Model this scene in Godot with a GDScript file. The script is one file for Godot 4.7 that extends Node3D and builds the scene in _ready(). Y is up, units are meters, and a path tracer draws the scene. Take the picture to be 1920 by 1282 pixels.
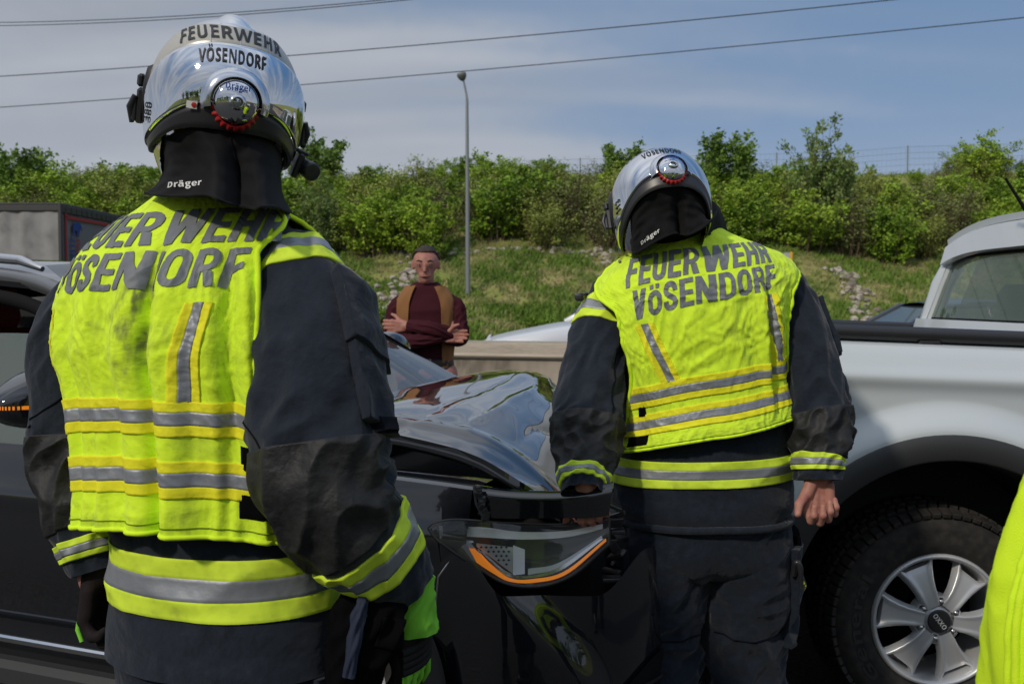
extends Node3D
# Two firefighters in hi-vis vests beside a crashed black SUV and a white pickup on a motorway.
# World: x right, y up, z towards the photographer; metres.

const F_PX := 1861.0
const EYE := 1.42
var PITCH := -atan(81.0 / 1861.0)
var used := {}
var M := {}
var nz := FastNoiseLite.new()
var rng := RandomNumberGenerator.new()

func _ready():
	rng.seed = 7
	nz.noise_type = FastNoiseLite.TYPE_SIMPLEX_SMOOTH
	nz.seed = 3
	nz.frequency = 1.0
	nz.fractal_type = FastNoiseLite.FRACTAL_NONE
	camera_and_light()
	materials()
	terrain()
	barrier()
	vegetation()
	stones()
	street_things()
	trailer()
	far_cars()
	suv()
	pickup()
	bystander()
	firefighter_near()
	firefighter_far()
	firefighter_edge()

func camera_and_light():
	var cam := Camera3D.new()
	cam.name = "camera"
	cam.position = Vector3(0, EYE, 0)
	cam.rotation.x = PITCH
	cam.near = 0.05
	cam.far = 2000.0
	var ca := CameraAttributesPhysical.new()
	ca.frustum_focal_length = 34.84
	ca.frustum_focus_distance = 2.1
	ca.frustum_near = 0.05
	ca.frustum_far = 2000.0
	ca.exposure_aperture = 9.0
	cam.attributes = ca
	cam.fov = rad_to_deg(2.0 * atan(641.0 / F_PX))
	add_child(cam)
	cam.current = true
	var sun := DirectionalLight3D.new()
	sun.name = "sun"
	sun.light_energy = 0.54
	sun.light_angular_distance = 4.0
	sun.light_color = Color(1.0, 0.955, 0.88)
	sun.shadow_enabled = true
	sun.basis = Basis.looking_at(Vector3(0.50, -0.60, -0.62).normalized())
	add_child(sun)
	var we := WorldEnvironment.new()
	we.name = "environment"
	var e := Environment.new()
	e.background_mode = Environment.BG_SKY
	e.tonemap_mode = Environment.TONE_MAPPER_LINEAR
	e.tonemap_exposure = 1.2
	e.sdfgi_enabled = true
	e.ssao_enabled = true
	e.ssil_enabled = true
	var sk := Sky.new()
	var pm := PanoramaSkyMaterial.new()
	pm.panorama = ImageTexture.create_from_image(sky_image())
	sk.sky_material = pm
	e.sky = sk
	we.environment = e
	add_child(we)

# thin high cloud over blue, clearer to the right of the view, thicker to the left; air and clouds only
func sky_image() -> Image:
	var w := 1024
	var h := 512
	var im := Image.create(w, h, false, Image.FORMAT_RGBAF)
	var n1 := FastNoiseLite.new()
	n1.seed = 11
	n1.frequency = 0.55
	n1.fractal_octaves = 4
	n1.fractal_gain = 0.42
	n1.domain_warp_enabled = true
	n1.domain_warp_amplitude = 0.8
	n1.domain_warp_frequency = 0.5
	var n2 := FastNoiseLite.new()
	n2.seed = 5
	n2.frequency = 1.5
	n2.fractal_octaves = 4
	n2.fractal_gain = 0.42
	var blue_hi := Color(0.078, 0.165, 0.32)
	var blue_lo := Color(0.25, 0.345, 0.49)
	var grey := Color(0.29, 0.32, 0.375)
	var white := Color(0.60, 0.62, 0.66)
	for j in h / 2 + 2:
		var el := PI * 0.5 - (j + 0.5) / h * PI
		var ce := cos(el)
		var y := sin(el)
		for i in w:
			var az := wrapf((i + 0.5) / w * TAU, -PI, PI)   # 0 = straight ahead (-z), grows to the right
			var dx := sin(az) * ce
			var dz := -cos(az) * ce
			var q := 1.0 / (maxf(y, 0.0) + 0.22)
			var a := n1.get_noise_3d(dx * q * 0.55, dz * q * 2.6, y * 2.0)
			var b := n2.get_noise_3d(dx * q * 0.5, dz * q * 3.4, 9.0)
			var left := clampf(0.40 - 1.30 * sin(clampf(az - 0.04, -1.57, 1.57)), 0.0, 1.0)          # thicker on the left
			left = lerpf(left, 0.60, clampf((absf(az) - 0.7) / 0.9, 0.0, 1.0))
			var cov := clampf(0.14 + 0.95 * left + 0.55 * a + 0.26 * b, 0.0, 1.0)
			cov = cov * cov * (3.0 - 2.0 * cov)
			cov = maxf(cov, 0.62 * (1.0 - smoothstep(0.02, 0.20, y)))
			var bl := blue_lo.lerp(blue_hi, clampf(y / 0.45, 0.0, 1.0))
			var c := grey.lerp(white, clampf(0.10 + 0.35 * b + 0.35 * smoothstep(0.30, 0.75, y + 0.3 * a), 0.0, 1.0))
			c = c.lerp(Color(0.40, 0.43, 0.48), 0.5 * (1.0 - smoothstep(0.0, 0.3, y)))
			c = bl.lerp(c, cov) * 0.95 * (1.0 + 0.55 * smoothstep(0.30, 0.85, y))
			c.a = 1.0
			im.set_pixel(i, j, c)
	for j in range(h / 2 + 2, h):
		for i in w:
			im.set_pixel(i, j, Color(0.24, 0.25, 0.26))
	return im

# ---------------------------------------------------------------- naming
func numbered(called: String) -> String:
	if not used.has(called):
		used[called] = 0
		return called
	used[called] += 1
	return "%s_%03d" % [called, used[called]]

func thing(called: String, label: String, category: String, at := Vector3.ZERO, turn := 0.0, group := "") -> Node3D:
	var o := Node3D.new()
	o.name = numbered(called)
	add_child(o)
	o.position = at
	o.rotation.y = turn
	tag(o, label, category, group)
	return o

func tag(o: Node, label: String, category: String, group := "", kind := ""):
	if label: o.set_meta("label", label)
	if category: o.set_meta("category", category)
	if group: o.set_meta("group", group)
	if kind: o.set_meta("kind", kind)

func obj(called: String, mesh: Mesh, m: Material, parent: Node = null) -> MeshInstance3D:
	var o := MeshInstance3D.new()
	o.mesh = mesh
	o.material_override = m
	if parent == null:
		o.name = numbered(called)
		add_child(o)
	else:
		o.name = called
		parent.add_child(o, true)
	return o

# pixel of the 1920 x 1282 photograph and distance in front of the camera -> point in the world
func P(px: float, py: float, d: float) -> Vector3:
	var c := Vector3((px - 960.0) / F_PX, (641.0 - py) / F_PX, -1.0).rotated(Vector3.RIGHT, PITCH)
	return Vector3(0, EYE, 0) + c * (d / -c.z)

# ---------------------------------------------------------------- mesh builder
class MB:
	var v := PackedVector3Array()
	var n := PackedVector3Array()
	var uv := PackedVector2Array()
	var c := PackedColorArray()
	var ix := PackedInt32Array()
	var col := Color.WHITE

	# points laid out row by row (nu per row); closed joins the ends of each row
	func grid(p: PackedVector3Array, nu: int, nv: int, closed := false, flip := false, uvs := PackedVector2Array()):
		var base := v.size()
		var nn := PackedVector3Array()
		nn.resize(p.size())
		var t := PackedInt32Array()
		for j in nv - 1:
			for i in nu - (0 if closed else 1):
				var i2 := (i + 1) % nu
				var a := j * nu + i
				var b := j * nu + i2
				var d := (j + 1) * nu + i
				var e := (j + 1) * nu + i2
				if flip:
					tri(p, nn, t, a, d, b)
					tri(p, nn, t, b, d, e)
				else:
					tri(p, nn, t, a, b, d)
					tri(p, nn, t, b, e, d)
		v.append_array(p)
		for i in nn.size():
			n.append(nn[i].normalized() if nn[i].length_squared() > 1e-20 else Vector3.UP)
			c.append(col)
		if uvs.size() == p.size():
			uv.append_array(uvs)
		else:
			for j in nv:
				for i in nu:
					uv.append(Vector2(float(i) / maxi(nu - 1, 1), float(j) / maxi(nv - 1, 1)))
		for k in t.size():
			ix.append(t[k] + base)

	func tri(p: PackedVector3Array, nn: PackedVector3Array, t: PackedInt32Array, a: int, b: int, d: int):
		var f := (p[d] - p[a]).cross(p[b] - p[a])
		nn[a] += f
		nn[b] += f
		nn[d] += f
		t.append(a)
		t.append(b)
		t.append(d)

	# a sheet with thickness: grid, its offset copy, and the four edges
	func shell(p: PackedVector3Array, nu: int, nv: int, thick: float, flip := false):
		var b0 := n.size()
		grid(p, nu, nv, false, flip)
		var q := PackedVector3Array()
		q.resize(p.size())
		for i in p.size():
			q[i] = p[i] - n[b0 + i] * thick
		grid(q, nu, nv, false, not flip)
		var e := PackedVector3Array()
		for i in nu:
			e.append(p[i]); e.append(q[i])
		grid(e, 2, nu, false, flip)
		e.clear()
		for i in nu:
			e.append(p[(nv - 1) * nu + i]); e.append(q[(nv - 1) * nu + i])
		grid(e, 2, nu, false, not flip)
		e.clear()
		for j in nv:
			e.append(p[j * nu]); e.append(q[j * nu])
		grid(e, 2, nv, false, not flip)
		e.clear()
		for j in nv:
			e.append(p[j * nu + nu - 1]); e.append(q[j * nu + nu - 1])
		grid(e, 2, nv, false, flip)

	func face(a: Vector3, b: Vector3, d: Vector3, e: Vector3):
		grid(PackedVector3Array([a, b, e, d]), 2, 2)

	# box with chamfered edges
	func box(at: Vector3, size: Vector3, bs := Basis.IDENTITY, bev := 0.0):
		var h := size * 0.5
		bev = minf(bev, minf(h.x, minf(h.y, h.z)) * 0.9)
		for ax in 3:
			for s: float in [-1.0, 1.0]:
				var u := (ax + 1) % 3
				var w := (ax + 2) % 3
				var q := PackedVector3Array()
				for k: Vector2 in [Vector2(-1, -1), Vector2(1, -1), Vector2(-1, 1), Vector2(1, 1)]:
					var x := Vector3.ZERO
					x[ax] = s * h[ax]
					x[u] = k.x * (h[u] - bev)
					x[w] = k.y * (h[w] - bev)
					q.append(at + bs * x)
				grid(q, 2, 2, false, s > 0.0)
		if bev > 0.0:
			for ax in 3:
				var u := (ax + 1) % 3
				var w := (ax + 2) % 3
				for su: float in [-1.0, 1.0]:
					for sw: float in [-1.0, 1.0]:
						var q := PackedVector3Array()
						for e: float in [-1.0, 1.0]:
							var x := Vector3.ZERO
							x[ax] = e * (h[ax] - bev)
							x[u] = su * h[u]
							x[w] = sw * (h[w] - bev)
							q.append(at + bs * x)
							x[u] = su * (h[u] - bev)
							x[w] = sw * h[w]
							q.append(at + bs * x)
						grid(q, 2, 2, false, su * sw > 0.0)
			for sx: float in [-1.0, 1.0]:
				for sy: float in [-1.0, 1.0]:
					for sz: float in [-1.0, 1.0]:
						var a := at + bs * Vector3(sx * h.x, sy * (h.y - bev), sz * (h.z - bev))
						var b := at + bs * Vector3(sx * (h.x - bev), sy * h.y, sz * (h.z - bev))
						var d := at + bs * Vector3(sx * (h.x - bev), sy * (h.y - bev), sz * h.z)
						if sx * sy * sz > 0.0:
							one(a, d, b)
						else:
							one(a, b, d)

	func one(a: Vector3, b: Vector3, d: Vector3):
		var f := (d - a).cross(b - a).normalized()
		for p: Vector3 in [a, b, d]:
			ix.append(v.size())
			v.append(p)
			n.append(f)
			uv.append(Vector2.ZERO)
			c.append(col)

	# round bar along a path; radii one per point
	func tube(path: PackedVector3Array, r: PackedFloat32Array, sides := 10, caps := true):
		var p := PackedVector3Array()
		var m := path.size()
		var t0 := (path[1] - path[0]).normalized()
		var u := t0.cross(Vector3.UP if absf(t0.y) < 0.9 else Vector3.RIGHT).normalized()
		var rows := 0
		for k in m:
			var t := (path[mini(k + 1, m - 1)] - path[maxi(k - 1, 0)]).normalized()
			u = (u - t * u.dot(t)).normalized()
			var w := t.cross(u)
			var rr := r[mini(k, r.size() - 1)]
			if k == 0 and caps:
				for i in sides: p.append(path[0])
				rows += 1
				for i in sides:
					p.append(path[0] + (u * cos(TAU * i / sides) + w * sin(TAU * i / sides)) * rr)
				rows += 1
			for i in sides:
				p.append(path[k] + (u * cos(TAU * i / sides) + w * sin(TAU * i / sides)) * rr)
			rows += 1
			if k == m - 1 and caps:
				for i in sides:
					p.append(path[k] + (u * cos(TAU * i / sides) + w * sin(TAU * i / sides)) * rr)
				rows += 1
				for i in sides: p.append(path[k])
				rows += 1
		grid(p, sides, rows, true, true)

	# profile of (radius, along) turned round axis
	func lathe(at: Vector3, axis: Vector3, prof: PackedVector2Array, sides := 24, squash := 1.0):
		axis = axis.normalized()
		var u := axis.cross(Vector3.UP if absf(axis.y) < 0.9 else Vector3.RIGHT).normalized()
		var w := axis.cross(u)
		var p := PackedVector3Array()
		for k in prof.size():
			for i in sides:
				p.append(at + axis * prof[k].y + (u * cos(TAU * i / sides) * squash + w * sin(TAU * i / sides)) * prof[k].x)
		grid(p, sides, prof.size(), true, true)

	# flat outline in the plane (u, w) with thickness along their cross product
	func prism(poly: PackedVector2Array, at: Vector3, u: Vector3, w: Vector3, thick: float):
		var t := Geometry2D.triangulate_polygon(poly)
		var f := u.cross(w).normalized()
		for k in range(0, t.size(), 3):
			var q := []
			for e in 3: q.append(at + u * poly[t[k + e]].x + w * poly[t[k + e]].y)
			one(q[0] + f * thick, q[1] + f * thick, q[2] + f * thick)
			one(q[0], q[2], q[1])
		for k in poly.size():
			var a := poly[k]
			var b := poly[(k + 1) % poly.size()]
			var A := at + u * a.x + w * a.y
			var B := at + u * b.x + w * b.y
			face(A, B, B + f * thick, A + f * thick)

	func mesh() -> ArrayMesh:
		var a := []
		a.resize(Mesh.ARRAY_MAX)
		a[Mesh.ARRAY_VERTEX] = v
		a[Mesh.ARRAY_NORMAL] = n
		a[Mesh.ARRAY_TEX_UV] = uv
		a[Mesh.ARRAY_COLOR] = c
		a[Mesh.ARRAY_INDEX] = ix
		var m := ArrayMesh.new()
		m.add_surface_from_arrays(Mesh.PRIMITIVE_TRIANGLES, a)
		return m

# smooth curve through points
func curve(pts: Array, t: float) -> Vector3:
	var m := pts.size() - 1
	var x := clampf(t, 0.0, 1.0) * m
	var i := mini(int(x), m - 1)
	var a: Vector3 = pts[i]
	var b: Vector3 = pts[i + 1]
	var pre: Vector3 = pts[i - 1] if i > 0 else a * 2.0 - b
	var post: Vector3 = pts[i + 2] if i + 2 <= m else b * 2.0 - a
	return a.cubic_interpolate(b, pre, post, x - i)

func curve2(pts: Array, t: float) -> Vector2:
	var m := pts.size() - 1
	var x := clampf(t, 0.0, 1.0) * m
	var i := mini(int(x), m - 1)
	var a: Vector2 = pts[i]
	var b: Vector2 = pts[i + 1]
	var pre: Vector2 = pts[i - 1] if i > 0 else a * 2.0 - b
	var post: Vector2 = pts[i + 2] if i + 2 <= m else b * 2.0 - a
	return a.cubic_interpolate(b, pre, post, x - i)

func ticks(a: float, b: float, k: int) -> PackedFloat32Array:
	var o := PackedFloat32Array()
	for i in k: o.append(lerpf(a, b, float(i) / (k - 1)))
	return o

# smooth sheet through a table of control points: rows[j][i]
func sheet(rows: Array, nu: int, nv: int) -> PackedVector3Array:
	var p := PackedVector3Array()
	var lines := []
	for r in rows:
		var l := []
		for i in nu: l.append(curve(r, float(i) / (nu - 1)))
		lines.append(l)
	var cols := []
	for i in nu:
		var c := []
		for l in lines: c.append(l[i])
		cols.append(c)
	for j in nv:
		for i in nu:
			p.append(curve(cols[i], float(j) / (nv - 1)))
	return p

# ---------------------------------------------------------------- bodies: smooth union of tapered capsules, meshed with surface nets
# prims: [a, b, ra, rb, flatten axis (optional Vector3), flatten factor]
func nets(prims: Array, cell: float, k: float) -> ArrayMesh:
	var lo := Vector3.INF
	var hi := -Vector3.INF
	for p in prims:
		var m := maxf(p[2], p[3]) + k + cell * 2.0
		for e in 2:
			lo = lo.min(p[e] - Vector3.ONE * m)
			hi = hi.max(p[e] + Vector3.ONE * m)
	var nx := int((hi.x - lo.x) / cell) + 2
	var ny := int((hi.y - lo.y) / cell) + 2
	var nn := int((hi.z - lo.z) / cell) + 2
	var f := PackedFloat32Array()
	f.resize(nx * ny * nn)
	f.fill(1.0)
	for p in prims:
		var a: Vector3 = p[0]
		var b: Vector3 = p[1]
		var ra: float = p[2]
		var rb: float = p[3]
		var m := maxf(ra, rb) + k + cell * 2.0
		var l := (a.min(b) - Vector3.ONE * m - lo) / cell
		var h := (a.max(b) + Vector3.ONE * m - lo) / cell
		var ab := b - a
		var q := maxf(ab.length_squared(), 1e-9)
		var fl: Vector3 = p[4] if p.size() > 4 else Vector3.ZERO
		var ff: float = p[5] if p.size() > 5 else 1.0
		for z in range(maxi(int(l.z), 0), mini(int(h.z) + 1, nn)):
			for y in range(maxi(int(l.y), 0), mini(int(h.y) + 1, ny)):
				var at := (z * ny + y) * nx
				for x in range(maxi(int(l.x), 0), mini(int(h.x) + 1, nx)):
					var w := lo + Vector3(x, y, z) * cell
					var aw := w - a
					var t := clampf(aw.dot(ab) / q, 0.0, 1.0)
					var dv := aw - ab * t
					if ff != 1.0:
						dv += fl * dv.dot(fl) * (1.0 / ff - 1.0)
					var d := dv.length() - lerpf(ra, rb, t)
					if ff != 1.0: d *= minf(ff, 1.0) * 0.5 + 0.5
					var o := f[at + x]
					var hh := maxf(k - absf(o - d), 0.0) / k
					f[at + x] = minf(o, d) - hh * hh * k * 0.25
	var id := PackedInt32Array()
	id.resize(nx * ny * nn)
	id.fill(-1)
	var vs := PackedVector3Array()
	var ns := PackedVector3Array()
	var cs: Array[Vector3] = [Vector3(0, 0, 0), Vector3(1, 0, 0), Vector3(0, 1, 0), Vector3(1, 1, 0), Vector3(0, 0, 1), Vector3(1, 0, 1), Vector3(0, 1, 1), Vector3(1, 1, 1)]
	var off: Array[int] = [0, 1, nx, nx + 1, nx * ny, nx * ny + 1, nx * ny + nx, nx * ny + nx + 1]
	var ed: Array[int] = [0, 1, 2, 3, 4, 5, 6, 7, 0, 2, 1, 3, 4, 6, 5, 7, 0, 4, 1, 5, 2, 6, 3, 7]
	for z in nn - 1:
		for y in ny - 1:
			for x in nx - 1:
				var at := (z * ny + y) * nx + x
				var f0 := f[at]
				if absf(f0) > cell * 3.5: continue
				var neg := 0
				for e in 8:
					if f[at + off[e]] < 0.0: neg += 1
				if neg == 0 or neg == 8: continue
				var s := Vector3.ZERO
				var cnt := 0
				for e in 12:
					var ia := ed[e * 2]
					var ib := ed[e * 2 + 1]
					var fa := f[at + off[ia]]
					var fb := f[at + off[ib]]
					if (fa < 0.0) != (fb < 0.0):
						s += cs[ia].lerp(cs[ib], fa / (fa - fb))
						cnt += 1
				id[at] = vs.size()
				vs.append(lo + (Vector3(x, y, z) + s / cnt) * cell)
				var g := Vector3(f[at + 1] + f[at + nx + 1] - f0 - f[at + nx], f[at + nx] + f[at + nx + 1] - f0 - f[at + 1], 2.0 * (f[at + nx * ny] - f0))
				ns.append(g.normalized() if g.length_squared() > 0.0 else Vector3.UP)
	var ix := PackedInt32Array()
	for z in range(1, nn - 1):
		for y in range(1, ny - 1):
			for x in range(1, nx - 1):
				var at := (z * ny + y) * nx + x
				if id[at] < 0 and absf(f[at]) > cell * 2.0: continue
				for ax in 3:
					var st: int = [1, nx, nx * ny][ax]
					var fa := f[at]
					var fb := f[at + st]
					if (fa < 0.0) == (fb < 0.0): continue
					var s1: int = [nx, nx * ny, 1][ax]
					var s2: int = [nx * ny, 1, nx][ax]
					var a := id[at]
					var b := id[at - s1]
					var c := id[at - s1 - s2]
					var d := id[at - s2]
					if a < 0 or b < 0 or c < 0 or d < 0: continue
					if fa < 0.0:
						ix.append_array([a, c, b, a, d, c])
					else:
						ix.append_array([a, b, c, a, c, d])
	var arr := []
	arr.resize(Mesh.ARRAY_MAX)
	# smooth normals from the faces
	ns.fill(Vector3.ZERO)
	for t in range(0, ix.size(), 3):
		var fc := (vs[ix[t + 2]] - vs[ix[t]]).cross(vs[ix[t + 1]] - vs[ix[t]])
		for e in 3: ns[ix[t + e]] += fc
	for i in ns.size(): ns[i] = ns[i].normalized() if ns[i].length_squared() > 0.0 else Vector3.UP
	arr[Mesh.ARRAY_VERTEX] = vs
	arr[Mesh.ARRAY_NORMAL] = ns
	arr[Mesh.ARRAY_INDEX] = ix
	var me := ArrayMesh.new()
	me.add_surface_from_arrays(Mesh.PRIMITIVE_TRIANGLES, arr)
	return me

# hand: wrist at the origin, fingers along -y, palm towards +z, thumb towards +x * side. curl in radians for knuckles
func hand_prims(tr: Transform3D, side: float, curl: Array, thumb: float, fat := 1.0) -> Array:
	var o := []
	var A := func(p: Vector3) -> Vector3: return tr * Vector3(p.x * side, p.y, p.z)
	var lens := [[0.042, 0.026, 0.021], [0.046, 0.029, 0.022], [0.042, 0.027, 0.022], [0.033, 0.020, 0.019]]
	var kx := [0.031, 0.010, -0.011, -0.030]
	var ky := [-0.094, -0.097, -0.092, -0.083]
	o.append([A.call(Vector3(0, 0.03, -0.002)), A.call(Vector3(0, -0.012, -0.002)), 0.027 * fat, 0.026 * fat])
	for k in 4:
		o.append([A.call(Vector3(kx[k] * 0.55, -0.012, -0.003)), A.call(Vector3(kx[k], ky[k], -0.004)), 0.0165 * fat, 0.0125 * fat])
		var at := Vector3(kx[k], ky[k], -0.004)
		var ang := 0.0
		for s in 3:
			ang += curl[k] * [0.8, 1.1, 0.75][s]
			var d := Vector3((kx[k]) * 1.2 * cos(ang), -cos(ang), sin(ang))
			var to: Vector3 = at + d.normalized() * lens[k][s]
			o.append([A.call(at), A.call(to), [0.0102, 0.0092, 0.0083][s] * fat, [0.0092, 0.0083, 0.0068][s] * fat])
			at = to
	# ball of the thumb, then the thumb from the side of the palm
	o.append([A.call(Vector3(0.018, -0.018, 0.008)), A.call(Vector3(0.034, -0.052, 0.010)), 0.017 * fat, 0.0145 * fat])
	var ta := Vector3(0.036, -0.052, 0.010)
	var tb := ta + Vector3(0.030 * cos(thumb), -0.028, 0.030 * sin(thumb))
	var tc := tb + Vector3(0.012 * cos(thumb * 1.3), -0.024, 0.018 * sin(thumb * 1.5))
	o.append([A.call(ta), A.call(tb), 0.0125 * fat, 0.0105 * fat])
	o.append([A.call(tb), A.call(tc), 0.0105 * fat, 0.0082 * fat])
	o.append([A.call(Vector3(-0.026, -0.03, 0.006)), A.call(Vector3(-0.028, -0.07, 0.005)), 0.013 * fat, 0.012 * fat])
	return o

# ---------------------------------------------------------------- lettering
# TextMesh outlines laid on a surface: map takes (0..1 along, 0..1 up)
func text_on(mb: MB, s: String, map: Callable, weight := 700, fontname := "Droid Sans", step := 0.0):
	var f := SystemFont.new()
	f.font_names = PackedStringArray([fontname])
	f.font_weight = weight
	var t := TextMesh.new()
	t.text = s
	t.font = f
	t.font_size = 48
	t.depth = 0.0
	t.pixel_size = 0.01
	t.curve_step = 2.0
	var a := t.surface_get_arrays(0)
	var vs: PackedVector3Array = a[Mesh.ARRAY_VERTEX]
	var iv = a[Mesh.ARRAY_INDEX]
	var idx: PackedInt32Array = iv if iv != null else PackedInt32Array(range(vs.size()))
	var lo := Vector2.INF
	var hi := -Vector2.INF
	for p in vs:
		lo = lo.min(Vector2(p.x, p.y))
		hi = hi.max(Vector2(p.x, p.y))
	for k in range(0, idx.size(), 3):
		var q := []
		for e in 3:
			var p := vs[idx[k + e]]
			q.append(Vector2((p.x - lo.x) / (hi.x - lo.x), (p.y - lo.y) / (hi.y - lo.y)))
		split_tri(mb, q[0], q[1], q[2], map, step, 0)

func split_tri(mb: MB, a: Vector2, b: Vector2, c: Vector2, map: Callable, step: float, deep: int):
	if step > 0.0 and deep < 7:
		var ab := a.distance_to(b)
		var bc := b.distance_to(c)
		var ca := c.distance_to(a)
		var m := maxf(ab, maxf(bc, ca))
		if m > step:
			if m == ab:
				var q := (a + b) * 0.5
				split_tri(mb, a, q, c, map, step, deep + 1)
				split_tri(mb, q, b, c, map, step, deep + 1)
			elif m == bc:
				var q := (b + c) * 0.5
				split_tri(mb, a, b, q, map, step, deep + 1)
				split_tri(mb, a, q, c, map, step, deep + 1)
			else:
				var q := (c + a) * 0.5
				split_tri(mb, a, b, q, map, step, deep + 1)
				split_tri(mb, q, b, c, map, step, deep + 1)
			return
	mb.one(map.call(a.x, a.y), map.call(b.x, b.y), map.call(c.x, c.y))

# heavy condensed capitals as strokes; each entry: [width, strokes], a stroke is [thickness, points] (flat ribbon)
# or ["b", x0, y0, x1, y1] (box) or ["s", top x, bottom x, width, y0, y1] (slanted bar with level ends)
func heavy(ch: String) -> Array:
	var arc := func(cx: float, cy: float, rx: float, ry: float, a0: float, a1: float) -> Array:
		var o := []
		for i in 9:
			var t := deg_to_rad(lerpf(a0, a1, i / 8.0))
			o.append(Vector2(cx + rx * cos(t), cy + ry * sin(t)))
		return o
	match ch:
		"F": return [0.50, [["b", 0, 0, 0.2, 1], ["b", 0.2, 0.83, 0.5, 1], ["b", 0.2, 0.42, 0.46, 0.59]]]
		"E": return [0.51, [["b", 0, 0, 0.2, 1], ["b", 0.2, 0.83, 0.51, 1], ["b", 0.2, 0.42, 0.48, 0.58], ["b", 0.2, 0, 0.51, 0.17]]]
		"H": return [0.58, [["b", 0, 0, 0.2, 1], ["b", 0.38, 0, 0.58, 1], ["b", 0.2, 0.42, 0.38, 0.59]]]
		"U": return [0.57, [[0.19, [Vector2(0.1, 1), Vector2(0.1, 0.6)] + arc.call(0.285, 0.27, 0.185, 0.18, 180, 360) + [Vector2(0.47, 0.6), Vector2(0.47, 1)]]]]
		"R": return [0.58, [["b", 0, 0, 0.2, 1], [0.17, [Vector2(0.2, 0.915)] + arc.call(0.30, 0.70, 0.185, 0.215, 90, -90) + [Vector2(0.2, 0.485)]], ["s", 0.26, 0.37, 0.21, 0, 0.40]]]
		"W": return [0.90, [["s", 0.0, 0.14, 0.19, 0, 1], ["s", 0.35, 0.16, 0.19, 0, 1], ["s", 0.36, 0.55, 0.19, 0, 1], ["s", 0.71, 0.57, 0.19, 0, 1]]]
		"V": return [0.60, [["s", 0.0, 0.19, 0.21, 0, 1], ["s", 0.39, 0.20, 0.21, 0, 1]]]
		"N": return [0.60, [["b", 0, 0, 0.19, 1], ["b", 0.41, 0, 0.60, 1], ["s", 0.02, 0.38, 0.20, 0, 1]]]
		"D": return [0.58, [["b", 0, 0, 0.2, 1], [0.17, [Vector2(0.2, 0.915)] + arc.call(0.28, 0.66, 0.20, 0.255, 90, 0) + arc.call(0.28, 0.34, 0.20, 0.255, 0, -90) + [Vector2(0.2, 0.085)]]]]
		"S": return [0.55, [[0.19, [Vector2(0.46, 0.66)] + arc.call(0.275, 0.72, 0.18, 0.19, 0, 180) + [Vector2(0.12, 0.62), Vector2(0.25, 0.51), Vector2(0.41, 0.40)] + arc.call(0.275, 0.275, 0.18, 0.185, 0, -180) + [Vector2(0.09, 0.34)]]]]
	if ch == "Ö":
		return [0.58, [[0.19, arc.call(0.29, 0.55, 0.195, 0.20, 180, 0) + arc.call(0.29, 0.29, 0.195, 0.20, 0, -180) + [Vector2(0.095, 0.55)]], ["b", 0.09, 0.89, 0.24, 1.03], ["b", 0.34, 0.89, 0.49, 1.03]]]
	return [0.58, [[0.19, arc.call(0.29, 0.70, 0.195, 0.21, 180, 0) + arc.call(0.29, 0.30, 0.195, 0.21, 0, -180) + [Vector2(0.095, 0.70)]]]]

# map takes metres (x from the middle, y up from the baseline) and a layer offset
func heavy_text(mb: MB, s: String, height: float, width: float, map: Callable):
	var gap := 0.075
	var total := -gap
	for ch in s: total += heavy(ch)[0] + gap
	var kx := width / total
	var x := -width * 0.5
	var st := 0.007
	for ch in s:
		var g := heavy(ch)
		var lay := 0
		for k in g[1]:
			var quads := []   # [a, b, c, d] ribbons
			if k[0] is String and k[0] == "b":
				quads.append([Vector2(k[1], k[2]), Vector2(k[3], k[2]), Vector2(k[1], k[4]), Vector2(k[3], k[4])])
			elif k[0] is String:
				quads.append([Vector2(k[2], k[4]), Vector2(k[2] + k[3], k[4]), Vector2(k[1], k[5]), Vector2(k[1] + k[3], k[5])])
			else:
				var pts: Array = k[1]
				var th: float = k[0] * 0.5
				var lft := []
				var rgt := []
				for i in pts.size():
					var p: Vector2 = pts[i]
					var t: Vector2 = (pts[mini(i + 1, pts.size() - 1)] - pts[maxi(i - 1, 0)]).normalized()
					var nrm := Vector2(-t.y, t.x) * th
					lft.append(p + nrm)
					rgt.append(p - nrm)
				for i in pts.size() - 1:
					quads.append([lft[i], rgt[i], lft[i + 1], rgt[i + 1]])
			for q in quads:
				var du := maxi(2, int(ceil((q[1] - q[0]).length() * height / st)) + 1)
				var dv := maxi(2, int(ceil((q[2] - q[0]).length() * height / st)) + 1)
				var p := PackedVector3Array()
				for j in dv:
					for i in du:
						var u := float(i) / (du - 1)
						var w := float(j) / (dv - 1)
						var e: Vector2 = (q[0] as Vector2).lerp(q[1], u).lerp((q[2] as Vector2).lerp(q[3], u), w)
						p.append(map.call(x + e.x * kx, e.y * height, 0.00012 * lay))
				mb.grid(p, du, dv)
			lay += 1
		x += (g[0] + gap) * kx

# ---------------------------------------------------------------- materials (colours given as linear base colours)
func lin(r: float, g: float, b: float) -> Color:
	return Color(r, g, b).linear_to_srgb()

func mat(called: String, c: Color, rough: float, metal := 0.0, spec := 0.5) -> StandardMaterial3D:
	var m := StandardMaterial3D.new()
	m.resource_name = called
	m.albedo_color = c.linear_to_srgb()
	m.roughness = rough
	m.metallic = metal
	m.metallic_specular = spec
	M[called] = m
	return m

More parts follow.
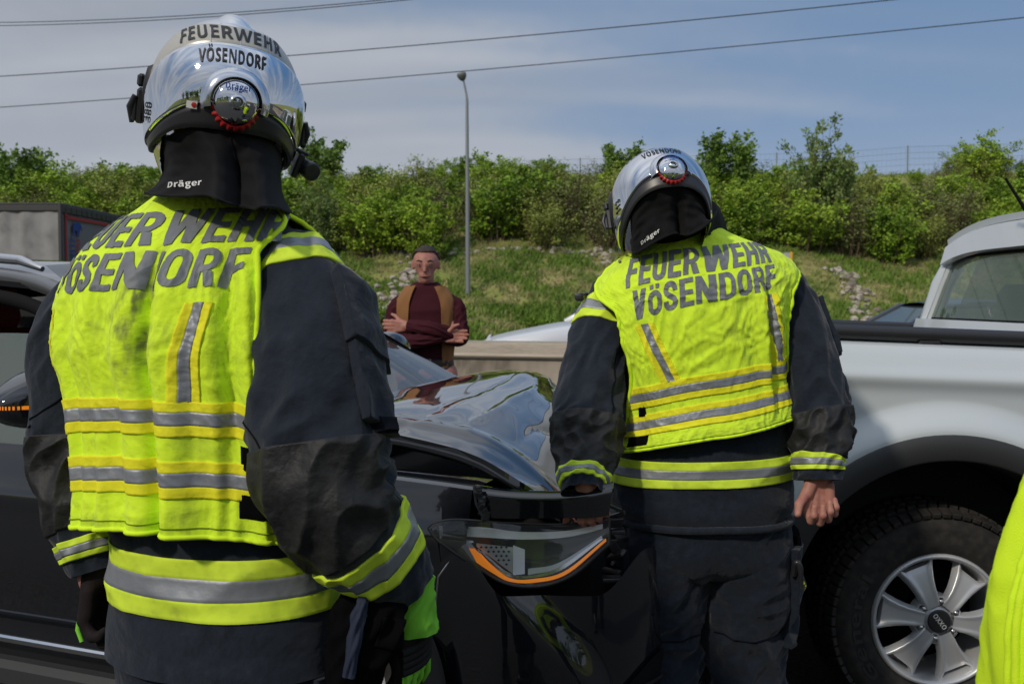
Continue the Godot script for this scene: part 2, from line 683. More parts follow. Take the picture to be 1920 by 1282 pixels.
func noise_tex(seed_: int, freq: float, oct: int, size := 512, ramp: Array = []) -> NoiseTexture2D:
	var t := NoiseTexture2D.new()
	t.width = size
	t.height = size
	t.seamless = true
	var n := FastNoiseLite.new()
	n.seed = seed_
	n.frequency = freq
	n.fractal_octaves = oct
	t.noise = n
	if ramp.size():
		var g := Gradient.new()
		g.offsets = PackedFloat32Array(ticks(0.0, 1.0, ramp.size()))
		var cs := PackedColorArray()
		for c: Color in ramp: cs.append(c.linear_to_srgb())
		g.colors = cs
		t.color_ramp = g
	return t

func bump(m: StandardMaterial3D, tex: Texture2D, cm: float, scale: float):
	m.heightmap_enabled = true
	m.heightmap_texture = tex
	m.heightmap_scale = cm
	m.uv1_triplanar = true
	m.uv1_scale = Vector3.ONE * scale

func tinted(m: StandardMaterial3D, tex: Texture2D, scale: float):
	m.albedo_texture = tex
	m.uv1_triplanar = true
	m.uv1_scale = Vector3.ONE * scale

# woven cloth: crossing threads with uneven thickness
func weave_tex() -> ImageTexture:
	var s := 256
	var im := Image.create(s, s, false, Image.FORMAT_L8)
	for j in s:
		for i in s:
			var a := sin(TAU * i / 8.0) * sin(TAU * j / 8.0) * 0.18 + sin(TAU * (i + j) / 16.0) * 0.1
			var b := nz.get_noise_2d(i * 0.08, j * 0.08) * 0.3
			im.set_pixel(i, j, Color.from_hsv(0, 0, clampf(0.5 + a + b, 0, 1)))
	return ImageTexture.create_from_image(im)

# hi-vis back panel: plain colour with grime, smears and scuffs. u across 0..1, v up 0..1
func grime_tex(seed_: int, smears: Array, base: Color) -> ImageTexture:
	var s := 512
	var im := Image.create(s, s, false, Image.FORMAT_RGB8)
	var n := FastNoiseLite.new()
	n.seed = seed_
	n.frequency = 0.012
	n.fractal_octaves = 4
	var f := FastNoiseLite.new()
	f.seed = seed_ + 1
	f.frequency = 0.05
	f.fractal_octaves = 4
	var dirt := Color(0.10, 0.105, 0.06)
	for j in s:
		for i in s:
			var u := float(i) / s
			var v := float(j) / s
			var g := n.get_noise_2d(i, j)
			var h := f.get_noise_2d(i * 2.0, j * 0.5)
			var amt := clampf((g - 0.22) * 0.55, 0.0, 0.22) + clampf((f.get_noise_2d(j, i) - 0.33) * 1.0, 0.0, 0.16)
			for q in smears:
				var dx: float = (u - q[0] - 0.03 * g) / q[2]
				var dy: float = (v - q[1]) / q[3]
				var e := exp(-(dx * dx + dy * dy))
				amt += e * q[4] * clampf(0.45 + 1.1 * h + 0.6 * g, 0.0, 1.0)
			var c := base * (1.0 + 0.05 * g)
			c = c.lerp(dirt, clampf(amt, 0.0, 0.85))
			c.a = 1.0
			im.set_pixel(i, j, c.linear_to_srgb())
	return ImageTexture.create_from_image(im)

# weathered concrete along a wall segment: u along it, v round its profile; water stains run down the face below the cap
func wall_tex() -> ImageTexture:
	var w := 1024
	var h := 256
	var im := Image.create(w, h, false, Image.FORMAT_RGB8)
	var n := FastNoiseLite.new()
	n.seed = 61
	n.frequency = 0.01
	n.fractal_octaves = 5
	var spots := [[0.17, 0.05, 0.9], [0.30, 0.022, 0.5], [0.47, 0.07, 0.8], [0.62, 0.035, 0.9], [0.665, 0.05, 0.95], [0.80, 0.03, 0.6], [0.93, 0.05, 0.7]]
	for j in h:
		var v := float(j) / h
		for i in w:
			var u := float(i) / w
			var g := n.get_noise_2d(i, j * 3.0)
			var f := n.get_noise_2d(i * 6.0, j * 14.0)
			var a := 0.0
			if v < 0.232:
				var down := (0.232 - v) / 0.10
				for s in spots:
					var d: float = (u - s[0] + 0.012 * n.get_noise_2d(i * 1.5, j * 6.0)) / (s[1] * (1.0 - 0.25 * down))
					a = maxf(a, s[2] * (1.0 - smoothstep(0.72, 1.08, absf(d))) * (1.0 - smoothstep(0.8, 1.6, down)))
				a *= clampf(0.72 + 0.9 * f + 0.4 * g, 0.0, 1.0)
			var c := Color(0.34, 0.295, 0.235) * (1.0 + 0.30 * g + 0.16 * f)
			if v > 0.30 and v < 0.45: c = c * 1.22
			c = c.lerp(Color(0.115, 0.10, 0.08), a * 0.8)
			c.a = 1.0
			im.set_pixel(i, j, c.linear_to_srgb())
	return ImageTexture.create_from_image(im)

func materials():
	var weave := weave_tex()
	var crumple := noise_tex(21, 0.018, 5)
	var fine := noise_tex(22, 0.06, 3)
	var vis := Color(0.68, 0.93, 0.03)
	var m := mat("vest_near_back", Color.WHITE, 0.75, 0.0, 0.3)
	m.albedo_texture = grime_tex(31, [[0.60, 0.55, 0.035, 0.10, 0.8], [0.63, 0.44, 0.05, 0.12, 0.55], [0.66, 0.72, 0.03, 0.10, 0.35], [0.50, 0.50, 0.04, 0.10, 0.25], [0.9, 0.35, 0.05, 0.3, 0.3], [0.6, 0.02, 0.3, 0.03, 0.3]], vis)
	m = mat("vest_far_back", Color.WHITE, 0.75, 0.0, 0.3)
	m.albedo_texture = grime_tex(47, [[0.62, 0.5, 0.10, 0.2, 0.28], [0.2, 0.76, 0.2, 0.06, 0.3], [0.75, 0.62, 0.08, 0.12, 0.4], [0.8, 0.13, 0.18, 0.05, 0.4], [0.3, 0.2, 0.2, 0.05, 0.25], [0.5, 0.04, 0.5, 0.03, 0.3]], Color(0.66, 0.91, 0.036))
	for k in ["vest_near_back", "vest_far_back"]:
		M[k].heightmap_enabled = true
		M[k].heightmap_texture = noise_tex(81, 0.028, 5, 1024)
		M[k].heightmap_scale = 0.13
		M[k].rim_enabled = true
		M[k].rim = 0.25
		M[k].rim_tint = 0.8
	m = mat("vest_plain", vis, 0.75, 0.0, 0.3)
	bump(m, weave, 0.05, 18.0)
	m = mat("tape_yellow", Color(0.80, 0.77, 0.025), 0.7, 0.0, 0.3)
	bump(m, crumple, 0.06, 9.0)
	m = mat("tape_lime", Color(0.56, 0.70, 0.05), 0.7, 0.0, 0.3)
	m.albedo_color = Color.WHITE
	tinted(m, noise_tex(35, 0.012, 4, 256, [Color(0.26, 0.32, 0.05), Color(0.55, 0.72, 0.05), Color(0.70, 0.90, 0.06), Color(0.70, 0.90, 0.06)]), 5.0)
	m = mat("tape_silver", Color(0.25, 0.265, 0.30), 0.48, 0.35, 0.5)
	bump(m, crumple, 0.04, 7.0)
	m = mat("print_grey", Color(0.155, 0.165, 0.185), 0.55, 0.1, 0.4)
	m.albedo_color = Color.WHITE
	tinted(m, noise_tex(36, 0.03, 5, 256, [Color(0.12, 0.13, 0.14), Color(0.145, 0.155, 0.17), Color(0.16, 0.17, 0.19), Color(0.24, 0.25, 0.27)]), 4.0)
	m = mat("navy_cloth", Color.WHITE, 0.85, 0.0, 0.25)
	m.albedo_texture = noise_tex(71, 0.035, 6, 512, [Color(0.0100, 0.0138, 0.0220), Color(0.0122, 0.0168, 0.0268), Color(0.0145, 0.0195, 0.0305), Color(0.020, 0.0262, 0.039)])
	m.rim_enabled = true
	m.rim = 0.35
	bump(m, crumple, 0.5, 2.0)
	m = mat("navy_trousers", Color.WHITE, 0.88, 0.0, 0.22)
	m.albedo_texture = noise_tex(72, 0.035, 6, 512, [Color(0.0085, 0.0120, 0.0200), Color(0.0105, 0.0148, 0.0240), Color(0.0125, 0.0172, 0.0275), Color(0.018, 0.0238, 0.0355)])
	m.rim_enabled = true
	m.rim = 0.30
	bump(m, crumple, 0.6, 2.2)
	m = mat("navy_seam", Color(0.006, 0.007, 0.011), 0.9, 0.0, 0.2)
	m = mat("thread", Color(0.035, 0.042, 0.06), 0.9, 0.0, 0.2)
	m = mat("leather_black", Color.WHITE, 0.62, 0.0, 0.4)
	m.albedo_texture = noise_tex(73, 0.03, 6, 512, [Color(0.011, 0.011, 0.0125), Color(0.0165, 0.0168, 0.0185), Color(0.021, 0.0213, 0.023), Color(0.040, 0.040, 0.042)])
	bump(m, crumple, 0.35, 3.0)
	m = mat("nape_cloth", Color(0.0085, 0.0085, 0.0095), 0.85, 0.0, 0.25)
	m.rim_enabled = true
	m.rim = 0.25
	bump(m, weave, 0.05, 16.0)
	mat("velcro", Color(0.004, 0.004, 0.005), 0.95, 0.0, 0.1)
	m = mat("chrome", Color(0.68, 0.69, 0.71), 0.035, 1.0)
	m = mat("chrome_brushed", Color(0.62, 0.63, 0.66), 0.16, 1.0)
	m = mat("helmet_band", Color(0.40, 0.385, 0.34), 0.32, 0.25, 0.6)
	m = mat("black_plastic", Color(0.018, 0.018, 0.020), 0.45, 0.0, 0.5)
	m = mat("black_satin", Color(0.022, 0.022, 0.025), 0.38, 0.0, 0.5)
	mat("black_print", Color(0.008, 0.008, 0.010), 0.5)
	mat("white_print", Color(0.62, 0.62, 0.60), 0.6)
	mat("blue_print", Color(0.01, 0.04, 0.24), 0.5)
	mat("red_plastic", Color(0.36, 0.015, 0.015), 0.42)
	m = mat("amber_visor", Color(0.75, 0.30, 0.03, 0.45), 0.08, 0.0, 0.5)
	m.transparency = BaseMaterial3D.TRANSPARENCY_ALPHA
	m = mat("skin", Color(0.40, 0.185, 0.135), 0.55, 0.0, 0.4)
	m.albedo_color = Color.WHITE
	tinted(m, noise_tex(37, 0.02, 4, 256, [Color(0.33, 0.125, 0.10), Color(0.39, 0.175, 0.135), Color(0.44, 0.225, 0.175)]), 6.0)
	m.subsurf_scatter_enabled = true
	m.subsurf_scatter_strength = 0.06
	mat("glove_black", Color(0.012, 0.012, 0.013), 0.8, 0.0, 0.3)
	m = mat("glove_green", Color(0.20, 0.56, 0.05), 0.75, 0.0, 0.3)
	bump(m, weave, 0.05, 24.0)
	m = mat("glove_mesh", Color(0.05, 0.012, 0.014), 0.8, 0.0, 0.3)
	m.albedo_color = Color.WHITE
	tinted(m, noise_tex(38, 0.09, 2, 256, [Color(0.010, 0.009, 0.010), Color(0.012, 0.010, 0.011), Color(0.013, 0.010, 0.011), Color(0.09, 0.008, 0.012)]), 16.0)
	mat("steel", Color(0.50, 0.49, 0.47), 0.25, 1.0)
	m = mat("car_black", Color(0.009, 0.010, 0.0125), 0.06, 0.0, 0.5)
	m.clearcoat_enabled = true
	m.clearcoat = 1.0
	m.clearcoat_roughness = 0.015
	m = mat("car_white", Color(0.52, 0.565, 0.60), 0.26, 0.0, 0.5)
	m.clearcoat_enabled = true
	m.clearcoat = 0.8
	m.clearcoat_roughness = 0.04
	m = mat("car_silver", Color(0.60, 0.62, 0.65), 0.25, 0.2, 0.5)
	m.clearcoat_enabled = true
	m.clearcoat = 0.8
	m = mat("car_blue", Color(0.010, 0.016, 0.035), 0.1, 0.0, 0.5)
	m.clearcoat_enabled = true
	m.clearcoat = 1.0
	mat("interior", Color(0.008, 0.008, 0.009), 0.8)
	mat("interior_red", Color(0.16, 0.008, 0.012), 0.7)
	mat("cladding", Color(0.026, 0.027, 0.029), 0.6)
	mat("trim_chrome", Color(0.60, 0.61, 0.62), 0.12, 1.0)
	m = mat("rail_silver", Color(0.52, 0.53, 0.55), 0.22, 0.9)
	m = mat("glass", Color(0.35, 0.45, 0.42, 0.28), 0.02, 0.0, 0.5)
	m.transparency = BaseMaterial3D.TRANSPARENCY_ALPHA
	m = mat("glass_dark", Color(0.05, 0.07, 0.06, 0.62), 0.02, 0.0, 0.6)
	m.transparency = BaseMaterial3D.TRANSPARENCY_ALPHA
	m = mat("lamp_glass", Color(0.85, 0.87, 0.88, 0.03), 0.02, 0.0, 0.5)
	m.transparency = BaseMaterial3D.TRANSPARENCY_ALPHA
	mat("lamp_inside", Color(0.030, 0.032, 0.036), 0.25, 0.0, 0.6)
	mat("lamp_grey", Color(0.55, 0.57, 0.60), 0.30, 0.4, 0.5)
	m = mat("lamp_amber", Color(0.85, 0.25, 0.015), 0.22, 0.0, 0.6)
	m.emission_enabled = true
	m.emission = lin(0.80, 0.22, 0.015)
	m.emission_energy_multiplier = 0.35  # slight glow added to brighten the amber strips, which lie in shade
	m = mat("tail_red", Color(0.36, 0.006, 0.010), 0.10, 0.0, 0.6)
	m = mat("rubber", Color(0.016, 0.0155, 0.015), 0.78, 0.0, 0.35)
	m.albedo_color = Color.WHITE
	tinted(m, noise_tex(39, 0.02, 4, 256, [Color(0.016, 0.015, 0.015), Color(0.027, 0.025, 0.024), Color(0.050, 0.044, 0.038)]), 4.0)
	m = mat("rim_silver", Color(0.56, 0.57, 0.59), 0.36, 0.45, 0.5)
	mat("black_matt", Color(0.010, 0.010, 0.011), 0.85, 0.0, 0.2)
	m = mat("concrete", Color.WHITE, 0.9, 0.0, 0.3)
	m.albedo_texture = wall_tex()
	m = mat("asphalt", Color.WHITE, 0.88, 0.0, 0.3)
	m.albedo_texture = noise_tex(52, 0.11, 4, 512, [Color(0.020, 0.020, 0.021), Color(0.042, 0.042, 0.043), Color(0.062, 0.061, 0.060), Color(0.12, 0.118, 0.112)])
	bump(m, fine, 0.5, 0.8)
	m = mat("road_paint", Color(0.62, 0.62, 0.60), 0.7)
	m = mat("turf", Color.WHITE, 0.95, 0.0, 0.1)
	tinted(m, noise_tex(53, 0.010, 6, 1024, [Color(0.14, 0.19, 0.04), Color(0.18, 0.23, 0.055), Color(0.24, 0.25, 0.08), Color(0.32, 0.265, 0.13), Color(0.37, 0.29, 0.17)]), 0.10)
	m = mat("grass_blades", Color.WHITE, 0.75, 0.0, 0.3)
	m.vertex_color_use_as_albedo = true
	m.backlight_enabled = true
	m.backlight = lin(0.03, 0.05, 0.006)
	m = mat("leaves", Color.WHITE, 0.55, 0.0, 0.4)
	m.vertex_color_use_as_albedo = true
	m.backlight_enabled = true
	m.backlight = lin(0.15, 0.22, 0.02)
	m = mat("bark", Color(0.060, 0.048, 0.036), 0.95, 0.0, 0.2)
	m.albedo_color = Color.WHITE
	m.vertex_color_use_as_albedo = true
	m = mat("stone", Color(1, 1, 1), 0.9, 0.0, 0.3)
	tinted(m, noise_tex(55, 0.012, 5, 256, [Color(0.22, 0.19, 0.155), Color(0.36, 0.32, 0.27), Color(0.46, 0.41, 0.35), Color(0.54, 0.49, 0.42)]), 0.7)
	m = mat("stone_dark", Color(1, 1, 1), 0.9, 0.0, 0.3)
	tinted(m, noise_tex(56, 0.012, 5, 256, [Color(0.12, 0.105, 0.09), Color(0.20, 0.175, 0.145), Color(0.27, 0.235, 0.195)]), 0.8)
	mat("galvanised", Color(0.26, 0.275, 0.28), 0.5, 0.5)
	mat("lamp_housing", Color(0.12, 0.13, 0.12), 0.5)
	mat("sticker_blue", Color(0.02, 0.13, 0.36), 0.5)
	mat("wire_dark", Color(0.045, 0.047, 0.055), 0.6, 0.4)
	mat("post_yellow", Color(0.85, 0.42, 0.01), 0.5)
	mat("post_grey", Color(0.42, 0.43, 0.43), 0.6)
	m = mat("tarp_grey", Color.WHITE, 0.7)
	tinted(m, noise_tex(57, 0.012, 5, 256, [Color(0.14, 0.135, 0.13), Color(0.24, 0.235, 0.23), Color(0.30, 0.295, 0.285), Color(0.33, 0.325, 0.315)]), 0.35)
	m = mat("tarp_side", Color(0.16, 0.162, 0.165), 0.7)
	mat("truck_frame", Color(0.06, 0.058, 0.055), 0.6, 0.3)
	mat("red_paint", Color(0.34, 0.02, 0.03), 0.6)
	mat("denim", Color(0.020, 0.045, 0.080), 0.9, 0.0, 0.2)
	mat("blue_dark", Color(0.009, 0.016, 0.042), 0.8)
	mat("maroon", Color(0.050, 0.012, 0.018), 0.85, 0.0, 0.2)
	mat("tan_cloth", Color(0.24, 0.115, 0.045), 0.8, 0.0, 0.3)
	mat("belt_brown", Color(0.014, 0.010, 0.008), 0.5)
	mat("hair_brown", Color(0.030, 0.018, 0.011), 0.7)
	mat("boots", Color(0.010, 0.010, 0.011), 0.5)
	mat("eye_white", Color(0.6, 0.58, 0.55), 0.2)
	mat("lips", Color(0.30, 0.09, 0.075), 0.5)
	mat("pillar_sky_sheen", Color(0.17, 0.175, 0.185), 0.25, 0.5)  # grey stands in for sky reflected in the near pillar
	mat("lamp_white", Color(0.78, 0.80, 0.84), 0.3)
	m = mat("windscreen", Color(0.03, 0.035, 0.035, 0.72), 0.02, 0.0, 0.6)
	m.transparency = BaseMaterial3D.TRANSPARENCY_ALPHA
	mat("lamp_pale", Color(0.55, 0.60, 0.70), 0.3)
	mat("bed_cover", Color(0.020, 0.021, 0.023), 0.55)
	m = mat("pickup_glass", Color(0.07, 0.12, 0.08, 0.55), 0.02, 0.0, 0.55)
	m.transparency = BaseMaterial3D.TRANSPARENCY_ALPHA
	mat("sidewall_word", Color(0.024, 0.0235, 0.023), 0.6)
	mat("vest_stitch", Color(0.20, 0.30, 0.02), 0.9, 0.0, 0.2)

# ---------------------------------------------------------------- the place
func ground_h(x: float, z: float) -> float:
	var d := -z
	var h := 0.0
	if d > 0.0:
		var a := d - 29.3 + 0.25 * sin(x * 0.35) + 0.5 * nz.get_noise_2d(x * 0.09, 4.0)
		if a > 0.0:
			h = minf(a * a * 0.22, 0.46 * a - 0.22) if a < 6.6 else 2.82 + (a - 6.6) * 0.43
			var top := 7.35 + 0.35 * nz.get_noise_2d(x * 0.05, 1.0)
			if h > top - 0.8:
				h = top - 0.8 + 0.8 * (1.0 - exp(-(h - top + 0.8) / 0.8))
			h += 0.10 * nz.get_noise_2d(x * 0.6, z * 0.6) + 0.06 * nz.get_noise_2d(x * 1.7, z * 1.7)
	else:
		var b := -d - 14.0
		if b > 0.0:
			h = minf(b * 0.40, 3.6) + 0.12 * nz.get_noise_2d(x * 0.5, z * 0.5)
	return maxf(h, 0.0)

func ground_at(px: float, py: float) -> Vector3:
	var d := 28.0
	while d < 70.0:
		var p := P(px, py, d)
		if p.y <= ground_h(p.x, p.z): return Vector3(p.x, ground_h(p.x, p.z), p.z)
		d += 0.05
	return P(px, py, 46.0)

func terrain():
	var xs := PackedFloat32Array()
	for x in [-600.0, -300.0, -150.0, -90.0, -60.0, -45.0]: xs.append(x)
	for i in 141: xs.append(-35.0 + 0.5 * i)
	for x in [45.0, 60.0, 90.0, 150.0, 300.0, 600.0]: xs.append(x)
	var zs := PackedFloat32Array()
	for z in [600.0, 300.0, 120.0, 60.0, 40.0, 34.0, 30.0, 27.0, 24.0, 21.0, 18.0, 16.0, 14.0, 12.0, 0.0, -14.0, -28.0]: zs.append(z)
	for i in 50: zs.append(-28.6 - 0.4 * i)
	for z in [-50.0, -54.0, -60.0, -75.0, -110.0, -200.0, -400.0, -800.0]: zs.append(z)
	var p := PackedVector3Array()
	for z in zs:
		for x in xs:
			p.append(Vector3(x, ground_h(x, z) - 0.02, z))
	var mb := MB.new()
	mb.grid(p, xs.size(), zs.size())
	var g := obj("ground", mb.mesh(), M.turf)
	tag(g, "grassy ground rising to an embankment behind the motorway", "", "", "structure")
	mb = MB.new()
	mb.grid(PackedVector3Array([Vector3(-400, 0.0, 12.5), Vector3(400, 0.0, 12.5), Vector3(-400, 0.0, -28.6), Vector3(400, 0.0, -28.6)]), 2, 2)
	tag(obj("road", mb.mesh(), M.asphalt), "dark asphalt of the motorway under the vehicles", "", "", "structure")
	mb = MB.new()
	for z in [-6.6, -9.6, -27.4]:
		mb.grid(PackedVector3Array([Vector3(-400, 0.004, z + 0.1), Vector3(400, 0.004, z + 0.1), Vector3(-400, 0.004, z - 0.1), Vector3(400, 0.004, z - 0.1)]), 2, 2)
	for z in [-14.0, -17.7]:
		for k in 24:
			var x := -220.0 + 18.0 * k
			mb.grid(PackedVector3Array([Vector3(x, 0.004, z + 0.08), Vector3(x + 6, 0.004, z + 0.08), Vector3(x, 0.004, z - 0.08), Vector3(x + 6, 0.004, z - 0.08)]), 2, 2)
	tag(obj("lane_marking", mb.mesh(), M.road_paint), "white painted lane lines on the motorway", "", "", "structure")
	grass()

func grass():
	# tuft of blades
	var mb := MB.new()
	for k in 9:
		var a := rng.randf() * TAU
		var r := rng.randf() * 0.07
		var at := Vector3(cos(a) * r, -0.02, sin(a) * r)
		var h := rng.randf_range(0.08, 0.2)
		var lean := Vector3(rng.randf_range(-1, 1), 0, rng.randf_range(-1, 1)) * 0.07
		var s := Vector3(rng.randf_range(-1, 1), 0, rng.randf_range(-1, 1)).normalized() * 0.012
		mb.grid(PackedVector3Array([at - s, at + s, at - s * 0.7 + lean * 0.4 + Vector3(0, h * 0.6, 0), at + s * 0.7 + lean * 0.4 + Vector3(0, h * 0.6, 0), at + lean + Vector3(0, h, 0), at + lean + Vector3(0.002, h, 0)]), 2, 3)
	var mm := MultiMesh.new()
	mm.transform_format = MultiMesh.TRANSFORM_3D
	mm.use_colors = true
	mm.mesh = mb.mesh()
	var ts := []
	var cs := []
	var n := 62000
	while ts.size() < n:
		var d := rng.randf_range(29.0, 37.5) if ts.size() < n * 0.8 else rng.randf_range(37.5, 48.0)
		var x := rng.randf_range(-0.56, 0.56) * d
		var y := ground_h(x, -d)
		var g := nz.get_noise_2d(x * 0.35, d * 0.5) + 0.6 * nz.get_noise_2d(x * 1.3, d * 1.6)
		if g < -0.35 and rng.randf() < 0.45 and y > 0.8: continue
		var s := rng.randf_range(0.55, 1.05) * (1.0 + 0.35 * g)
		if y < 1.2: s *= 1.25
		ts.append(Transform3D(Basis(Vector3.UP, rng.randf() * TAU).scaled(Vector3(s, s, s)), Vector3(x, y, -d)))
		var dry := clampf(0.27 - g * 0.9 + rng.randf_range(-0.35, 0.35) + (0.04 if y > 1.2 else -0.38), 0.0, 1.0)
		cs.append(Color(0.15, 0.245, 0.04).lerp(Color(0.37, 0.33, 0.16), dry) * rng.randf_range(0.8, 1.15))
	mm.instance_count = ts.size()
	for i in ts.size():
		mm.set_instance_transform(i, ts[i])
		mm.set_instance_color(i, cs[i])
	var o := MultiMeshInstance3D.new()
	o.name = "grass"
	o.multimesh = mm
	o.material_override = M.grass_blades
	add_child(o)
	tag(o, "short green and straw coloured grass on the embankment", "grass", "", "stuff")

func barrier():
	# stepped concrete median wall; slightly turned to the camera's plane
	var a := P(690, 637, 7.95)
	var b := P(1070, 641.5, 7.55)
	var dir := Vector3(b.x - a.x, 0, b.z - a.z).normalized()
	var nrm := dir.cross(Vector3.UP) * -1.0
	if nrm.z < 0.0: nrm = -nrm
	var base := Vector3(a.x, 0, a.z)
	var h := a.y
	# front profile (towards the camera, up)
	var prof := [Vector2(0.42, 0.0), Vector2(0.42, 0.08), Vector2(0.24, 0.34), Vector2(0.11, h - 0.135), Vector2(0.145, h - 0.115), Vector2(0.15, h - 0.10), Vector2(0.118, h - 0.085), Vector2(0.095, h - 0.02), Vector2(0.075, h), Vector2(-0.12, h), Vector2(-0.16, h - 0.03), Vector2(-0.2, 0.34), Vector2(-0.42, 0.08), Vector2(-0.42, 0)]
	var root := thing("concrete_barrier", "long beige concrete median wall with a stepped cap behind the black car", "barrier", base)
	for k in range(-3, 4):
		var mb := MB.new()
		var p := PackedVector3Array()
		var nu := 60
		for q in prof:
			for i in nu:
				var s := lerpf(k * 6.0 - 3.0 + 0.012, k * 6.0 + 3.0 - 0.012, float(i) / (nu - 1))
				var w := 0.006 * nz.get_noise_2d(s * 1.5, q.y * 6.0)
				p.append(dir * s + nrm * (q.x + w) + Vector3(0, q.y + 0.3 * w, 0))
		mb.grid(p, nu, prof.size())
		for e in [0, nu - 1]:
			var poly := PackedVector3Array()
			for r in prof.size() / 2:
				poly.append(p[r * nu + e])
				poly.append(p[(prof.size() - 1 - r) * nu + e])
			mb.grid(poly, 2, prof.size() / 2, false, e == 0)
		obj("wall_segment", mb.mesh(), M.concrete, root)

func stone_mesh(k: int) -> ArrayMesh:
	var mb := MB.new()
	var p := PackedVector3Array()
	var nu := 7
	var nv := 5
	for j in nv:
		var v := PI * j / (nv - 1)
		for i in nu:
			var u := TAU * i / nu
			var d := Vector3(sin(v) * cos(u), cos(v), sin(v) * sin(u))
			var r := 0.5 * (1.0 + 0.45 * nz.get_noise_3d(d.x * 1.3 + k * 7.0, d.y * 1.3, d.z * 1.3))
			p.append(d * r * Vector3(1.0, 0.62, 0.8))
	mb.grid(p, nu, nv, true)
	# faceted
	var f := MB.new()
	for t in range(0, mb.ix.size(), 3):
		var a := mb.v[mb.ix[t]]
		var b := mb.v[mb.ix[t + 1]]
		var c := mb.v[mb.ix[t + 2]]
		if (b - a).cross(c - a).length() > 1e-6: f.one(a, b, c)
	return f.mesh()

func stones():
	var ms := []
	for k in 6: ms.append(stone_mesh(k))
	var runs := [
		["strip of broken pale stones running down the grass left of the lamp post", [[782, 482], [765, 515], [745, 552], [722, 588], [702, 618], [688, 640]], 0.75, 190, 0.29, 1.5],
		["row of loose stones along the foot of the bushes", [[630, 468], [720, 472], [790, 480], [880, 477], [990, 468], [1060, 470], [1150, 474]], 0.30, 95, 0.24, 1.0],
		["short strip of broken stones on the grass left of the pickup cab", [[1560, 508], [1590, 520], [1602, 545], [1612, 570], [1620, 592], [1624, 615]], 0.50, 80, 0.29, 1.0],
		["few stones beside the far firefighter's helmet", [[1100, 478], [1130, 485], [1148, 500], [1150, 530]], 0.4, 22, 0.25, 1.0],
	]
	for r in runs:
		var pts := []
		for q in r[1]: pts.append(ground_at(q[0], q[1]))
		var root := thing("stone_drain", r[0], "stones", pts[0])
		for i in r[3]:
			var t := rng.randf()
			t = pow(t, 1.0 / r[5]) if r[5] != 1.0 else t
			var c := curve(pts, t)
			var w: float = r[2] * (0.6 + 0.9 * t * (r[5] - 0.6))
			var x := c.x + rng.randfn(0.0, 0.6) * w
			var z := c.z + rng.randfn(0.0, 0.5) * w
			var s: float = r[4] * rng.randf_range(0.55, 1.25)
			var o := obj("stone", ms[rng.randi() % 6], M.stone if rng.randf() < 0.75 else M.stone_dark, root)
			o.position = Vector3(x, ground_h(x, z) + s * rng.randf_range(0.02, 0.18), z) - pts[0]
			o.basis = Basis.from_euler(Vector3(rng.randf_range(-0.5, 0.5), rng.randf() * TAU, rng.randf_range(-0.5, 0.5))).scaled(Vector3.ONE * s)

# ---------------------------------------------------------------- shrubs
# kinds: spread, height, leaf size, leaf count, colours, upright 0..1
func shrub_meshes(k: Dictionary, seed_: int) -> Array:
	rng.seed = seed_
	var lf := MB.new()
	var tw := MB.new()
	var clumps := []
	for i in k.stems:
		var a := rng.randf() * TAU
		var r: float = k.spread * sqrt(rng.randf()) * 0.85
		var top: float = k.height * rng.randf_range(0.62, 1.0) * (1.0 - 0.35 * pow(r / k.spread, 2.0))
		var foot := Vector3(cos(a) * r * 0.35, -0.1, sin(a) * r * 0.35)
		var tip := Vector3(cos(a) * r, top, sin(a) * r)
		var mid := foot.lerp(tip, 0.5) + Vector3(rng.randf_range(-0.15, 0.15), 0.1, rng.randf_range(-0.15, 0.15))
		tw.col = Color(0.115, 0.085, 0.06) * rng.randf_range(0.7, 1.7)
		tw.tube(PackedVector3Array([foot, mid, tip]), PackedFloat32Array([0.028, 0.018, 0.006]), 4, false)
		var twigs: int = k.twigs
		for j in twigs:
			var t := lerpf(k.low, 1.0, float(j) / maxi(twigs - 1, 1))
			var at: Vector3 = (foot.lerp(mid, t * 2.0) if t < 0.5 else mid.lerp(tip, t * 2.0 - 1.0))
			var b := rng.randf() * TAU
			var out := Vector3(cos(b), lerpf(0.25, 1.4, k.upright) + rng.randf_range(-0.2, 0.5), sin(b)).normalized()
			var ln: float = k.reach * rng.randf_range(0.6, 1.25) * (1.15 - 0.5 * t)
			var end: Vector3 = at + out * ln
			if end.y < 0.15: end.y = 0.15
			tw.tube(PackedVector3Array([at, end]), PackedFloat32Array([0.009, 0.003]), 3, false)
			clumps.append([at, end])
	var per: int = maxi(1, k.leaves / clumps.size())
	for c in clumps:
		var tone: float = rng.randf_range(0.72, 1.25)
		var warm := rng.randf()
		for i in per:
			var t := sqrt(rng.randf()) * 1.12
			var at: Vector3 = (c[0] as Vector3).lerp(c[1], t) + Vector3(rng.randfn(0, 1), rng.randfn(0, 1), rng.randfn(0, 1)) * k.loose
			if at.y < 0.05: continue
			var s: float = k.leaf * rng.randf_range(0.6, 1.25)
			var d := Vector3(rng.randf_range(-1, 1), rng.randf_range(-0.9, 0.5) + k.upright * 1.2, rng.randf_range(-1, 1)).normalized()
			var side: Vector3 = d.cross(Vector3(rng.randf_range(-1, 1), rng.randf_range(-0.2, 1), rng.randf_range(-1, 1))).normalized() * s * k.slim
			var up: Vector3 = side.cross(d).normalized() * s * 0.12
			var cc: Color = (k.a as Color).lerp(k.b, clampf(warm * 0.6 + rng.randf() * 0.4, 0, 1)) * tone * rng.randf_range(0.85, 1.15)
			cc.a = 1.0
			lf.col = cc
			var e := at + d * s
			var m := at + d * s * 0.5
			lf.grid(PackedVector3Array([at, at, m - side + up, m + side + up, e, e]), 2, 3)
	return [lf.mesh(), tw.mesh()]

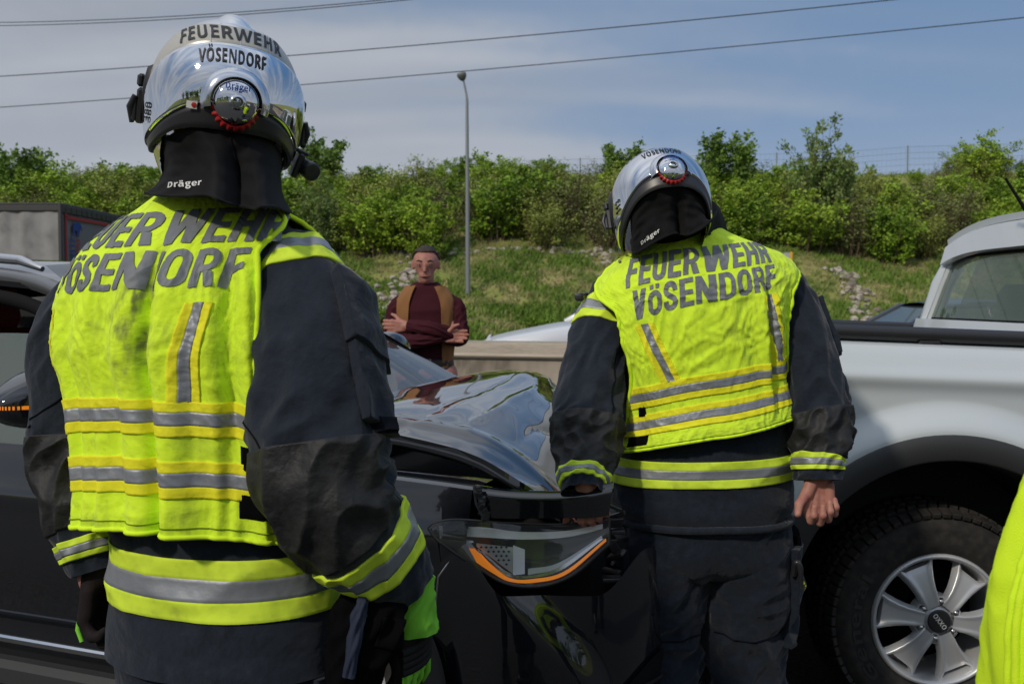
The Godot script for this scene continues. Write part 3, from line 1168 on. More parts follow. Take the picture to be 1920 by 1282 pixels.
func shrub(ms: Array, called: String, label: String, cat: String, at: Vector3, s: float, group := "", sy := 1.0) -> Node3D:
	var o := thing(called, label, cat, at, rng.randf() * TAU, group)
	obj("foliage", ms[0], M.leaves, o)
	obj("stem", ms[1], M.bark, o)
	o.scale = Vector3(s, s * sy, s)
	return o

func vegetation():
	var green_a := Color(0.179, 0.299, 0.024)
	var green_b := Color(0.337, 0.445, 0.046)
	var olive_a := Color(0.207, 0.258, 0.049)
	var olive_b := Color(0.351, 0.375, 0.090)
	var base := {"spread": 1.25, "height": 2.5, "stems": 13, "twigs": 7, "low": 0.12, "reach": 0.62, "leaf": 0.115, "leaves": 5200, "loose": 0.085, "slim": 0.36, "upright": 0.25, "a": green_a, "b": green_b}
	var kinds := []
	kinds.append([shrub_meshes(base, 101), "bright green leafy shrub in the thicket on the embankment"])
	kinds.append([shrub_meshes(base.merged({"a": olive_a, "b": olive_b, "leaf": 0.095, "loose": 0.10, "leaves": 4200}, true), 102), "dull olive twiggy shrub in the thicket on the embankment"])
	kinds.append([shrub_meshes(base.merged({"spread": 1.5, "height": 2.0, "stems": 15}, true), 103), "low spreading green shrub in the thicket on the embankment"])
	kinds.append([shrub_meshes(base.merged({"a": Color(0.15, 0.195, 0.05), "b": Color(0.235, 0.25, 0.09), "leaf": 0.085, "leaves": 1900, "twigs": 13, "stems": 18}, true), 104), "thin greyish shrub with bare branches showing in the thicket"])
	kinds.append([shrub_meshes(base.merged({"a": Color(0.115, 0.21, 0.018), "b": Color(0.22, 0.33, 0.030), "leaf": 0.13}, true), 105), "deep green full shrub in the thicket on the embankment"])
	var pale: Array = shrub_meshes(base.merged({"spread": 1.4, "height": 4.0, "stems": 22, "twigs": 8, "upright": 0.8, "reach": 0.6, "slim": 0.22, "leaf": 0.15, "leaves": 9000, "a": Color(0.13, 0.21, 0.045), "b": Color(0.24, 0.30, 0.10), "low": 0.05}, true), 106)
	var tall: Array = shrub_meshes(base.merged({"spread": 1.2, "height": 3.6, "stems": 9, "twigs": 9, "reach": 0.75, "leaf": 0.17, "slim": 0.30, "leaves": 4200, "a": Color(0.10, 0.185, 0.024), "b": Color(0.17, 0.26, 0.05), "low": 0.3, "upright": 0.35}, true), 107)
	var sprig: Array = shrub_meshes(base.merged({"spread": 0.35, "height": 2.0, "stems": 3, "twigs": 9, "reach": 0.40, "leaf": 0.14, "slim": 0.3, "leaves": 500, "loose": 0.05, "low": 0.35, "upright": 0.5}, true), 108)
	rng.seed = 77
	# thicket: rows up the slope
	var row := 0
	var d := 37.2
	while d < 45.5:
		var x := -0.58 * d
		while x < 0.58 * d:
			var px := x / d * F_PX + 960.0
			var k := rng.randi() % 5
			var xx := x + rng.randf_range(-0.5, 0.5)
			var dd := d + rng.randf_range(-0.6, 0.6)
			var s := rng.randf_range(0.68, 1.0) * (1.0 if d < 40.0 else lerpf(0.86, 0.62, clampf((d - 40.0) / 4.0, 0, 1)))
			if px > 1560 and px < 1760 and d > 43.0: s *= 0.6
			if px > 1420 and px < 1620 and d < 38.0 and rng.randf() < 0.35: k = 3
			if px > 1000 and px < 1230 and d < 40.0: k = [1, 3, 3][rng.randi() % 3]
			if px < 330 and d > 41.0: s *= 0.75
			shrub(kinds[k][0], "shrub", kinds[k][1], "shrub", Vector3(xx, ground_h(xx, -dd) - 0.05, -dd), s * 1.3, kinds[k][1].get_slice(" in the", 0).get_slice(" with", 0) + "s on the embankment", 0.80)
			x += rng.randf_range(1.05, 1.6)
		d += 1.55 + row * 0.06
		row += 1
	# ones that stand out
	for q in [
		[pale, "tall pale willowy shrub with whitish flowers right of the far firefighter", 1545, 480, 37.6, 1.12],
		[tall, "tall leafy young tree behind the near firefighter's helmet lamp", 590, 330, 42.0, 1.0],
		[tall, "leafy young tree rising just left of the far firefighter's helmet", 1172, 330, 42.5, 0.82],
		[tall, "dense young tree rising right of the far firefighter's helmet", 1365, 350, 41.0, 1.05],
		[tall, "leafy tree standing above the truck trailer at the left edge", 40, 400, 40.0, 1.0],
		[sprig, "single upright sprig above the thicket right of the lamp post", 905, 330, 43.5, 0.95],
		[sprig, "thin sprig above the thicket behind the barrier car", 1020, 345, 43.5, 0.55],
		[sprig, "lone sprig on the ridge below the wire fence", 1635, 330, 44.5, 0.6],
		[kinds[0][0], "rounded green bush on the ridge at the right edge", 1850, 330, 42.5, 1.05],
		[kinds[4][0], "dark bush at the grass edge left of the pickup cab", 1665, 500, 36.2, 0.95],
		[kinds[0][0], "big bright bush whose low leaves hang over the stones left of the lamp post", 800, 480, 36.0, 0.95],
		[pale, "feathery pale shrub right of the near firefighter's shoulder", 600, 470, 36.6, 0.75],
	]:
		var at := P(q[2], q[3], q[4])
		shrub(q[0], "shrub", q[1], "shrub", Vector3(at.x, ground_h(at.x, at.z) - 0.05, at.z), q[5])
	var low: Array = shrub_meshes(base.merged({"spread": 0.55, "height": 0.65, "stems": 10, "twigs": 5, "reach": 0.25, "leaf": 0.09, "leaves": 1100, "loose": 0.04, "a": Color(0.10, 0.19, 0.012), "b": Color(0.15, 0.24, 0.02)}, true), 109)
	rng.seed = 78
	for q in [[1010, 632, "small bright green weed clump behind the white car's bonnet"], [820, 488, "small leafy clump among the stones left of the lamp post"], [700, 615, "weed clump beside the stone strip"]]:
		var at := ground_at(q[0], q[1])
		shrub(low, "weed_clump", q[2], "plant", at, 0.9)
	# far bank behind the photographer, seen only in the mirror-like helmets and paint
	for i in 26:
		var x := -34.0 + i * 2.7 + rng.randf_range(-0.8, 0.8)
		var z := 23.0 + rng.randf_range(-3.5, 3.5)
		var k := rng.randi() % 5
		shrub(kinds[k][0], "shrub", "shrub on the bank behind the photographer", "shrub", Vector3(x, ground_h(x, z), z), rng.randf_range(1.2, 1.9), "shrubs on the bank behind the photographer", 1.2)

func street_things():
	# lamp post
	var b := P(877, 640, 33.0)
	var root := thing("street_lamp", "tall grey tapered street lamp with a small drop-shaped head", "street lamp", Vector3(b.x, ground_h(b.x, b.z), b.z))
	var top := P(875.5, 186, 33.0) - root.position
	var mb := MB.new()
	mb.tube(PackedVector3Array([Vector3(0, -0.2, 0), Vector3(0, top.y * 0.4, 0), top]), PackedFloat32Array([0.088, 0.072, 0.048]), 12)
	obj("pole", mb.mesh(), M.galvanised, root)
	var hd := P(866, 146, 33.0) - root.position
	mb = MB.new()
	mb.tube(PackedVector3Array([top, top + Vector3(-0.02, 0.18, 0), hd + Vector3(0.06, -0.12, 0), hd]), PackedFloat32Array([0.04, 0.035, 0.03, 0.03]), 8)
	obj("arm", mb.mesh(), M.galvanised, root)
	mb = MB.new()
	mb.lathe(hd + Vector3(0.03, -0.06, 0), Vector3(-0.25, 1, 0.15), PackedVector2Array([Vector2(0.01, -0.05), Vector2(0.07, -0.02), Vector2(0.12, 0.04), Vector2(0.155, 0.12), Vector2(0.16, 0.19), Vector2(0.12, 0.235), Vector2(0.0, 0.25)]), 18)
	obj("lamp_head", mb.mesh(), M.lamp_housing, root)
	mb = MB.new()
	var st := P(877.5, 577, 33.0) - root.position
	mb.lathe(Vector3(0, st.y, 0), Vector3.UP, PackedVector2Array([Vector2(0.082, -0.13), Vector2(0.0835, -0.13), Vector2(0.0825, 0.13), Vector2(0.081, 0.13)]), 14)
	obj("sticker", mb.mesh(), M.sticker_blue, root)
	# overhead lines; the pylons stand far outside the view
	var wires := [
		["upper of the two close power lines crossing the sky at top left", [0, 42], [745, -3], 0.022, 52.0],
		["lower of the two close power lines crossing the sky at top left", [0, 48], [740, 2], 0.022, 52.5],
		["power line crossing the whole sky behind the near helmet to the upper right", [0, 143], [1670, 0], 0.026, 50.0],
		["lowest power line, passing just above the lamp head to the right edge", [0, 201], [1920, 33], 0.024, 50.0],
	]
	for w in wires:
		var p0 := P(w[1][0], w[1][1], w[4] * 1.12)
		var p1 := P(w[2][0], w[2][1], w[4] * 0.92)
		var r := thing("power_line", w[0], "power line", p0, 0.0, "")
		var path := PackedVector3Array()
		for i in 41:
			var t := lerpf(-1.2, 2.4, i / 40.0)
			path.append(p0.lerp(p1, t) - p0 + Vector3(0, 0.9 * (t * t - t), 0))
		mb = MB.new()
		mb.tube(path, PackedFloat32Array([w[3]]), 6, false)
		obj("cable", mb.mesh(), M.wire_dark, r)
	# wire fence on the ridge
	var f := thing("wire_fence", "thin wire fence with grey posts on top of the embankment", "fence", P(1088, 320, 47.0))
	var tops := []
	for i in 11:
		var px := 1088.0 + 123.0 * (i - 1) if i > 0 else 965.0
		var t := P(px, 296.0 - 0.028 * (px - 1088.0) - (6.0 if px > 1600 else 0.0), 47.0)
		var foot := Vector3(t.x, ground_h(t.x, t.z) - 0.2, t.z)
		mb = MB.new()
		mb.tube(PackedVector3Array([foot - f.position, t - f.position]), PackedFloat32Array([0.032]), 6)
		obj("post", mb.mesh(), M.galvanised, f)
		tops.append(t)
	for k in 6:
		mb = MB.new()
		var path := PackedVector3Array()
		for t: Vector3 in tops: path.append(t - f.position - Vector3(0, 0.06 + 0.28 * k, 0))
		mb.tube(path, PackedFloat32Array([0.006]), 4, false)
		obj("wire", mb.mesh(), M.galvanised, f)
	mb = MB.new()
	for i in 10:
		for k in 14:
			var t: Vector3 = (tops[i] as Vector3).lerp(tops[i + 1], (k + 0.5) / 14.0) - f.position
			mb.tube(PackedVector3Array([t - Vector3(0, 0.06, 0), t - Vector3(0, 1.5, 0)]), PackedFloat32Array([0.0035]), 3, false)
	tag(obj("mesh_wires", mb.mesh(), M.galvanised, f), "", "", "", "stuff")
	# marker post
	var mp := P(1479, 500, 30.5)
	var r2 := thing("marker_post", "grey marker post with a yellow edge behind the far firefighter's right shoulder", "post", Vector3(mp.x, ground_h(mp.x, mp.z), mp.z))
	var hh := P(1479, 474, 30.5).y - r2.position.y
	mb = MB.new()
	mb.box(Vector3(-0.06, hh * 0.5, 0), Vector3(0.20, hh, 0.05), Basis.IDENTITY, 0.006)
	obj("panel", mb.mesh(), M.post_grey, r2)
	mb = MB.new()
	mb.box(Vector3(0.075, hh * 0.5 + 0.03, 0.004), Vector3(0.07, hh, 0.06), Basis.IDENTITY, 0.006)
	obj("yellow_edge", mb.mesh(), M.post_yellow, r2)

func trailer():
	var c := P(112, 380, 26.4)
	var root := thing("truck_trailer", "grey curtain-sided truck trailer with a red outlined side behind the black car", "trailer", Vector3(c.x, 0, c.z))
	var H := c.y
	var W := 2.55
	var Ln := 13.4
	var mb := MB.new()
	# body with soft dents
	var p := PackedVector3Array()
	for j in 24:
		for i in 40:
			var u := i / 39.0
			var v := j / 23.0
			p.append(Vector3(-W + W * u, 1.15 + (H - 1.3) * v, 0.025 * nz.get_noise_2d(u * 9.0, v * 1.2) + 0.012 * sin(u * TAU * 5.0)))
	mb.grid(p, 40, 24, false, true)
	obj("end_curtain", mb.mesh(), M.tarp_grey, root)
	mb = MB.new()
	p.clear()
	for j in 12:
		for i in 60:
			var u := i / 59.0
			var v := j / 11.0
			p.append(Vector3(0.02 * nz.get_noise_2d(u * 20.0, v * 2.0), 1.15 + (H - 1.3) * v, -Ln * u))
	mb.grid(p, 60, 12, false, true)
	obj("side_curtain", mb.mesh(), M.tarp_side, root)
	mb = MB.new()
	mb.box(Vector3(-W * 0.5, H - 0.03, -Ln * 0.5), Vector3(W + 0.06, 0.06, Ln + 0.06), Basis.IDENTITY, 0.02)
	mb.box(Vector3(-W, H * 0.5 + 0.6, -Ln * 0.5), Vector3(0.04, H - 1.3, Ln - 0.1))
	mb.box(Vector3(-W * 0.5, H * 0.5 + 0.6, -Ln), Vector3(W, H - 1.3, 0.04))
	obj("roof", mb.mesh(), M.truck_frame, root)
	mb = MB.new()
	for x: float in [-W, 0.0]:
		mb.box(Vector3(x, H * 0.5 + 0.55, 0.02), Vector3(0.09, H - 1.1, 0.09), Basis.IDENTITY, 0.015)
	mb.box(Vector3(-W * 0.5, H - 0.14, 0.03), Vector3(W, 0.16, 0.06), Basis.IDENTITY, 0.015)
	mb.box(Vector3(0.03, H - 0.16, -Ln * 0.5), Vector3(0.06, 0.20, Ln), Basis.IDENTITY, 0.015)
	for k in 40:
		mb.box(Vector3(0.062, H - 0.16, -0.2 - k * 0.33), Vector3(0.02, 0.16, 0.04))
	obj("corner_frame", mb.mesh(), M.truck_frame, root)
	mb = MB.new()
	mb.box(Vector3(0.045, H * 0.5 + 0.5, -0.22), Vector3(0.012, H - 1.45, 0.09))
	mb.box(Vector3(0.045, H - 0.36, -Ln * 0.5), Vector3(0.012, 0.075, Ln - 0.45))
	obj("red_border", mb.mesh(), M.red_paint, root)
	# vertical lettering on the side
	for q in [["SCHMITZ", -0.72, M.blue_print], ["CARGOBULL", -1.06, M.red_paint]]:
		mb = MB.new()
		var zz: float = q[1]
		var low := H - 2.12
		text_on(mb, q[0], func(x: float, y: float) -> Vector3: return Vector3(0.05, low + x * 1.25, zz - (1.0 - y) * 0.26 + 0.26))
		obj("lettering", mb.mesh(), q[2], root)
	mb = MB.new()
	var el := PackedVector2Array([Vector2(0, 0), Vector2(0.06, 0.0), Vector2(0.09, 0.14), Vector2(0.2, 0.14), Vector2(0.22, 0), Vector2(0.29, 0), Vector2(0.31, 0.16), Vector2(0.36, 0.22), Vector2(0.42, 0.16), Vector2(0.45, 0.19), Vector2(0.38, 0.32), Vector2(0.28, 0.36), Vector2(0.08, 0.33), Vector2(0.0, 0.24)])
	mb.prism(el, Vector3(0.05, H - 0.84, -0.62), Vector3(0, 0, -1.3), Vector3(0, 1.1, 0), 0.004)
	obj("emblem", mb.mesh(), M.blue_print, root)
	mb = MB.new()
	mb.box(Vector3(-W * 0.5, 1.05, -Ln * 0.5), Vector3(W, 0.2, Ln))
	obj("chassis", mb.mesh(), M.truck_frame, root)
	for x: float in [-W + 0.25, -0.25]:
		for z: float in [-1.4, -2.8, -10.0]:
			mb = MB.new()
			mb.lathe(Vector3(x - 0.15, 0.5, z), Vector3.RIGHT, PackedVector2Array([Vector2(0.0, 0.05), Vector2(0.28, 0.05), Vector2(0.3, 0.0), Vector2(0.48, 0.0), Vector2(0.5, 0.03), Vector2(0.5, 0.27), Vector2(0.48, 0.3), Vector2(0.3, 0.3), Vector2(0.28, 0.25), Vector2(0.0, 0.25)]), 20)
			obj("wheel", mb.mesh(), M.rubber, root)

# ---------------------------------------------------------------- vehicles in the distance (forward is local +x)
func section_car(called: String, label: String, paint: Material, at: Vector3, turn: float, k: Dictionary) -> Node3D:
	var root := thing(called, label, "car", at, turn)
	var L: float = k.length
	var W: float = k.width * 0.5
	# stations: x, top height, half width factor
	var st := []
	for q in k.deck: st.append(Vector3(q[0], q[1], q[2]))
	var nu := 44
	var nv := 15
	var p := PackedVector3Array()
	var prof := [Vector2(0.0, 0.20), Vector2(0.78, 0.20), Vector2(0.93, 0.25), Vector2(0.99, 0.42), Vector2(1.0, 0.60), Vector2(0.985, 0.80), Vector2(0.93, 0.965), Vector2(0.80, 1.0), Vector2(0.45, 1.025), Vector2(0.0, 1.035)]
	for sgn: float in [1.0, -1.0]:
		p.clear()
		for j in nv:
			var t := float(j) / (nv - 1)
			var q := curve2(prof, t)
			for i in nu:
				var s := curve(st, float(i) / (nu - 1))
				var y := q.y * s.y if q.y > 0.42 else q.y
				var w := W * s.z * q.x
				for wx: float in [k.axle_front, k.axle_rear]:
					var dd := 0.37 * 0.37 - (s.x - wx) * (s.x - wx)
					if dd > 0.0 and q.x > 0.9: y = maxf(y, 0.33 + sqrt(dd))
				p.append(Vector3(s.x, y, sgn * w))
		var mb := MB.new()
		mb.grid(p, nu, nv, false, sgn > 0)
		obj("body_side", mb.mesh(), paint, root)
	var roof: Array = k.roof   # outline of the greenhouse side, from the bonnet over the roof to the tail
	var belt: float = k.belt
	var mb2 := MB.new()
	var rw: float = W * 0.72
	var bw: float = W * 0.92
	var mid := []
	for q in roof: mid.append(Vector3(q[0], q[1], 0))
	p.clear()
	var roofp := PackedVector3Array()
	for i in 20:
		var c := curve(mid.slice(1, mid.size() - 1), i / 19.0)
		for j in 9:
			var z := lerpf(-rw, rw, j / 8.0)
			roofp.append(Vector3(c.x, c.y - 0.05 * pow(absf(z) / rw, 3.0) + 0.02, z))
	mb2.grid(roofp, 9, 20, false, true)
	obj("roof", mb2.mesh(), paint, root)
	var a0 := Vector3(roof[0][0], roof[0][1], bw)
	var a1 := Vector3(roof[1][0], roof[1][1] - 0.03, rw)
	var b1 := Vector3(roof[roof.size() - 2][0], roof[roof.size() - 2][1] - 0.03, rw)
	var b0 := Vector3(roof[-1][0], roof[-1][1], bw)
	var mr := Vector3(1, 1, -1)
	for m: Vector3 in [Vector3.ONE, mr]:
		mb2 = MB.new()
		mb2.tube(PackedVector3Array([a0 * m, a1 * m, (a1.lerp(b1, 0.5) + Vector3(0, 0.01, 0)) * m, b1 * m, b0 * m]), PackedFloat32Array([0.035, 0.035, 0.03, 0.035, 0.05]), 8)
		var bp := a1.lerp(b1, 0.5)
		mb2.tube(PackedVector3Array([bp * m, Vector3(bp.x - 0.05, belt, bw) * m]), PackedFloat32Array([0.035, 0.04]), 6)
		obj("pillar", mb2.mesh(), paint, root)
		mb2 = MB.new()
		mb2.grid(PackedVector3Array([a0 * m, b0 * m, a1 * m, b1 * m]), 2, 2)
		obj("side_window", mb2.mesh(), M.glass_dark, root)
		# mirror
		mb2 = MB.new()
		mb2.lathe((a0 + Vector3(-0.22, 0.10, 0.14)) * m, Vector3(1, 0, 0), PackedVector2Array([Vector2(0.0, -0.06), Vector2(0.06, -0.055), Vector2(0.085, 0.0), Vector2(0.07, 0.06), Vector2(0.03, 0.10), Vector2(0.0, 0.11)]), 14, 1.0)
		mb2.box((a0 + Vector3(-0.2, 0.03, 0.06)) * m, Vector3(0.05, 0.04, 0.14), Basis.IDENTITY, 0.01)
		obj("mirror", mb2.mesh(), M.black_satin, root)
		mb2 = MB.new()
		mb2.lathe(Vector3(L * 0.5 - 0.18, 0.66, W * 0.72) * m, Vector3(1, 0.2, 0.45 * m.z), PackedVector2Array([Vector2(0.12, -0.02), Vector2(0.11, 0.02), Vector2(0.06, 0.045), Vector2(0.0, 0.05)]), 16, 0.6)
		obj("headlight", mb2.mesh(), M.lamp_grey, root)
	mb2 = MB.new()
	mb2.grid(PackedVector3Array([a0 * mr, a0, a1 * mr, a1]), 2, 2)
	obj("windscreen", mb2.mesh(), M.glass_dark, root)
	mb2 = MB.new()
	mb2.grid(PackedVector3Array([b0 * mr, b0, b1 * mr, b1]), 2, 2)
	obj("rear_window", mb2.mesh(), M.glass_dark, root)
	mb2 = MB.new()
	for x: float in [0.15, -0.75]:
		for z: float in [-0.38, 0.38]:
			mb2.box(Vector3(x - 0.15, 0.85, z), Vector3(0.14, 0.6, 0.46), Basis.IDENTITY, 0.05)
			mb2.box(Vector3(x - 0.18, 1.22, z), Vector3(0.10, 0.18, 0.26), Basis.IDENTITY, 0.04)
	obj("seats", mb2.mesh(), M.interior, root)
	for wx: float in [k.axle_front, k.axle_rear]:
		for m: float in [1.0, -1.0]:
			mb2 = MB.new()
			mb2.lathe(Vector3(wx, 0.32, m * (W - 0.2)), Vector3(0, 0, m), PackedVector2Array([Vector2(0.0, 0.0), Vector2(0.30, 0.0), Vector2(0.32, 0.03), Vector2(0.32, 0.17), Vector2(0.30, 0.20), Vector2(0.215, 0.20), Vector2(0.21, 0.16)]), 28)
			var ty := obj("wheel", mb2.mesh(), M.rubber, root)
			mb2 = MB.new()
			mb2.lathe(Vector3(wx, 0.32, m * (W - 0.2)), Vector3(0, 0, m), PackedVector2Array([Vector2(0.212, 0.165), Vector2(0.19, 0.15), Vector2(0.06, 0.17), Vector2(0.0, 0.175)]), 20)
			obj("rim", mb2.mesh(), M.rim_silver, ty)
	return root

func far_cars():
	var sedan := {"length": 4.5, "width": 1.80, "axle_front": 1.40, "axle_rear": -1.35, "belt": 0.96,
		"deck": [[2.22, 0.50, 0.55], [2.17, 0.66, 0.80], [1.95, 0.76, 0.93], [1.5, 0.855, 0.99], [0.95, 0.945, 1.0], [0.2, 0.965, 1.0], [-0.9, 0.985, 1.0], [-1.7, 1.0, 0.98], [-2.15, 0.95, 0.88], [-2.25, 0.6, 0.7]],
		"roof": [[0.98, 0.955], [0.25, 1.40], [-0.35, 1.46], [-1.0, 1.41], [-1.85, 1.0]]}
	var at := P(923, 640, 12.6)
	section_car("parked_car", "silver white car facing left behind the barrier, bonnet and front window showing", M.car_silver, Vector3(at.x + 2.0, 0.14, at.z - 0.9), PI, sedan)
	var b := P(1612, 606, 12.4)
	section_car("parked_car", "dark blue car behind the pickup, only its roof and windscreen showing", M.car_blue, Vector3(b.x + 1.35, -0.05, b.z - 0.9), PI, sedan)

# ---------------------------------------------------------------- crashed black car. Local: x forward, y up, z towards the photographer's side
var suv_root: Node3D
func suv_side(a: float, h: float, off := 0.0) -> Vector3:
	# outer skin of the near side; curls round to the front
	var plan := [Vector2(-4.25, -0.35), Vector2(-4.1, -0.10), Vector2(-3.6, -0.02), Vector2(-2.6, 0.0), Vector2(-1.6, 0.0), Vector2(-0.8, 0.005), Vector2(-0.36, 0.0), Vector2(-0.12, -0.005), Vector2(0.05, -0.045), Vector2(0.15, -0.13), Vector2(0.21, -0.30), Vector2(0.25, -0.62), Vector2(0.26, -0.95)]
	var q := curve2(plan, a)
	var q2 := curve2(plan, a + 0.004)
	var t := (q2 - q).normalized()
	var nrm := Vector2(-t.y, t.x)
	if nrm.y < 0.0 and t.x > 0.3: nrm = -nrm
	if t.x <= 0.3 and nrm.x < 0.0: nrm = -nrm
	var bulge := -0.085 * pow((h - 0.70) / 0.34, 2.0) if h > 0.70 else -0.025 * pow((h - 0.70) / 0.3, 2.0)
	bulge += -0.018 * exp(-pow((h - 0.45) / 0.09, 2.0)) * (1.0 if a < 0.52 else 0.0)
	q += nrm * (bulge + off)
	return Vector3(q.x, h, q.y)

# place along the plan curve (0..1) of a given lengthwise position on the side
func suv_a(x: float) -> float:
	var lo := 0.0
	var hi := 0.75
	for i in 24:
		var m := (lo + hi) * 0.5
		if suv_side(m, 0.7).x < x: lo = m
		else: hi = m
	return lo

func suv_strip(a0: float, a1: float, h0: Callable, h1: Callable, off: float, nu: int, nv: int) -> PackedVector3Array:
	var p := PackedVector3Array()
	for j in nv:
		for i in nu:
			var u := float(i) / (nu - 1)
			var a := lerpf(a0, a1, u)
			p.append(suv_side(a, lerpf(h0.call(u), h1.call(u), float(j) / (nv - 1)), off))
	return p

func suv():
	var root := thing("crashed_car", "black SUV with its bonnet buckled up against the white pickup", "car", Vector3(0.12, 0, -2.42), deg_to_rad(-22.0))
	suv_root = root
	var inv := root.transform.affine_inverse()
	var W := func(px: float, py: float, d: float) -> Vector3: return inv * P(px, py, d)
	var black: Material = M.car_black
	var ac := -0.74      # front axle
	var arch := func(x: float, base: float) -> float:
		for c: float in [ac, -3.42]:
			var dd := 0.405 * 0.405 - (x - c) * (x - c)
			if dd > 0.0: base = maxf(base, 0.345 + sqrt(dd))
		return base
	# --- near side: rear quarter, doors, wing
	var mirror := func(p: PackedVector3Array) -> PackedVector3Array:
		var q := PackedVector3Array()
		for v in p: q.append(Vector3(v.x, v.y, -1.86 - v.z))
		return q
	var panels := [["rear_quarter", -4.2, -3.05], ["rear_door", -3.04, -2.26], ["front_door", -2.25, -1.16], ["front_wing", -1.15, -0.255]]
	for q in panels:
		var nu := 90 if q[0] != "rear_door" else 30
		var nv := 34
		var p := PackedVector3Array()
		var a0 := suv_a(q[1])
		var a1 := suv_a(q[2])
		for j in nv:
			for i in nu:
				var a := lerpf(a0, a1, float(i) / (nu - 1))
				var x := suv_side(a, 0.7).x
				var lo: float = arch.call(x, 0.24)
				var top := 0.955 if q[0] != "front_wing" else lerpf(0.955, 0.925, float(i) / (nu - 1))
				var h := lerpf(lo, top, float(j) / (nv - 1))
				var v := suv_side(a, h)
				# swage line through the handles and one low on the doors
				v.z += 0.010 * exp(-pow((h - 0.80) / 0.035, 2.0)) - 0.012 * exp(-pow((h - 0.36) / 0.05, 2.0))
				p.append(v)
		var mb := MB.new()
		mb.grid(p, nu, nv, false, true)
		obj(q[0], mb.mesh(), black, root)
		mb = MB.new()
		mb.grid(mirror.call(p), nu, nv)
		obj(q[0], mb.mesh(), black, root)
	# inner side of the wing top and the dark engine bay
	var mb := MB.new()
	var p := PackedVector3Array()
	for j in 5:
		for i in 30:
			var x := lerpf(-1.15, -0.235, i / 29.0)
			var v := suv_side(suv_a(x), lerpf(0.955, 0.925, i / 29.0))
			var t := j / 4.0
			p.append(v + Vector3(0, [0.0, 0.012, 0.014, -0.005, -0.07][j], -[0.0, 0.02, 0.09, 0.145, 0.16][j]))
	mb.grid(p, 30, 5, false, true)
	obj("wing_top", mb.mesh(), black, root)
	mb = MB.new()
	mb.box(Vector3(-0.55, 0.60, -0.93), Vector3(1.2, 0.42, 1.5), Basis.IDENTITY, 0.03)
	for i in 7:
		mb.box(Vector3(-0.95 + 0.15 * i, 0.84, -0.32 - 0.03 * (i % 3)), Vector3(0.09, 0.08, 0.14), Basis.IDENTITY, 0.02)
	obj("engine_bay", mb.mesh(), M.interior, root)
	mb = MB.new()
	for i in 14:
		mb.box(Vector3(-0.93 + 0.022 * i, 0.925, -0.235), Vector3(0.009, 0.05, 0.012))
	obj("cowl_grille", mb.mesh(), M.cladding, root)
	# sill, arch cladding, wheels
	for s in 2:
		mb = MB.new()
		mb.box(Vector3(-2.08, 0.215, -0.05 if s == 0 else -1.81), Vector3(1.85, 0.09, 0.10), Basis.IDENTITY, 0.02)
		obj("sill", mb.mesh(), M.cladding, root)
		mb = MB.new()
		mb.box(Vector3(-2.08, 0.345, 0.012 if s == 0 else -1.872), Vector3(1.8, 0.022, 0.02), Basis.IDENTITY, 0.006)
		obj("door_moulding", mb.mesh(), M.trim_chrome, root)
		for cx: float in [ac, -3.42]:
			p = PackedVector3Array()
			for i in 40:
				var th := lerpf(-0.25, PI + 0.25, i / 39.0)
				for k in 4:
					var r: float = [0.425, 0.422, 0.352, 0.345][k]
					var z: float = [0.006, 0.018, 0.018, -0.06][k]
					p.append(Vector3(cx + cos(th) * r, 0.345 + sin(th) * r, z - 0.02 if s == 0 else -1.86 - z + 0.02))
			mb = MB.new()
			mb.grid(p, 4, 40, false, s == 1)
			obj("arch_cladding", mb.mesh(), M.cladding, root)
			mb = MB.new()
			var zz := -0.24 if s == 0 else -1.62
			var dir := Vector3(0, 0, 1 if s == 0 else -1)
			mb.lathe(Vector3(cx, 0.335, zz), dir, PackedVector2Array([Vector2(0.0, -0.02), Vector2(0.31, -0.02), Vector2(0.33, 0.0), Vector2(0.335, 0.05), Vector2(0.335, 0.16), Vector2(0.33, 0.20), Vector2(0.30, 0.215), Vector2(0.235, 0.21), Vector2(0.23, 0.17)]), 40)
			var ty := obj("wheel", mb.mesh(), M.rubber, root)
			mb = MB.new()
			mb.lathe(Vector3(cx, 0.335, zz), dir, PackedVector2Array([Vector2(0.235, 0.205), Vector2(0.222, 0.195), Vector2(0.215, 0.13), Vector2(0.0, 0.12)]), 30)
			for k in 5:
				var an := TAU * k / 5.0
				mb.box(Vector3(cx + cos(an) * 0.12, 0.335 + sin(an) * 0.12, zz + dir.z * 0.17), Vector3(0.24, 0.05, 0.03), Basis(Vector3.BACK, an), 0.01)
			obj("rim", mb.mesh(), M.rim_silver, ty)
			mb = MB.new()
			mb.box(Vector3(cx, 0.42, -0.3 if s == 0 else -1.56), Vector3(0.8, 0.72, 0.30))
			obj("wheel_housing", mb.mesh(), M.interior, root)
	# --- greenhouse
	var a_base := Vector3(-1.02, 0.985, -0.10)
	var a_top := Vector3(-1.96, 1.475, -0.27)
	var c_top := Vector3(-3.70, 1.50, -0.30)
	var d_base := Vector3(-4.12, 0.98, -0.16)
	var far := func(v: Vector3) -> Vector3: return Vector3(v.x, v.y, -1.86 - v.z)
	p = PackedVector3Array()
	for i in 24:
		var x := lerpf(-1.90, -3.85, i / 23.0)
		var crown := 1.515 + 0.055 * sin(clampf((x + 3.95) / 2.1, 0, 1) * PI) - 0.05 * pow(clampf((-x - 2.9) / 0.95, 0, 1), 2.0)
		for j in 17:
			var u := j / 16.0 * 2.0 - 1.0
			p.append(Vector3(x, crown - 0.075 * pow(absf(u), 2.6), -0.93 + u * 0.675))
	mb = MB.new()
	mb.shell(p, 17, 24, 0.02, true)
	obj("roof", mb.mesh(), black, root)
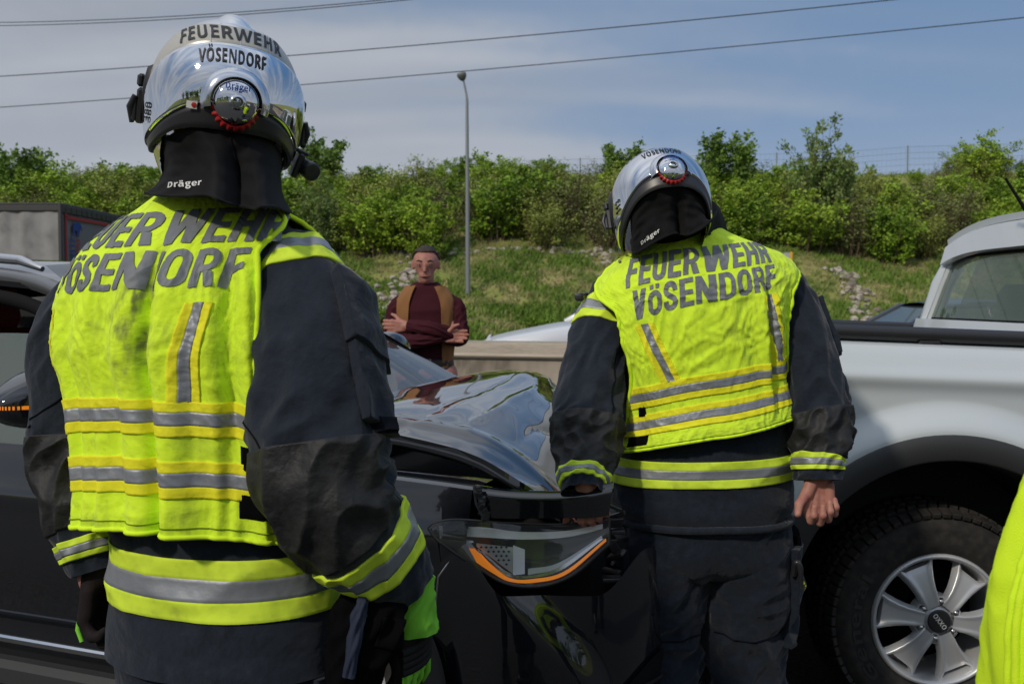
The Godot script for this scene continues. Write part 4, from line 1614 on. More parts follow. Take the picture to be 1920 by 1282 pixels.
	for s in 2:
		var T := func(v: Vector3) -> Vector3: return v if s == 0 else Vector3(v.x, v.y, -1.86 - v.z)
		# pillar and roof side rail
		mb = MB.new()
		var path := [a_base, Vector3(-1.42, 1.225, -0.165), Vector3(-1.75, 1.395, -0.225), a_top + Vector3(-0.15, 0.02, 0), Vector3(-2.8, 1.525, -0.28), c_top, Vector3(-3.98, 1.3, -0.24), d_base]
		p = PackedVector3Array()
		for i in 50:
			var t := i / 49.0
			var c := curve(path, t)
			var wd := 0.058 if t < 0.45 else lerpf(0.058, 0.13, clampf((t - 0.6) / 0.3, 0, 1))
			var tg := (curve(path, minf(t + 0.02, 1)) - curve(path, maxf(t - 0.02, 0))).normalized()
			var out := Vector3(0, 0.35, 1).normalized()
			var upw := out.cross(tg).normalized()
			if upw.y < 0.0: upw = -upw
			for k in 7:
				var e := k / 6.0 * 2.0 - 1.0
				p.append(T.call(c + upw * e * wd * 0.5 + out * (0.02 - 0.024 * e * e)))
		mb.grid(p, 7, 50, false, s == 0)
		obj("roof_pillar", mb.mesh(), M.car_black if s == 1 else M.pillar_sky_sheen, root)  # near pillar coloured as if mirroring the sky, far one plain black
		mb = MB.new()
		path = [a_base + Vector3(-0.18, -0.02, 0.03), Vector3(-1.50, 1.185, -0.145), Vector3(-1.80, 1.335, -0.20), a_top + Vector3(-0.18, -0.05, 0.03), Vector3(-2.8, 1.455, -0.24), c_top + Vector3(0.05, -0.08, 0.03), Vector3(-3.9, 1.05, -0.17)]
		var pp := PackedVector3Array()
		for i in 50: pp.append(T.call(curve(path, i / 49.0)))
		mb.tube(pp, PackedFloat32Array([0.026]), 8)
		obj("window_frame", mb.mesh(), M.black_matt, root)
		# roof bars
		mb = MB.new()
		pp = PackedVector3Array()
		for q in [[-2.02, 1.523, -0.31], [-2.12, 1.555, -0.31], [-2.4, 1.578, -0.31], [-3.0, 1.59, -0.31], [-3.5, 1.575, -0.31], [-3.72, 1.53, -0.31]]: pp.append(T.call(Vector3(q[0], q[1], q[2])))
		mb.tube(pp, PackedFloat32Array([0.010, 0.018, 0.020, 0.020, 0.018, 0.010]), 10)
		obj("roof_bar", mb.mesh(), M.rail_silver, root)
		# side glass: the front one wound half down
		mb = MB.new()
		p = PackedVector3Array()
		for j in 8:
			for i in 16:
				var x := lerpf(-2.22, -1.30, i / 15.0)
				var top := minf(1.245 + 0.06 * (1.0 - pow((x + 2.0) / 0.7, 2.0)), 1.44 - 0.62 * (x + 1.80) if x > -1.80 else 1.44)
				var h := lerpf(0.93, top, j / 7.0)
				p.append(T.call(Vector3(x, h, -0.06 - 0.30 * (h - 0.93))))
		mb.grid(p, 16, 8, false, s == 0)
		obj("front_side_window", mb.mesh(), M.glass, root)
		mb = MB.new()
		p = PackedVector3Array()
		for j in 3:
			for i in 6:
				var x := lerpf(-3.75, -2.34, i / 5.0)
				var h := lerpf(0.94, 1.44, j / 2.0)
				p.append(T.call(Vector3(x, h, -0.07 - 0.33 * (h - 0.94))))
		mb.grid(p, 6, 3, false, s == 0)
		obj("rear_side_window", mb.mesh(), M.glass_dark, root)
		mb = MB.new()
		mb.box(T.call(Vector3(-2.28, 1.19, -0.14)), Vector3(0.1, 0.54, 0.03), Basis(Vector3.RIGHT, -0.32 if s == 0 else 0.32), 0.008)
		obj("door_pillar", mb.mesh(), M.black_satin, root)
		# mirror with its blinker strip
		var mc := Vector3(-1.53, 1.135, 0.155) if s == 0 else Vector3(-1.575, 1.165, -1.86 - 0.15)
		var sg := 1.0 if s == 0 else -1.0
		p = PackedVector3Array()
		for j in 15:
			var v := PI * j / 14.0
			for i in 28:
				var u := TAU * i / 28.0
				var e := Vector3(signf(cos(u)) * pow(absf(cos(u)), 0.7) * sin(v), signf(sin(u)) * pow(absf(sin(u)), 0.75) * sin(v), -cos(v))
				e.y = e.y * (0.088 + 0.018 * e.z * sg * -1.0) + (0.02 * e.z * -sg)
				p.append(mc + Vector3(e.x * 0.085 + 0.02 * e.z * -sg, e.y, e.z * 0.145))
		mb = MB.new()
		mb.grid(p, 28, 15, true)
		var mi := obj("door_mirror", mb.mesh(), black, root)
		mb = MB.new()
		mb.box(mc + Vector3(-0.03, -0.075, -0.13 * sg), Vector3(0.09, 0.05, 0.12), Basis.IDENTITY, 0.015)
		obj("mirror_foot", mb.mesh(), M.black_satin, mi)
		mb = MB.new()
		p = PackedVector3Array()
		for i in 17:
			var z := lerpf(-0.125, 0.12, i / 16.0)
			var xx := 0.0885 * sqrt(maxf(0.0, 1.0 - pow(z / 0.147, 4.0)))
			for k in 2:
				p.append(mc + Vector3(xx - 0.015 * z / 0.14 * sg + 0.004, -0.020 + 0.010 * k, z))
		mb.grid(p, 2, 17, false, true)
		# outer side wrap towards the photographer
		p = PackedVector3Array()
		for i in 39:
			var x := lerpf(-0.07, 0.085, i / 38.0)
			var zz := 0.149 * pow(maxf(0.0, 1.0 - pow(absf(x) / 0.092, 3.0)), 0.5)
			for k in 2:
				p.append(mc + Vector3(x - 0.01, -0.020 + 0.010 * k, sg * (zz + 0.003)))
		for i in 19:
			mb.grid(p.slice(i * 4, i * 4 + 4), 2, 2, false, s == 0)
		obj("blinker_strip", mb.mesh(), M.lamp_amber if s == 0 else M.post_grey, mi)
	# windscreen
	p = PackedVector3Array()
	for j in 10:
		var t := j / 9.0
		for i in 20:
			var u := i / 19.0 * 2.0 - 1.0
			var c := a_base.lerp(a_top, t)
			p.append(Vector3(c.x + 0.10 * (1.0 - u * u) * (1.0 - 0.4 * t) - 0.02, c.y + 0.06 + 0.035 * (1.0 - u * u) * t, -0.93 + u * (0.93 + c.z - 0.015)))
	mb = MB.new()
	mb.grid(p, 20, 10, false, true)
	obj("windscreen", mb.mesh(), M.windscreen, root)
	mb = MB.new()
	p = PackedVector3Array()
	for i in 12:
		var u := i / 11.0 * 2.0 - 1.0
		for k in 3:
			p.append(Vector3([-1.06, -0.90, -0.86][k] + 0.10 * (1.0 - u * u), [1.035, 1.0, 0.93][k], -0.93 + u * 0.80))
	mb.grid(p, 3, 12)
	obj("scuttle", mb.mesh(), M.cladding, root)
	mb = MB.new()
	mb.grid(PackedVector3Array([Vector3(-4.12, 0.98, -0.2), Vector3(-4.12, 0.98, -1.66), Vector3(-3.82, 1.46, -0.32), Vector3(-3.82, 1.46, -1.54)]), 2, 2)
	obj("rear_window", mb.mesh(), M.glass_dark, root)
	mb = MB.new()
	mb.box(Vector3(-4.18, 0.62, -0.93), Vector3(0.12, 0.72, 1.6), Basis.IDENTITY, 0.05)
	obj("tailgate", mb.mesh(), black, root)
	# inside: seats with red covers, dash, floor
	mb = MB.new()
	mb.box(Vector3(-2.5, 0.42, -0.93), Vector3(3.0, 0.25, 1.6))
	mb.box(Vector3(-1.32, 0.80, -0.93), Vector3(0.5, 0.30, 1.5), Basis.IDENTITY, 0.08)
	obj("cabin_floor", mb.mesh(), M.interior, root)
	for z: float in [-0.55, -1.31]:
		mb = MB.new()
		mb.box(Vector3(-2.45, 0.95, z), Vector3(0.16, 0.72, 0.50), Basis(Vector3.BACK, 0.22), 0.06)
		mb.box(Vector3(-2.20, 0.62, z), Vector3(0.52, 0.16, 0.50), Basis.IDENTITY, 0.06)
		var seat := obj("seat", mb.mesh(), M.interior_red, root)
		mb = MB.new()
		mb.box(Vector3(-2.56, 1.39, z), Vector3(0.10, 0.20, 0.26), Basis(Vector3.BACK, 0.2), 0.04)
		obj("headrest", mb.mesh(), M.interior_red, seat)
	# --- bonnet: buckled sheet. rows from the near edge to the far edge, each from the windscreen to the nose
	var rows := [
		[Vector3(-1.02, 1.000, -0.17), Vector3(-0.72, 1.030, -0.19), Vector3(-0.46, 1.012, -0.155), Vector3(-0.27, 0.985, -0.105), Vector3(-0.13, 0.935, -0.065), Vector3(-0.02, 0.875, -0.06)],
		[Vector3(-1.00, 1.035, -0.30), Vector3(-0.72, 1.058, -0.32), Vector3(-0.46, 1.040, -0.29), Vector3(-0.28, 1.008, -0.25), Vector3(-0.12, 0.915, -0.22), Vector3(0.02, 0.78, -0.20)],
		[Vector3(-0.95, 1.060, -0.62), Vector3(-0.72, 1.076, -0.62), Vector3(-0.52, 1.068, -0.62), Vector3(-0.36, 1.045, -0.62), Vector3(-0.19, 0.925, -0.60), Vector3(-0.03, 0.77, -0.58)],
		[Vector3(-0.93, 1.078, -0.98), Vector3(-0.74, 1.092, -0.98), Vector3(-0.57, 1.086, -0.98), Vector3(-0.42, 1.055, -0.98), Vector3(-0.25, 0.920, -0.98), Vector3(-0.10, 0.77, -0.98)],
		[Vector3(-0.95, 1.085, -1.34), Vector3(-0.78, 1.108, -1.34), Vector3(-0.64, 1.108, -1.34), Vector3(-0.52, 1.060, -1.34), Vector3(-0.38, 0.950, -1.34), Vector3(-0.22, 0.83, -1.34)],
		[Vector3(-1.00, 1.075, -1.64), Vector3(-0.84, 1.100, -1.64), Vector3(-0.70, 1.098, -1.64), Vector3(-0.60, 1.040, -1.64), Vector3(-0.50, 0.945, -1.64), Vector3(-0.36, 0.84, -1.64)],
	]
	var nu := 90
	var nv := 110
	p = sheet(rows, nu, nv)
	for j in nv:
		var v := float(j) / (nv - 1)
		for i in nu:
			var u := float(i) / (nu - 1)
			var q := p[j * nu + i]
			# buckling crease across the middle and small ripples near it
			var line := 0.30 + 0.10 * v + 0.012 * nz.get_noise_2d(v * 9.0, 3.0)
			var dd := (u - line) / 0.012
			q.y -= 0.0035 * exp(-dd * dd) * smoothstep(0.0, 0.12, v)
			q.y += 0.004 * tanh(dd * 0.4) * (1.0 - smoothstep(0.0, 0.35, absf(u - line)))
			q.y += 0.0030 * nz.get_noise_2d(u * 3.0 + 5.0, v * 3.4) + 0.0012 * nz.get_noise_2d(u * 8.0, v * 7.0) * smoothstep(0.3, 0.6, u)
			# sharp folds where the nose bends down
			var b1 := 0.50 + 0.05 * nz.get_noise_2d(v * 3.0, 5.0) + 0.03 * v
			var b2 := 0.70 + 0.22 * (v - 0.45) + 0.03 * nz.get_noise_2d(v * 6.0, 2.0)
			q.y += 0.011 * exp(-absf(u - b1) / 0.022) * smoothstep(0.1, 0.3, v)
			q.y -= 0.016 * exp(-absf(u - b2) / 0.025) * smoothstep(0.15, 0.4, v) * smoothstep(1.0, 0.7, v)
			q.x += 0.010 * nz.get_noise_2d(v * 4.0, 8.0) * smoothstep(0.55, 1.0, u)
			# raised shoulder line that runs to the headlight
			q.y += 0.010 * exp(-pow((v - 0.16 - 0.03 * u) / 0.03, 2.0))
			p[j * nu + i] = q
	mb = MB.new()
	mb.shell(p, nu, nv, 0.014)
	obj("bonnet", mb.mesh(), black, root)
	# folded flange under the near edge
	mb = MB.new()
	var fl := PackedVector3Array()
	for k in 4:
		for i in nu:
			fl.append(p[i] + Vector3(0.0, [0.0, -0.010, -0.024, -0.030][k], [0.0, 0.004, -0.004, -0.05][k]))
	mb.grid(fl, nu, 4)
	obj("bonnet_flange", mb.mesh(), black, root)
	# --- front bumper
	var lowgrid := suv_strip(suv_a(-0.345), 1.0, func(u: float) -> float: return lerpf(0.30, 0.20, minf(u * 5.0, 1.0)), func(u: float) -> float: return 0.845 - 0.165 * smoothstep(0.0, 0.14, u) + 0.10 * smoothstep(0.36, 0.56, u), 0.0, 90, 40)
	for j in 40:
		for i in 90:
			var q := lowgrid[j * 90 + i]
			var u := i / 89.0
			# scooped corner below the lamp
			var sd := 0.7 * ((u - 0.20) * 1.1 + (q.y - 0.655))
			q += Vector3(0.25, 0, 0.95) * 0.042 * (1.0 - smoothstep(-0.05, 0.05, sd)) * smoothstep(0.0, 0.14, u)
			lowgrid[j * 90 + i] = q
	mb = MB.new()
	mb.grid(lowgrid, 90, 40, false, true)
	obj("front_bumper", mb.mesh(), black, root)
	mb = MB.new()
	mb.grid(mirror.call(lowgrid), 90, 40)
	obj("front_bumper", mb.mesh(), black, root)
	mb = MB.new()
	mb.grid(suv_strip(suv_a(0.03), 1.0, func(u: float) -> float: return 0.21, func(u: float) -> float: return lerpf(0.36, 0.50, smoothstep(0.0, 0.5, u)), 0.008, 40, 12), 40, 12, false, true)
	obj("lower_grille", mb.mesh(), M.black_matt, root)
	mb = MB.new()
	for k in 6:
		mb.grid(suv_strip(suv_a(0.05), 1.0, func(u: float) -> float: return 0.24 + 0.035 * k, func(u: float) -> float: return 0.248 + 0.035 * k + 0.01 * u, 0.014, 30, 2), 30, 2, false, true)
	obj("grille_bar", mb.mesh(), M.black_satin, root)
	# thin bright chrome line along the gap between wing and bumper
	mb = MB.new()
	mb.tube(PackedVector3Array([suv_side(suv_a(-0.348), 0.60, 0.001), suv_side(suv_a(-0.335), 0.70, 0.001), suv_side(suv_a(-0.28), 0.775, 0.001)]), PackedFloat32Array([0.003]), 6)
	obj("panel_gap", mb.mesh(), M.trim_chrome, root)
	# --- headlight, drawn on the skin between measured corners
	var hl := func(px: float, py: float, off: float) -> Vector3:
		var t := clampf((px - 803.0) / 340.0, -0.1, 1.2)
		var d := lerpf(2.565, 2.425, t) - 0.03 * sin(clampf(t, 0, 1) * PI) + (1060.0 - py) / 125.0 * 0.05 * smoothstep(0.30, 0.52, t)
		return inv * P(px, py, d - off)
	var top_e := [Vector2(803, 990), Vector2(818, 980), Vector2(860, 975), Vector2(960, 982), Vector2(1060, 984), Vector2(1142, 972)]
	var bot_e := [Vector2(803, 990), Vector2(822, 1014), Vector2(880, 1055), Vector2(945, 1093), Vector2(1010, 1100), Vector2(1075, 1078), Vector2(1142, 1020)]
	var lampgrid := func(e0: Array, e1: Array, off0: float, bulge: float, nu_: int, nv_: int) -> PackedVector3Array:
		var q := PackedVector3Array()
		for j in nv_:
			var v := float(j) / (nv_ - 1)
			for i in nu_:
				var u := float(i) / (nu_ - 1)
				var xy := curve2(e0, u).lerp(curve2(e1, u), v)
				q.append(hl.call(xy.x, xy.y, off0 + bulge * 4.0 * v * (1.0 - v) * minf(1.0, 4.0 * u)))
		return q
	mb = MB.new()
	mb.grid(lampgrid.call(top_e, bot_e, -0.045, -0.02, 40, 14), 40, 14)
	var lamp := obj("headlight", mb.mesh(), M.lamp_inside, root)
	mb = MB.new()
	mb.grid(lampgrid.call(top_e, bot_e, 0.012, 0.012, 40, 14), 40, 14)
	obj("lens", mb.mesh(), M.lamp_glass, lamp)
	# rim round the lens
	mb = MB.new()
	var ring := PackedVector3Array()
	for i in 30: ring.append(hl.call(curve2(top_e, i / 29.0).x, curve2(top_e, i / 29.0).y, 0.008))
	for i in range(29, -1, -1): ring.append(hl.call(curve2(bot_e, i / 29.0).x, curve2(bot_e, i / 29.0).y, 0.008))
	mb.tube(ring, PackedFloat32Array([0.0045]), 8)
	obj("lens_rim", mb.mesh(), M.black_print, lamp)
	# amber light guide, with its pale upper end and chrome lip
	var guide := func(e0: Array, e1: Array, off: float, m: Material, called: String):
		var g := MB.new()
		g.shell(lampgrid.call(e0, e1, off, 0.0, 40, 5), 40, 5, 0.012)
		obj(called, g.mesh(), m, lamp)
	guide.call([Vector2(860, 1028), Vector2(885, 1028), Vector2(918, 1060), Vector2(953, 1084), Vector2(1000, 1085), Vector2(1060, 1070), Vector2(1136, 1009)], [Vector2(862, 1030), Vector2(890, 1052), Vector2(925, 1075), Vector2(955, 1090), Vector2(1000, 1092), Vector2(1062, 1076), Vector2(1137, 1014)], -0.006, M.lamp_amber, "amber_glow_guide")
	guide.call([Vector2(842, 1012), Vector2(882, 1015)], [Vector2(858, 1027), Vector2(890, 1028)], -0.004, M.lamp_pale, "pale_light")
	guide.call([Vector2(884, 1016), Vector2(920, 1052), Vector2(955, 1076), Vector2(1000, 1078), Vector2(1050, 1062), Vector2(1125, 1010)], [Vector2(888, 1017), Vector2(922, 1058), Vector2(955, 1081), Vector2(1000, 1083), Vector2(1054, 1068), Vector2(1132, 1010)], -0.012, M.chrome_brushed, "chrome_lip")
	guide.call([Vector2(838, 988), Vector2(900, 990), Vector2(980, 997), Vector2(1060, 995), Vector2(1130, 982)], [Vector2(850, 1005), Vector2(900, 1007), Vector2(980, 1011), Vector2(1060, 1007), Vector2(1130, 991)], -0.02, M.lamp_white, "light_bar")
	guide.call([Vector2(990, 1066), Vector2(1040, 1058), Vector2(1090, 1030), Vector2(1128, 1004)], [Vector2(990, 1078), Vector2(1045, 1066), Vector2(1098, 1034), Vector2(1130, 1008)], -0.026, M.lamp_grey, "inner_blade")
	# perforated inner reflector
	mb = MB.new()
	var rf := PackedVector3Array()
	for j in 9:
		for i in 12:
			var u := i / 11.0
			var v := j / 8.0
			var xy := Vector2(lerpf(893, 962, u), lerpf(lerpf(1018, 1026, u), lerpf(1024, 1076, u), v))
			rf.append(hl.call(xy.x, xy.y, -0.028 - 0.012 * u))
	mb.grid(rf, 12, 9)
	obj("inner_reflector", mb.mesh(), M.lamp_grey, lamp)
	mb = MB.new()
	for j in 6:
		for i in 7:
			var x := 902.0 + i * 9.5 + (j % 2) * 4.5
			var y := 1026.0 + j * 8.0
			if y > 1024.0 + (x - 893.0) * 0.62 or x > 956.0: continue
			mb.grid(PackedVector3Array([hl.call(x - 3.2, y, -0.026), hl.call(x, y - 2.6, -0.026), hl.call(x, y + 2.6, -0.026), hl.call(x + 3.2, y, -0.026)]), 2, 2)
	obj("perforation", mb.mesh(), M.lamp_inside, lamp)
	mb = MB.new()
	mb.face(hl.call(962, 1022, -0.02), hl.call(984, 1030, -0.03), hl.call(984, 1076, -0.03), hl.call(962, 1078, -0.02))
	obj("side_blade", mb.mesh(), M.lamp_grey, lamp)
	# --- loose black nose panel above the lamp, torn at its left end
	var pt := [Vector2(889, 909), Vector2(960, 918), Vector2(1050, 920), Vector2(1105, 912), Vector2(1150, 903)]
	var pb := [Vector2(905, 971), Vector2(975, 972), Vector2(1050, 971), Vector2(1105, 971), Vector2(1142, 966)]
	p = PackedVector3Array()
	for j in 20:
		var v := j / 19.0
		for i in 50:
			var u := i / 49.0
			var xy := curve2(pt, u).lerp(curve2(pb, u), v)
			var t := (xy.x - 889.0) / 260.0
			# rolled top edge, upright face
			var d := lerpf(2.52, 2.40, t) - 0.02 * sin(t * PI) - 0.020 * smoothstep(0.0, 0.35, v) + 0.015 * v
			p.append(inv * P(xy.x, xy.y, d))
	mb = MB.new()
	mb.shell(p, 50, 20, 0.012)
	obj("nose_panel", mb.mesh(), black, root)
	mb = MB.new()
	for k in 9:
		var y := 915.0 + k * 6.5
		var o: Vector3 = W.call(896 + k * 1.7 + 4.0 * nz.get_noise_2d(k * 0.9, 2.0), y, 2.49)
		mb.box(o, Vector3(0.012, 0.012 + 0.006 * (k % 3), 0.02), Basis(Vector3(0.3, 1, 0.2).normalized(), k * 0.7), 0.002)
	mb.tube(PackedVector3Array([W.call(889, 912, 2.505), W.call(893, 945, 2.49), W.call(906, 971, 2.485)]), PackedFloat32Array([0.004]), 6)
	obj("torn_edge", mb.mesh(), M.cladding, root)
	# crash debris between the lamp and the pickup
	mb = MB.new()
	rng.seed = 5
	for k in 10:
		var o: Vector3 = W.call(1148 + rng.randf_range(-4, 14), 950 + k * 15, 2.50)
		mb.box(o, Vector3(rng.randf_range(0.01, 0.04), rng.randf_range(0.02, 0.06), 0.01), Basis.from_euler(Vector3(rng.randf() * 2, rng.randf() * 2, rng.randf() * 2)), 0.002)
	obj("broken_plastic", mb.mesh(), M.black_satin, root)

# ---------------------------------------------------------------- white pickup. Local: x forward, y up, z towards the photographer
func pickup():
	var root := thing("pickup_truck", "white pickup truck with black bed rails and a six-spoke alloy wheel", "pickup", Vector3(1.405, 0, -3.15))
	var T := func(x: float, y: float, z: float) -> Vector3: return Vector3(x, y - 0.040 * (x + 0.1), z)   # tail pushed up
	var white: Material = M.car_white
	var wc := Vector3(0, 0.375, 0)
	# bed side, in and out of the arch
	var side := func(x: float, h: float) -> float:
		var z := 0.0
		z -= 0.055 * pow(clampf((h - 1.16) / 0.12, 0, 1), 2.0)
		z += 0.016 * exp(-pow((h - 1.165) / 0.03, 2.0))
		z -= 0.05 * pow(clampf((0.95 - h) / 0.5, 0, 1), 1.5)
		var r := Vector2(x, h - 0.385).length()
		z += 0.050 * (1.0 - smoothstep(0.615, 0.72, r))
		z -= 0.10 * pow(clampf((-x - 0.72) / 0.22, 0, 1), 2.0)
		return z
	for s in 2:
		var zz := func(z: float) -> float: return z if s == 0 else -1.85 - z
		var nu := 120
		var nv := 44
		var p := PackedVector3Array()
		for j in nv:
			for i in nu:
				var x := lerpf(-0.94, 0.80, float(i) / (nu - 1))
				var lo := 0.52
				var dd := 0.605 * 0.605 - x * x
				if dd > 0.0: lo = maxf(lo, 0.385 + sqrt(dd))
				var h := lerpf(lo, 1.262, float(j) / (nv - 1))
				p.append(T.call(x, h, zz.call(side.call(x, h))))
		var mb := MB.new()
		mb.grid(p, nu, nv, false, s == 0)
		obj("bed_side", mb.mesh(), white, root)
		# top lip of the bed side
		mb = MB.new()
		p = PackedVector3Array()
		for k in 4:
			for i in 30:
				var x := lerpf(-0.94, 0.80, i / 29.0)
				p.append(T.call(x, 1.262 + [0.0, 0.012, 0.014, -0.01][k], zz.call(-0.04 - [0.0, 0.012, 0.07, 0.10][k])))
		mb.grid(p, 30, 4, false, s == 0)
		obj("bed_lip", mb.mesh(), white, root)
		# black wheel arch moulding
		mb = MB.new()
		p = PackedVector3Array()
		for i in 60:
			var th := lerpf(0.05, PI - 0.05, i / 59.0)
			for k in 6:
				var r: float = [0.612, 0.608, 0.575, 0.535, 0.528, 0.52][k]
				var z: float = [0.050, 0.062, 0.068, 0.062, 0.05, -0.08][k]
				p.append(T.call(cos(th) * r, 0.385 + sin(th) * r, zz.call(z - 0.03 * pow(maxf(0, 0.35 - sin(th)), 1.0))))
		mb.grid(p, 6, 60, false, s == 1)
		obj("arch_moulding", mb.mesh(), M.cladding, root)
		# inner arch
		mb = MB.new()
		p = PackedVector3Array()
		for i in 40:
			var th := lerpf(0.0, PI, i / 39.0)
			for k in 3:
				p.append(T.call(cos(th) * (0.53 - 0.02 * k), 0.385 + sin(th) * (0.53 - 0.02 * k), zz.call(-0.02 - 0.19 * k)))
		mb.grid(p, 3, 40)
		obj("arch_liner", mb.mesh(), M.interior, root)
		# black rail tube with its feet
		mb = MB.new()
		var path := PackedVector3Array()
		for i in 12: path.append(T.call(lerpf(-0.92, 0.74, i / 11.0), 1.305, zz.call(-0.075)))
		mb.tube(path, PackedFloat32Array([0.025]), 10)
		for x: float in [-0.8, -0.05, 0.66]:
			mb.box(T.call(x, 1.276, zz.call(-0.072)), Vector3(0.075, 0.025, 0.04), Basis.IDENTITY, 0.008)
		obj("bed_rail", mb.mesh(), M.black_satin, root)
		# tail lamp
		mb = MB.new()
		p = PackedVector3Array()
		for j in 10:
			for i in 8:
				var h := lerpf(0.83, 1.20, j / 9.0)
				var t := i / 7.0
				p.append(T.call(-0.90 - 0.055 * sin(t * PI * 0.5), h, zz.call(side.call(-0.90, h) + 0.012 - 0.17 * (1.0 - cos(t * PI * 0.5)))))
		mb.grid(p, 8, 10, false, s == 1)
		obj("tail_lamp", mb.mesh(), M.tail_red, root)
		# lower cab side and front wing beyond the frame
		mb = MB.new()
		p = PackedVector3Array()
		for j in 16:
			for i in 60:
				var x := lerpf(0.825, 4.1, i / 59.0)
				var lo := 0.45
				var dd := 0.50 * 0.50 - (x - 3.2) * (x - 3.2)
				if dd > 0.0: lo = maxf(lo, 0.42 + sqrt(dd))
				var top := 1.20 if x < 2.75 else 1.20 - 0.12 * pow((x - 2.75) / 1.35, 2.0)
				var h := lerpf(lo, top, j / 15.0)
				var nose := 0.35 * pow(clampf((x - 3.5) / 0.6, 0, 1), 2.0)
				p.append(T.call(x, h, zz.call(-0.02 - nose - 0.05 * pow(clampf((0.8 - h) / 0.4, 0, 1), 2.0))))
		mb.grid(p, 60, 16, false, s == 0)
		obj("cab_side", mb.mesh(), white, root)
		# wheels
		for cx: float in [0.0, 3.2]:
			wheel(root, Vector3(cx, 0.362, -0.07 if s == 0 else -1.78), 1.0 if s == 0 else -1.0, cx == 0.0 and s == 0)
		# cab pillars
		mb = MB.new()
		mb.tube(PackedVector3Array([T.call(0.63, 1.29, zz.call(-0.14)), T.call(0.68, 1.52, zz.call(-0.19)), T.call(0.73, 1.65, zz.call(-0.235)), T.call(0.83, 1.74, zz.call(-0.33)), T.call(1.6, 1.80, zz.call(-0.33)), T.call(2.0, 1.77, zz.call(-0.33)), T.call(2.85, 1.26, zz.call(-0.16))]), PackedFloat32Array([0.05, 0.05, 0.05, 0.05, 0.04, 0.04, 0.05]), 10)
		mb.box(T.call(1.62, 1.5, zz.call(-0.25)), Vector3(0.09, 0.56, 0.05), Basis(Vector3.RIGHT, -0.3 if s == 0 else 0.3), 0.01)
		obj("cab_pillar", mb.mesh(), white, root)
		for xs: Array in [[0.72, 1.56], [1.68, 2.72]]:
			mb = MB.new()
			mb.grid(PackedVector3Array([T.call(xs[0], 1.2, zz.call(-0.10)), T.call(xs[1], 1.2, zz.call(-0.10)), T.call(xs[0] + 0.12, 1.73, zz.call(-0.29)), T.call(minf(xs[1], 2.05), 1.73, zz.call(-0.29))]), 2, 2)
			obj("side_window", mb.mesh(), M.glass_dark, root)
	var back := func(h: float, z: float) -> Vector3:
		var e := absf(z + 0.925) / 0.75
		return T.call(0.56 + (h - 1.28) * 0.28 + 0.03 * e * e, h, z)
	# lower rear wall, header and glass
	var mb := MB.new()
	var p := PackedVector3Array()
	for j in 6:
		for i in 24:
			p.append(back.call(lerpf(0.95, 1.345, j / 5.0), lerpf(-0.12, -1.73, i / 23.0)) + Vector3(0.03, 0, 0) * 0.0)
	mb.shell(p, 24, 6, 0.03, true)
	obj("cab_rear_wall", mb.mesh(), white, root)
	mb = MB.new()
	p.clear()
	for j in 5:
		for i in 24:
			var z := lerpf(-0.235, -1.615, i / 23.0)
			var e := absf(z + 0.925) / 0.69
			var lo := 1.655 - 0.05 * pow(e, 4.0)
			p.append(back.call(lerpf(lo, 1.765 - 0.075 * pow(e, 3.0), j / 4.0), z))
	mb.shell(p, 24, 5, 0.03, true)
	obj("cab_header", mb.mesh(), white, root)
	for sg in 2:
		mb = MB.new()
		p.clear()
		for j in 12:
			var t := j / 11.0
			var h := lerpf(1.33, 1.70, t)
			var inner := lerpf(-0.185, -0.275, t) - 0.06 * pow(maxf(0.0, t - 0.75) / 0.25, 2.0)
			var outer := lerpf(-0.115, -0.235, t)
			for i in 4:
				var z := lerpf(outer, inner, i / 3.0)
				p.append(back.call(h, z if sg == 0 else -1.85 - z) + Vector3(-0.004 + 0.012 * (1.0 - i / 3.0), 0, 0))
		mb.grid(p, 4, 12, false, sg == 0)
		obj("window_post", mb.mesh(), white, root)
	mb = MB.new()
	p.clear()
	for j in 6:
		for i in 16:
			p.append(back.call(lerpf(1.335, 1.68, j / 5.0), lerpf(-0.165, -1.685, i / 15.0)) + Vector3(0.015, 0, 0))
	mb.grid(p, 16, 6, false, true)
	obj("rear_window", mb.mesh(), M.pickup_glass, root)
	mb = MB.new()
	for q in [[1.345, 1.36], [1.64, 1.655]]:
		p.clear()
		for i in 16:
			for k in 2: p.append(back.call(q[k], lerpf(-0.22, -1.63, i / 15.0)) + Vector3(0.010, 0, 0))
		mb.grid(p, 2, 16)
	obj("window_seal", mb.mesh(), M.black_matt, root)
	mb = MB.new()
	p.clear()
	for i in 20:
		var x := lerpf(0.685, 2.1, i / 19.0)
		for j in 15:
			var u := j / 14.0 * 2.0 - 1.0
			p.append(T.call(x, 1.765 + 0.055 * sin(clampf((x - 0.55) / 1.7, 0, 1) * PI) - 0.075 * pow(absf(u), 3.0), -0.925 + u * 0.69))
	mb.shell(p, 15, 20, 0.03)
	obj("roof", mb.mesh(), white, root)
	mb = MB.new()
	mb.grid(PackedVector3Array([T.call(2.85, 1.22, -0.18), T.call(2.85, 1.22, -1.67), T.call(2.05, 1.76, -0.3), T.call(2.05, 1.76, -1.55)]), 2, 2)
	obj("windscreen", mb.mesh(), M.glass, root)
	mb = MB.new()
	p.clear()
	for i in 20:
		var x := lerpf(2.8, 4.15, i / 19.0)
		for j in 11:
			var u := j / 10.0 * 2.0 - 1.0
			p.append(T.call(x, 1.22 - 0.14 * pow((x - 2.8) / 1.35, 2.0) - 0.03 * u * u, -0.925 + u * (0.88 - 0.25 * pow(clampf((x - 3.5) / 0.65, 0, 1), 2.0))))
	mb.shell(p, 11, 20, 0.02)
	obj("bonnet", mb.mesh(), white, root)
	mb = MB.new()
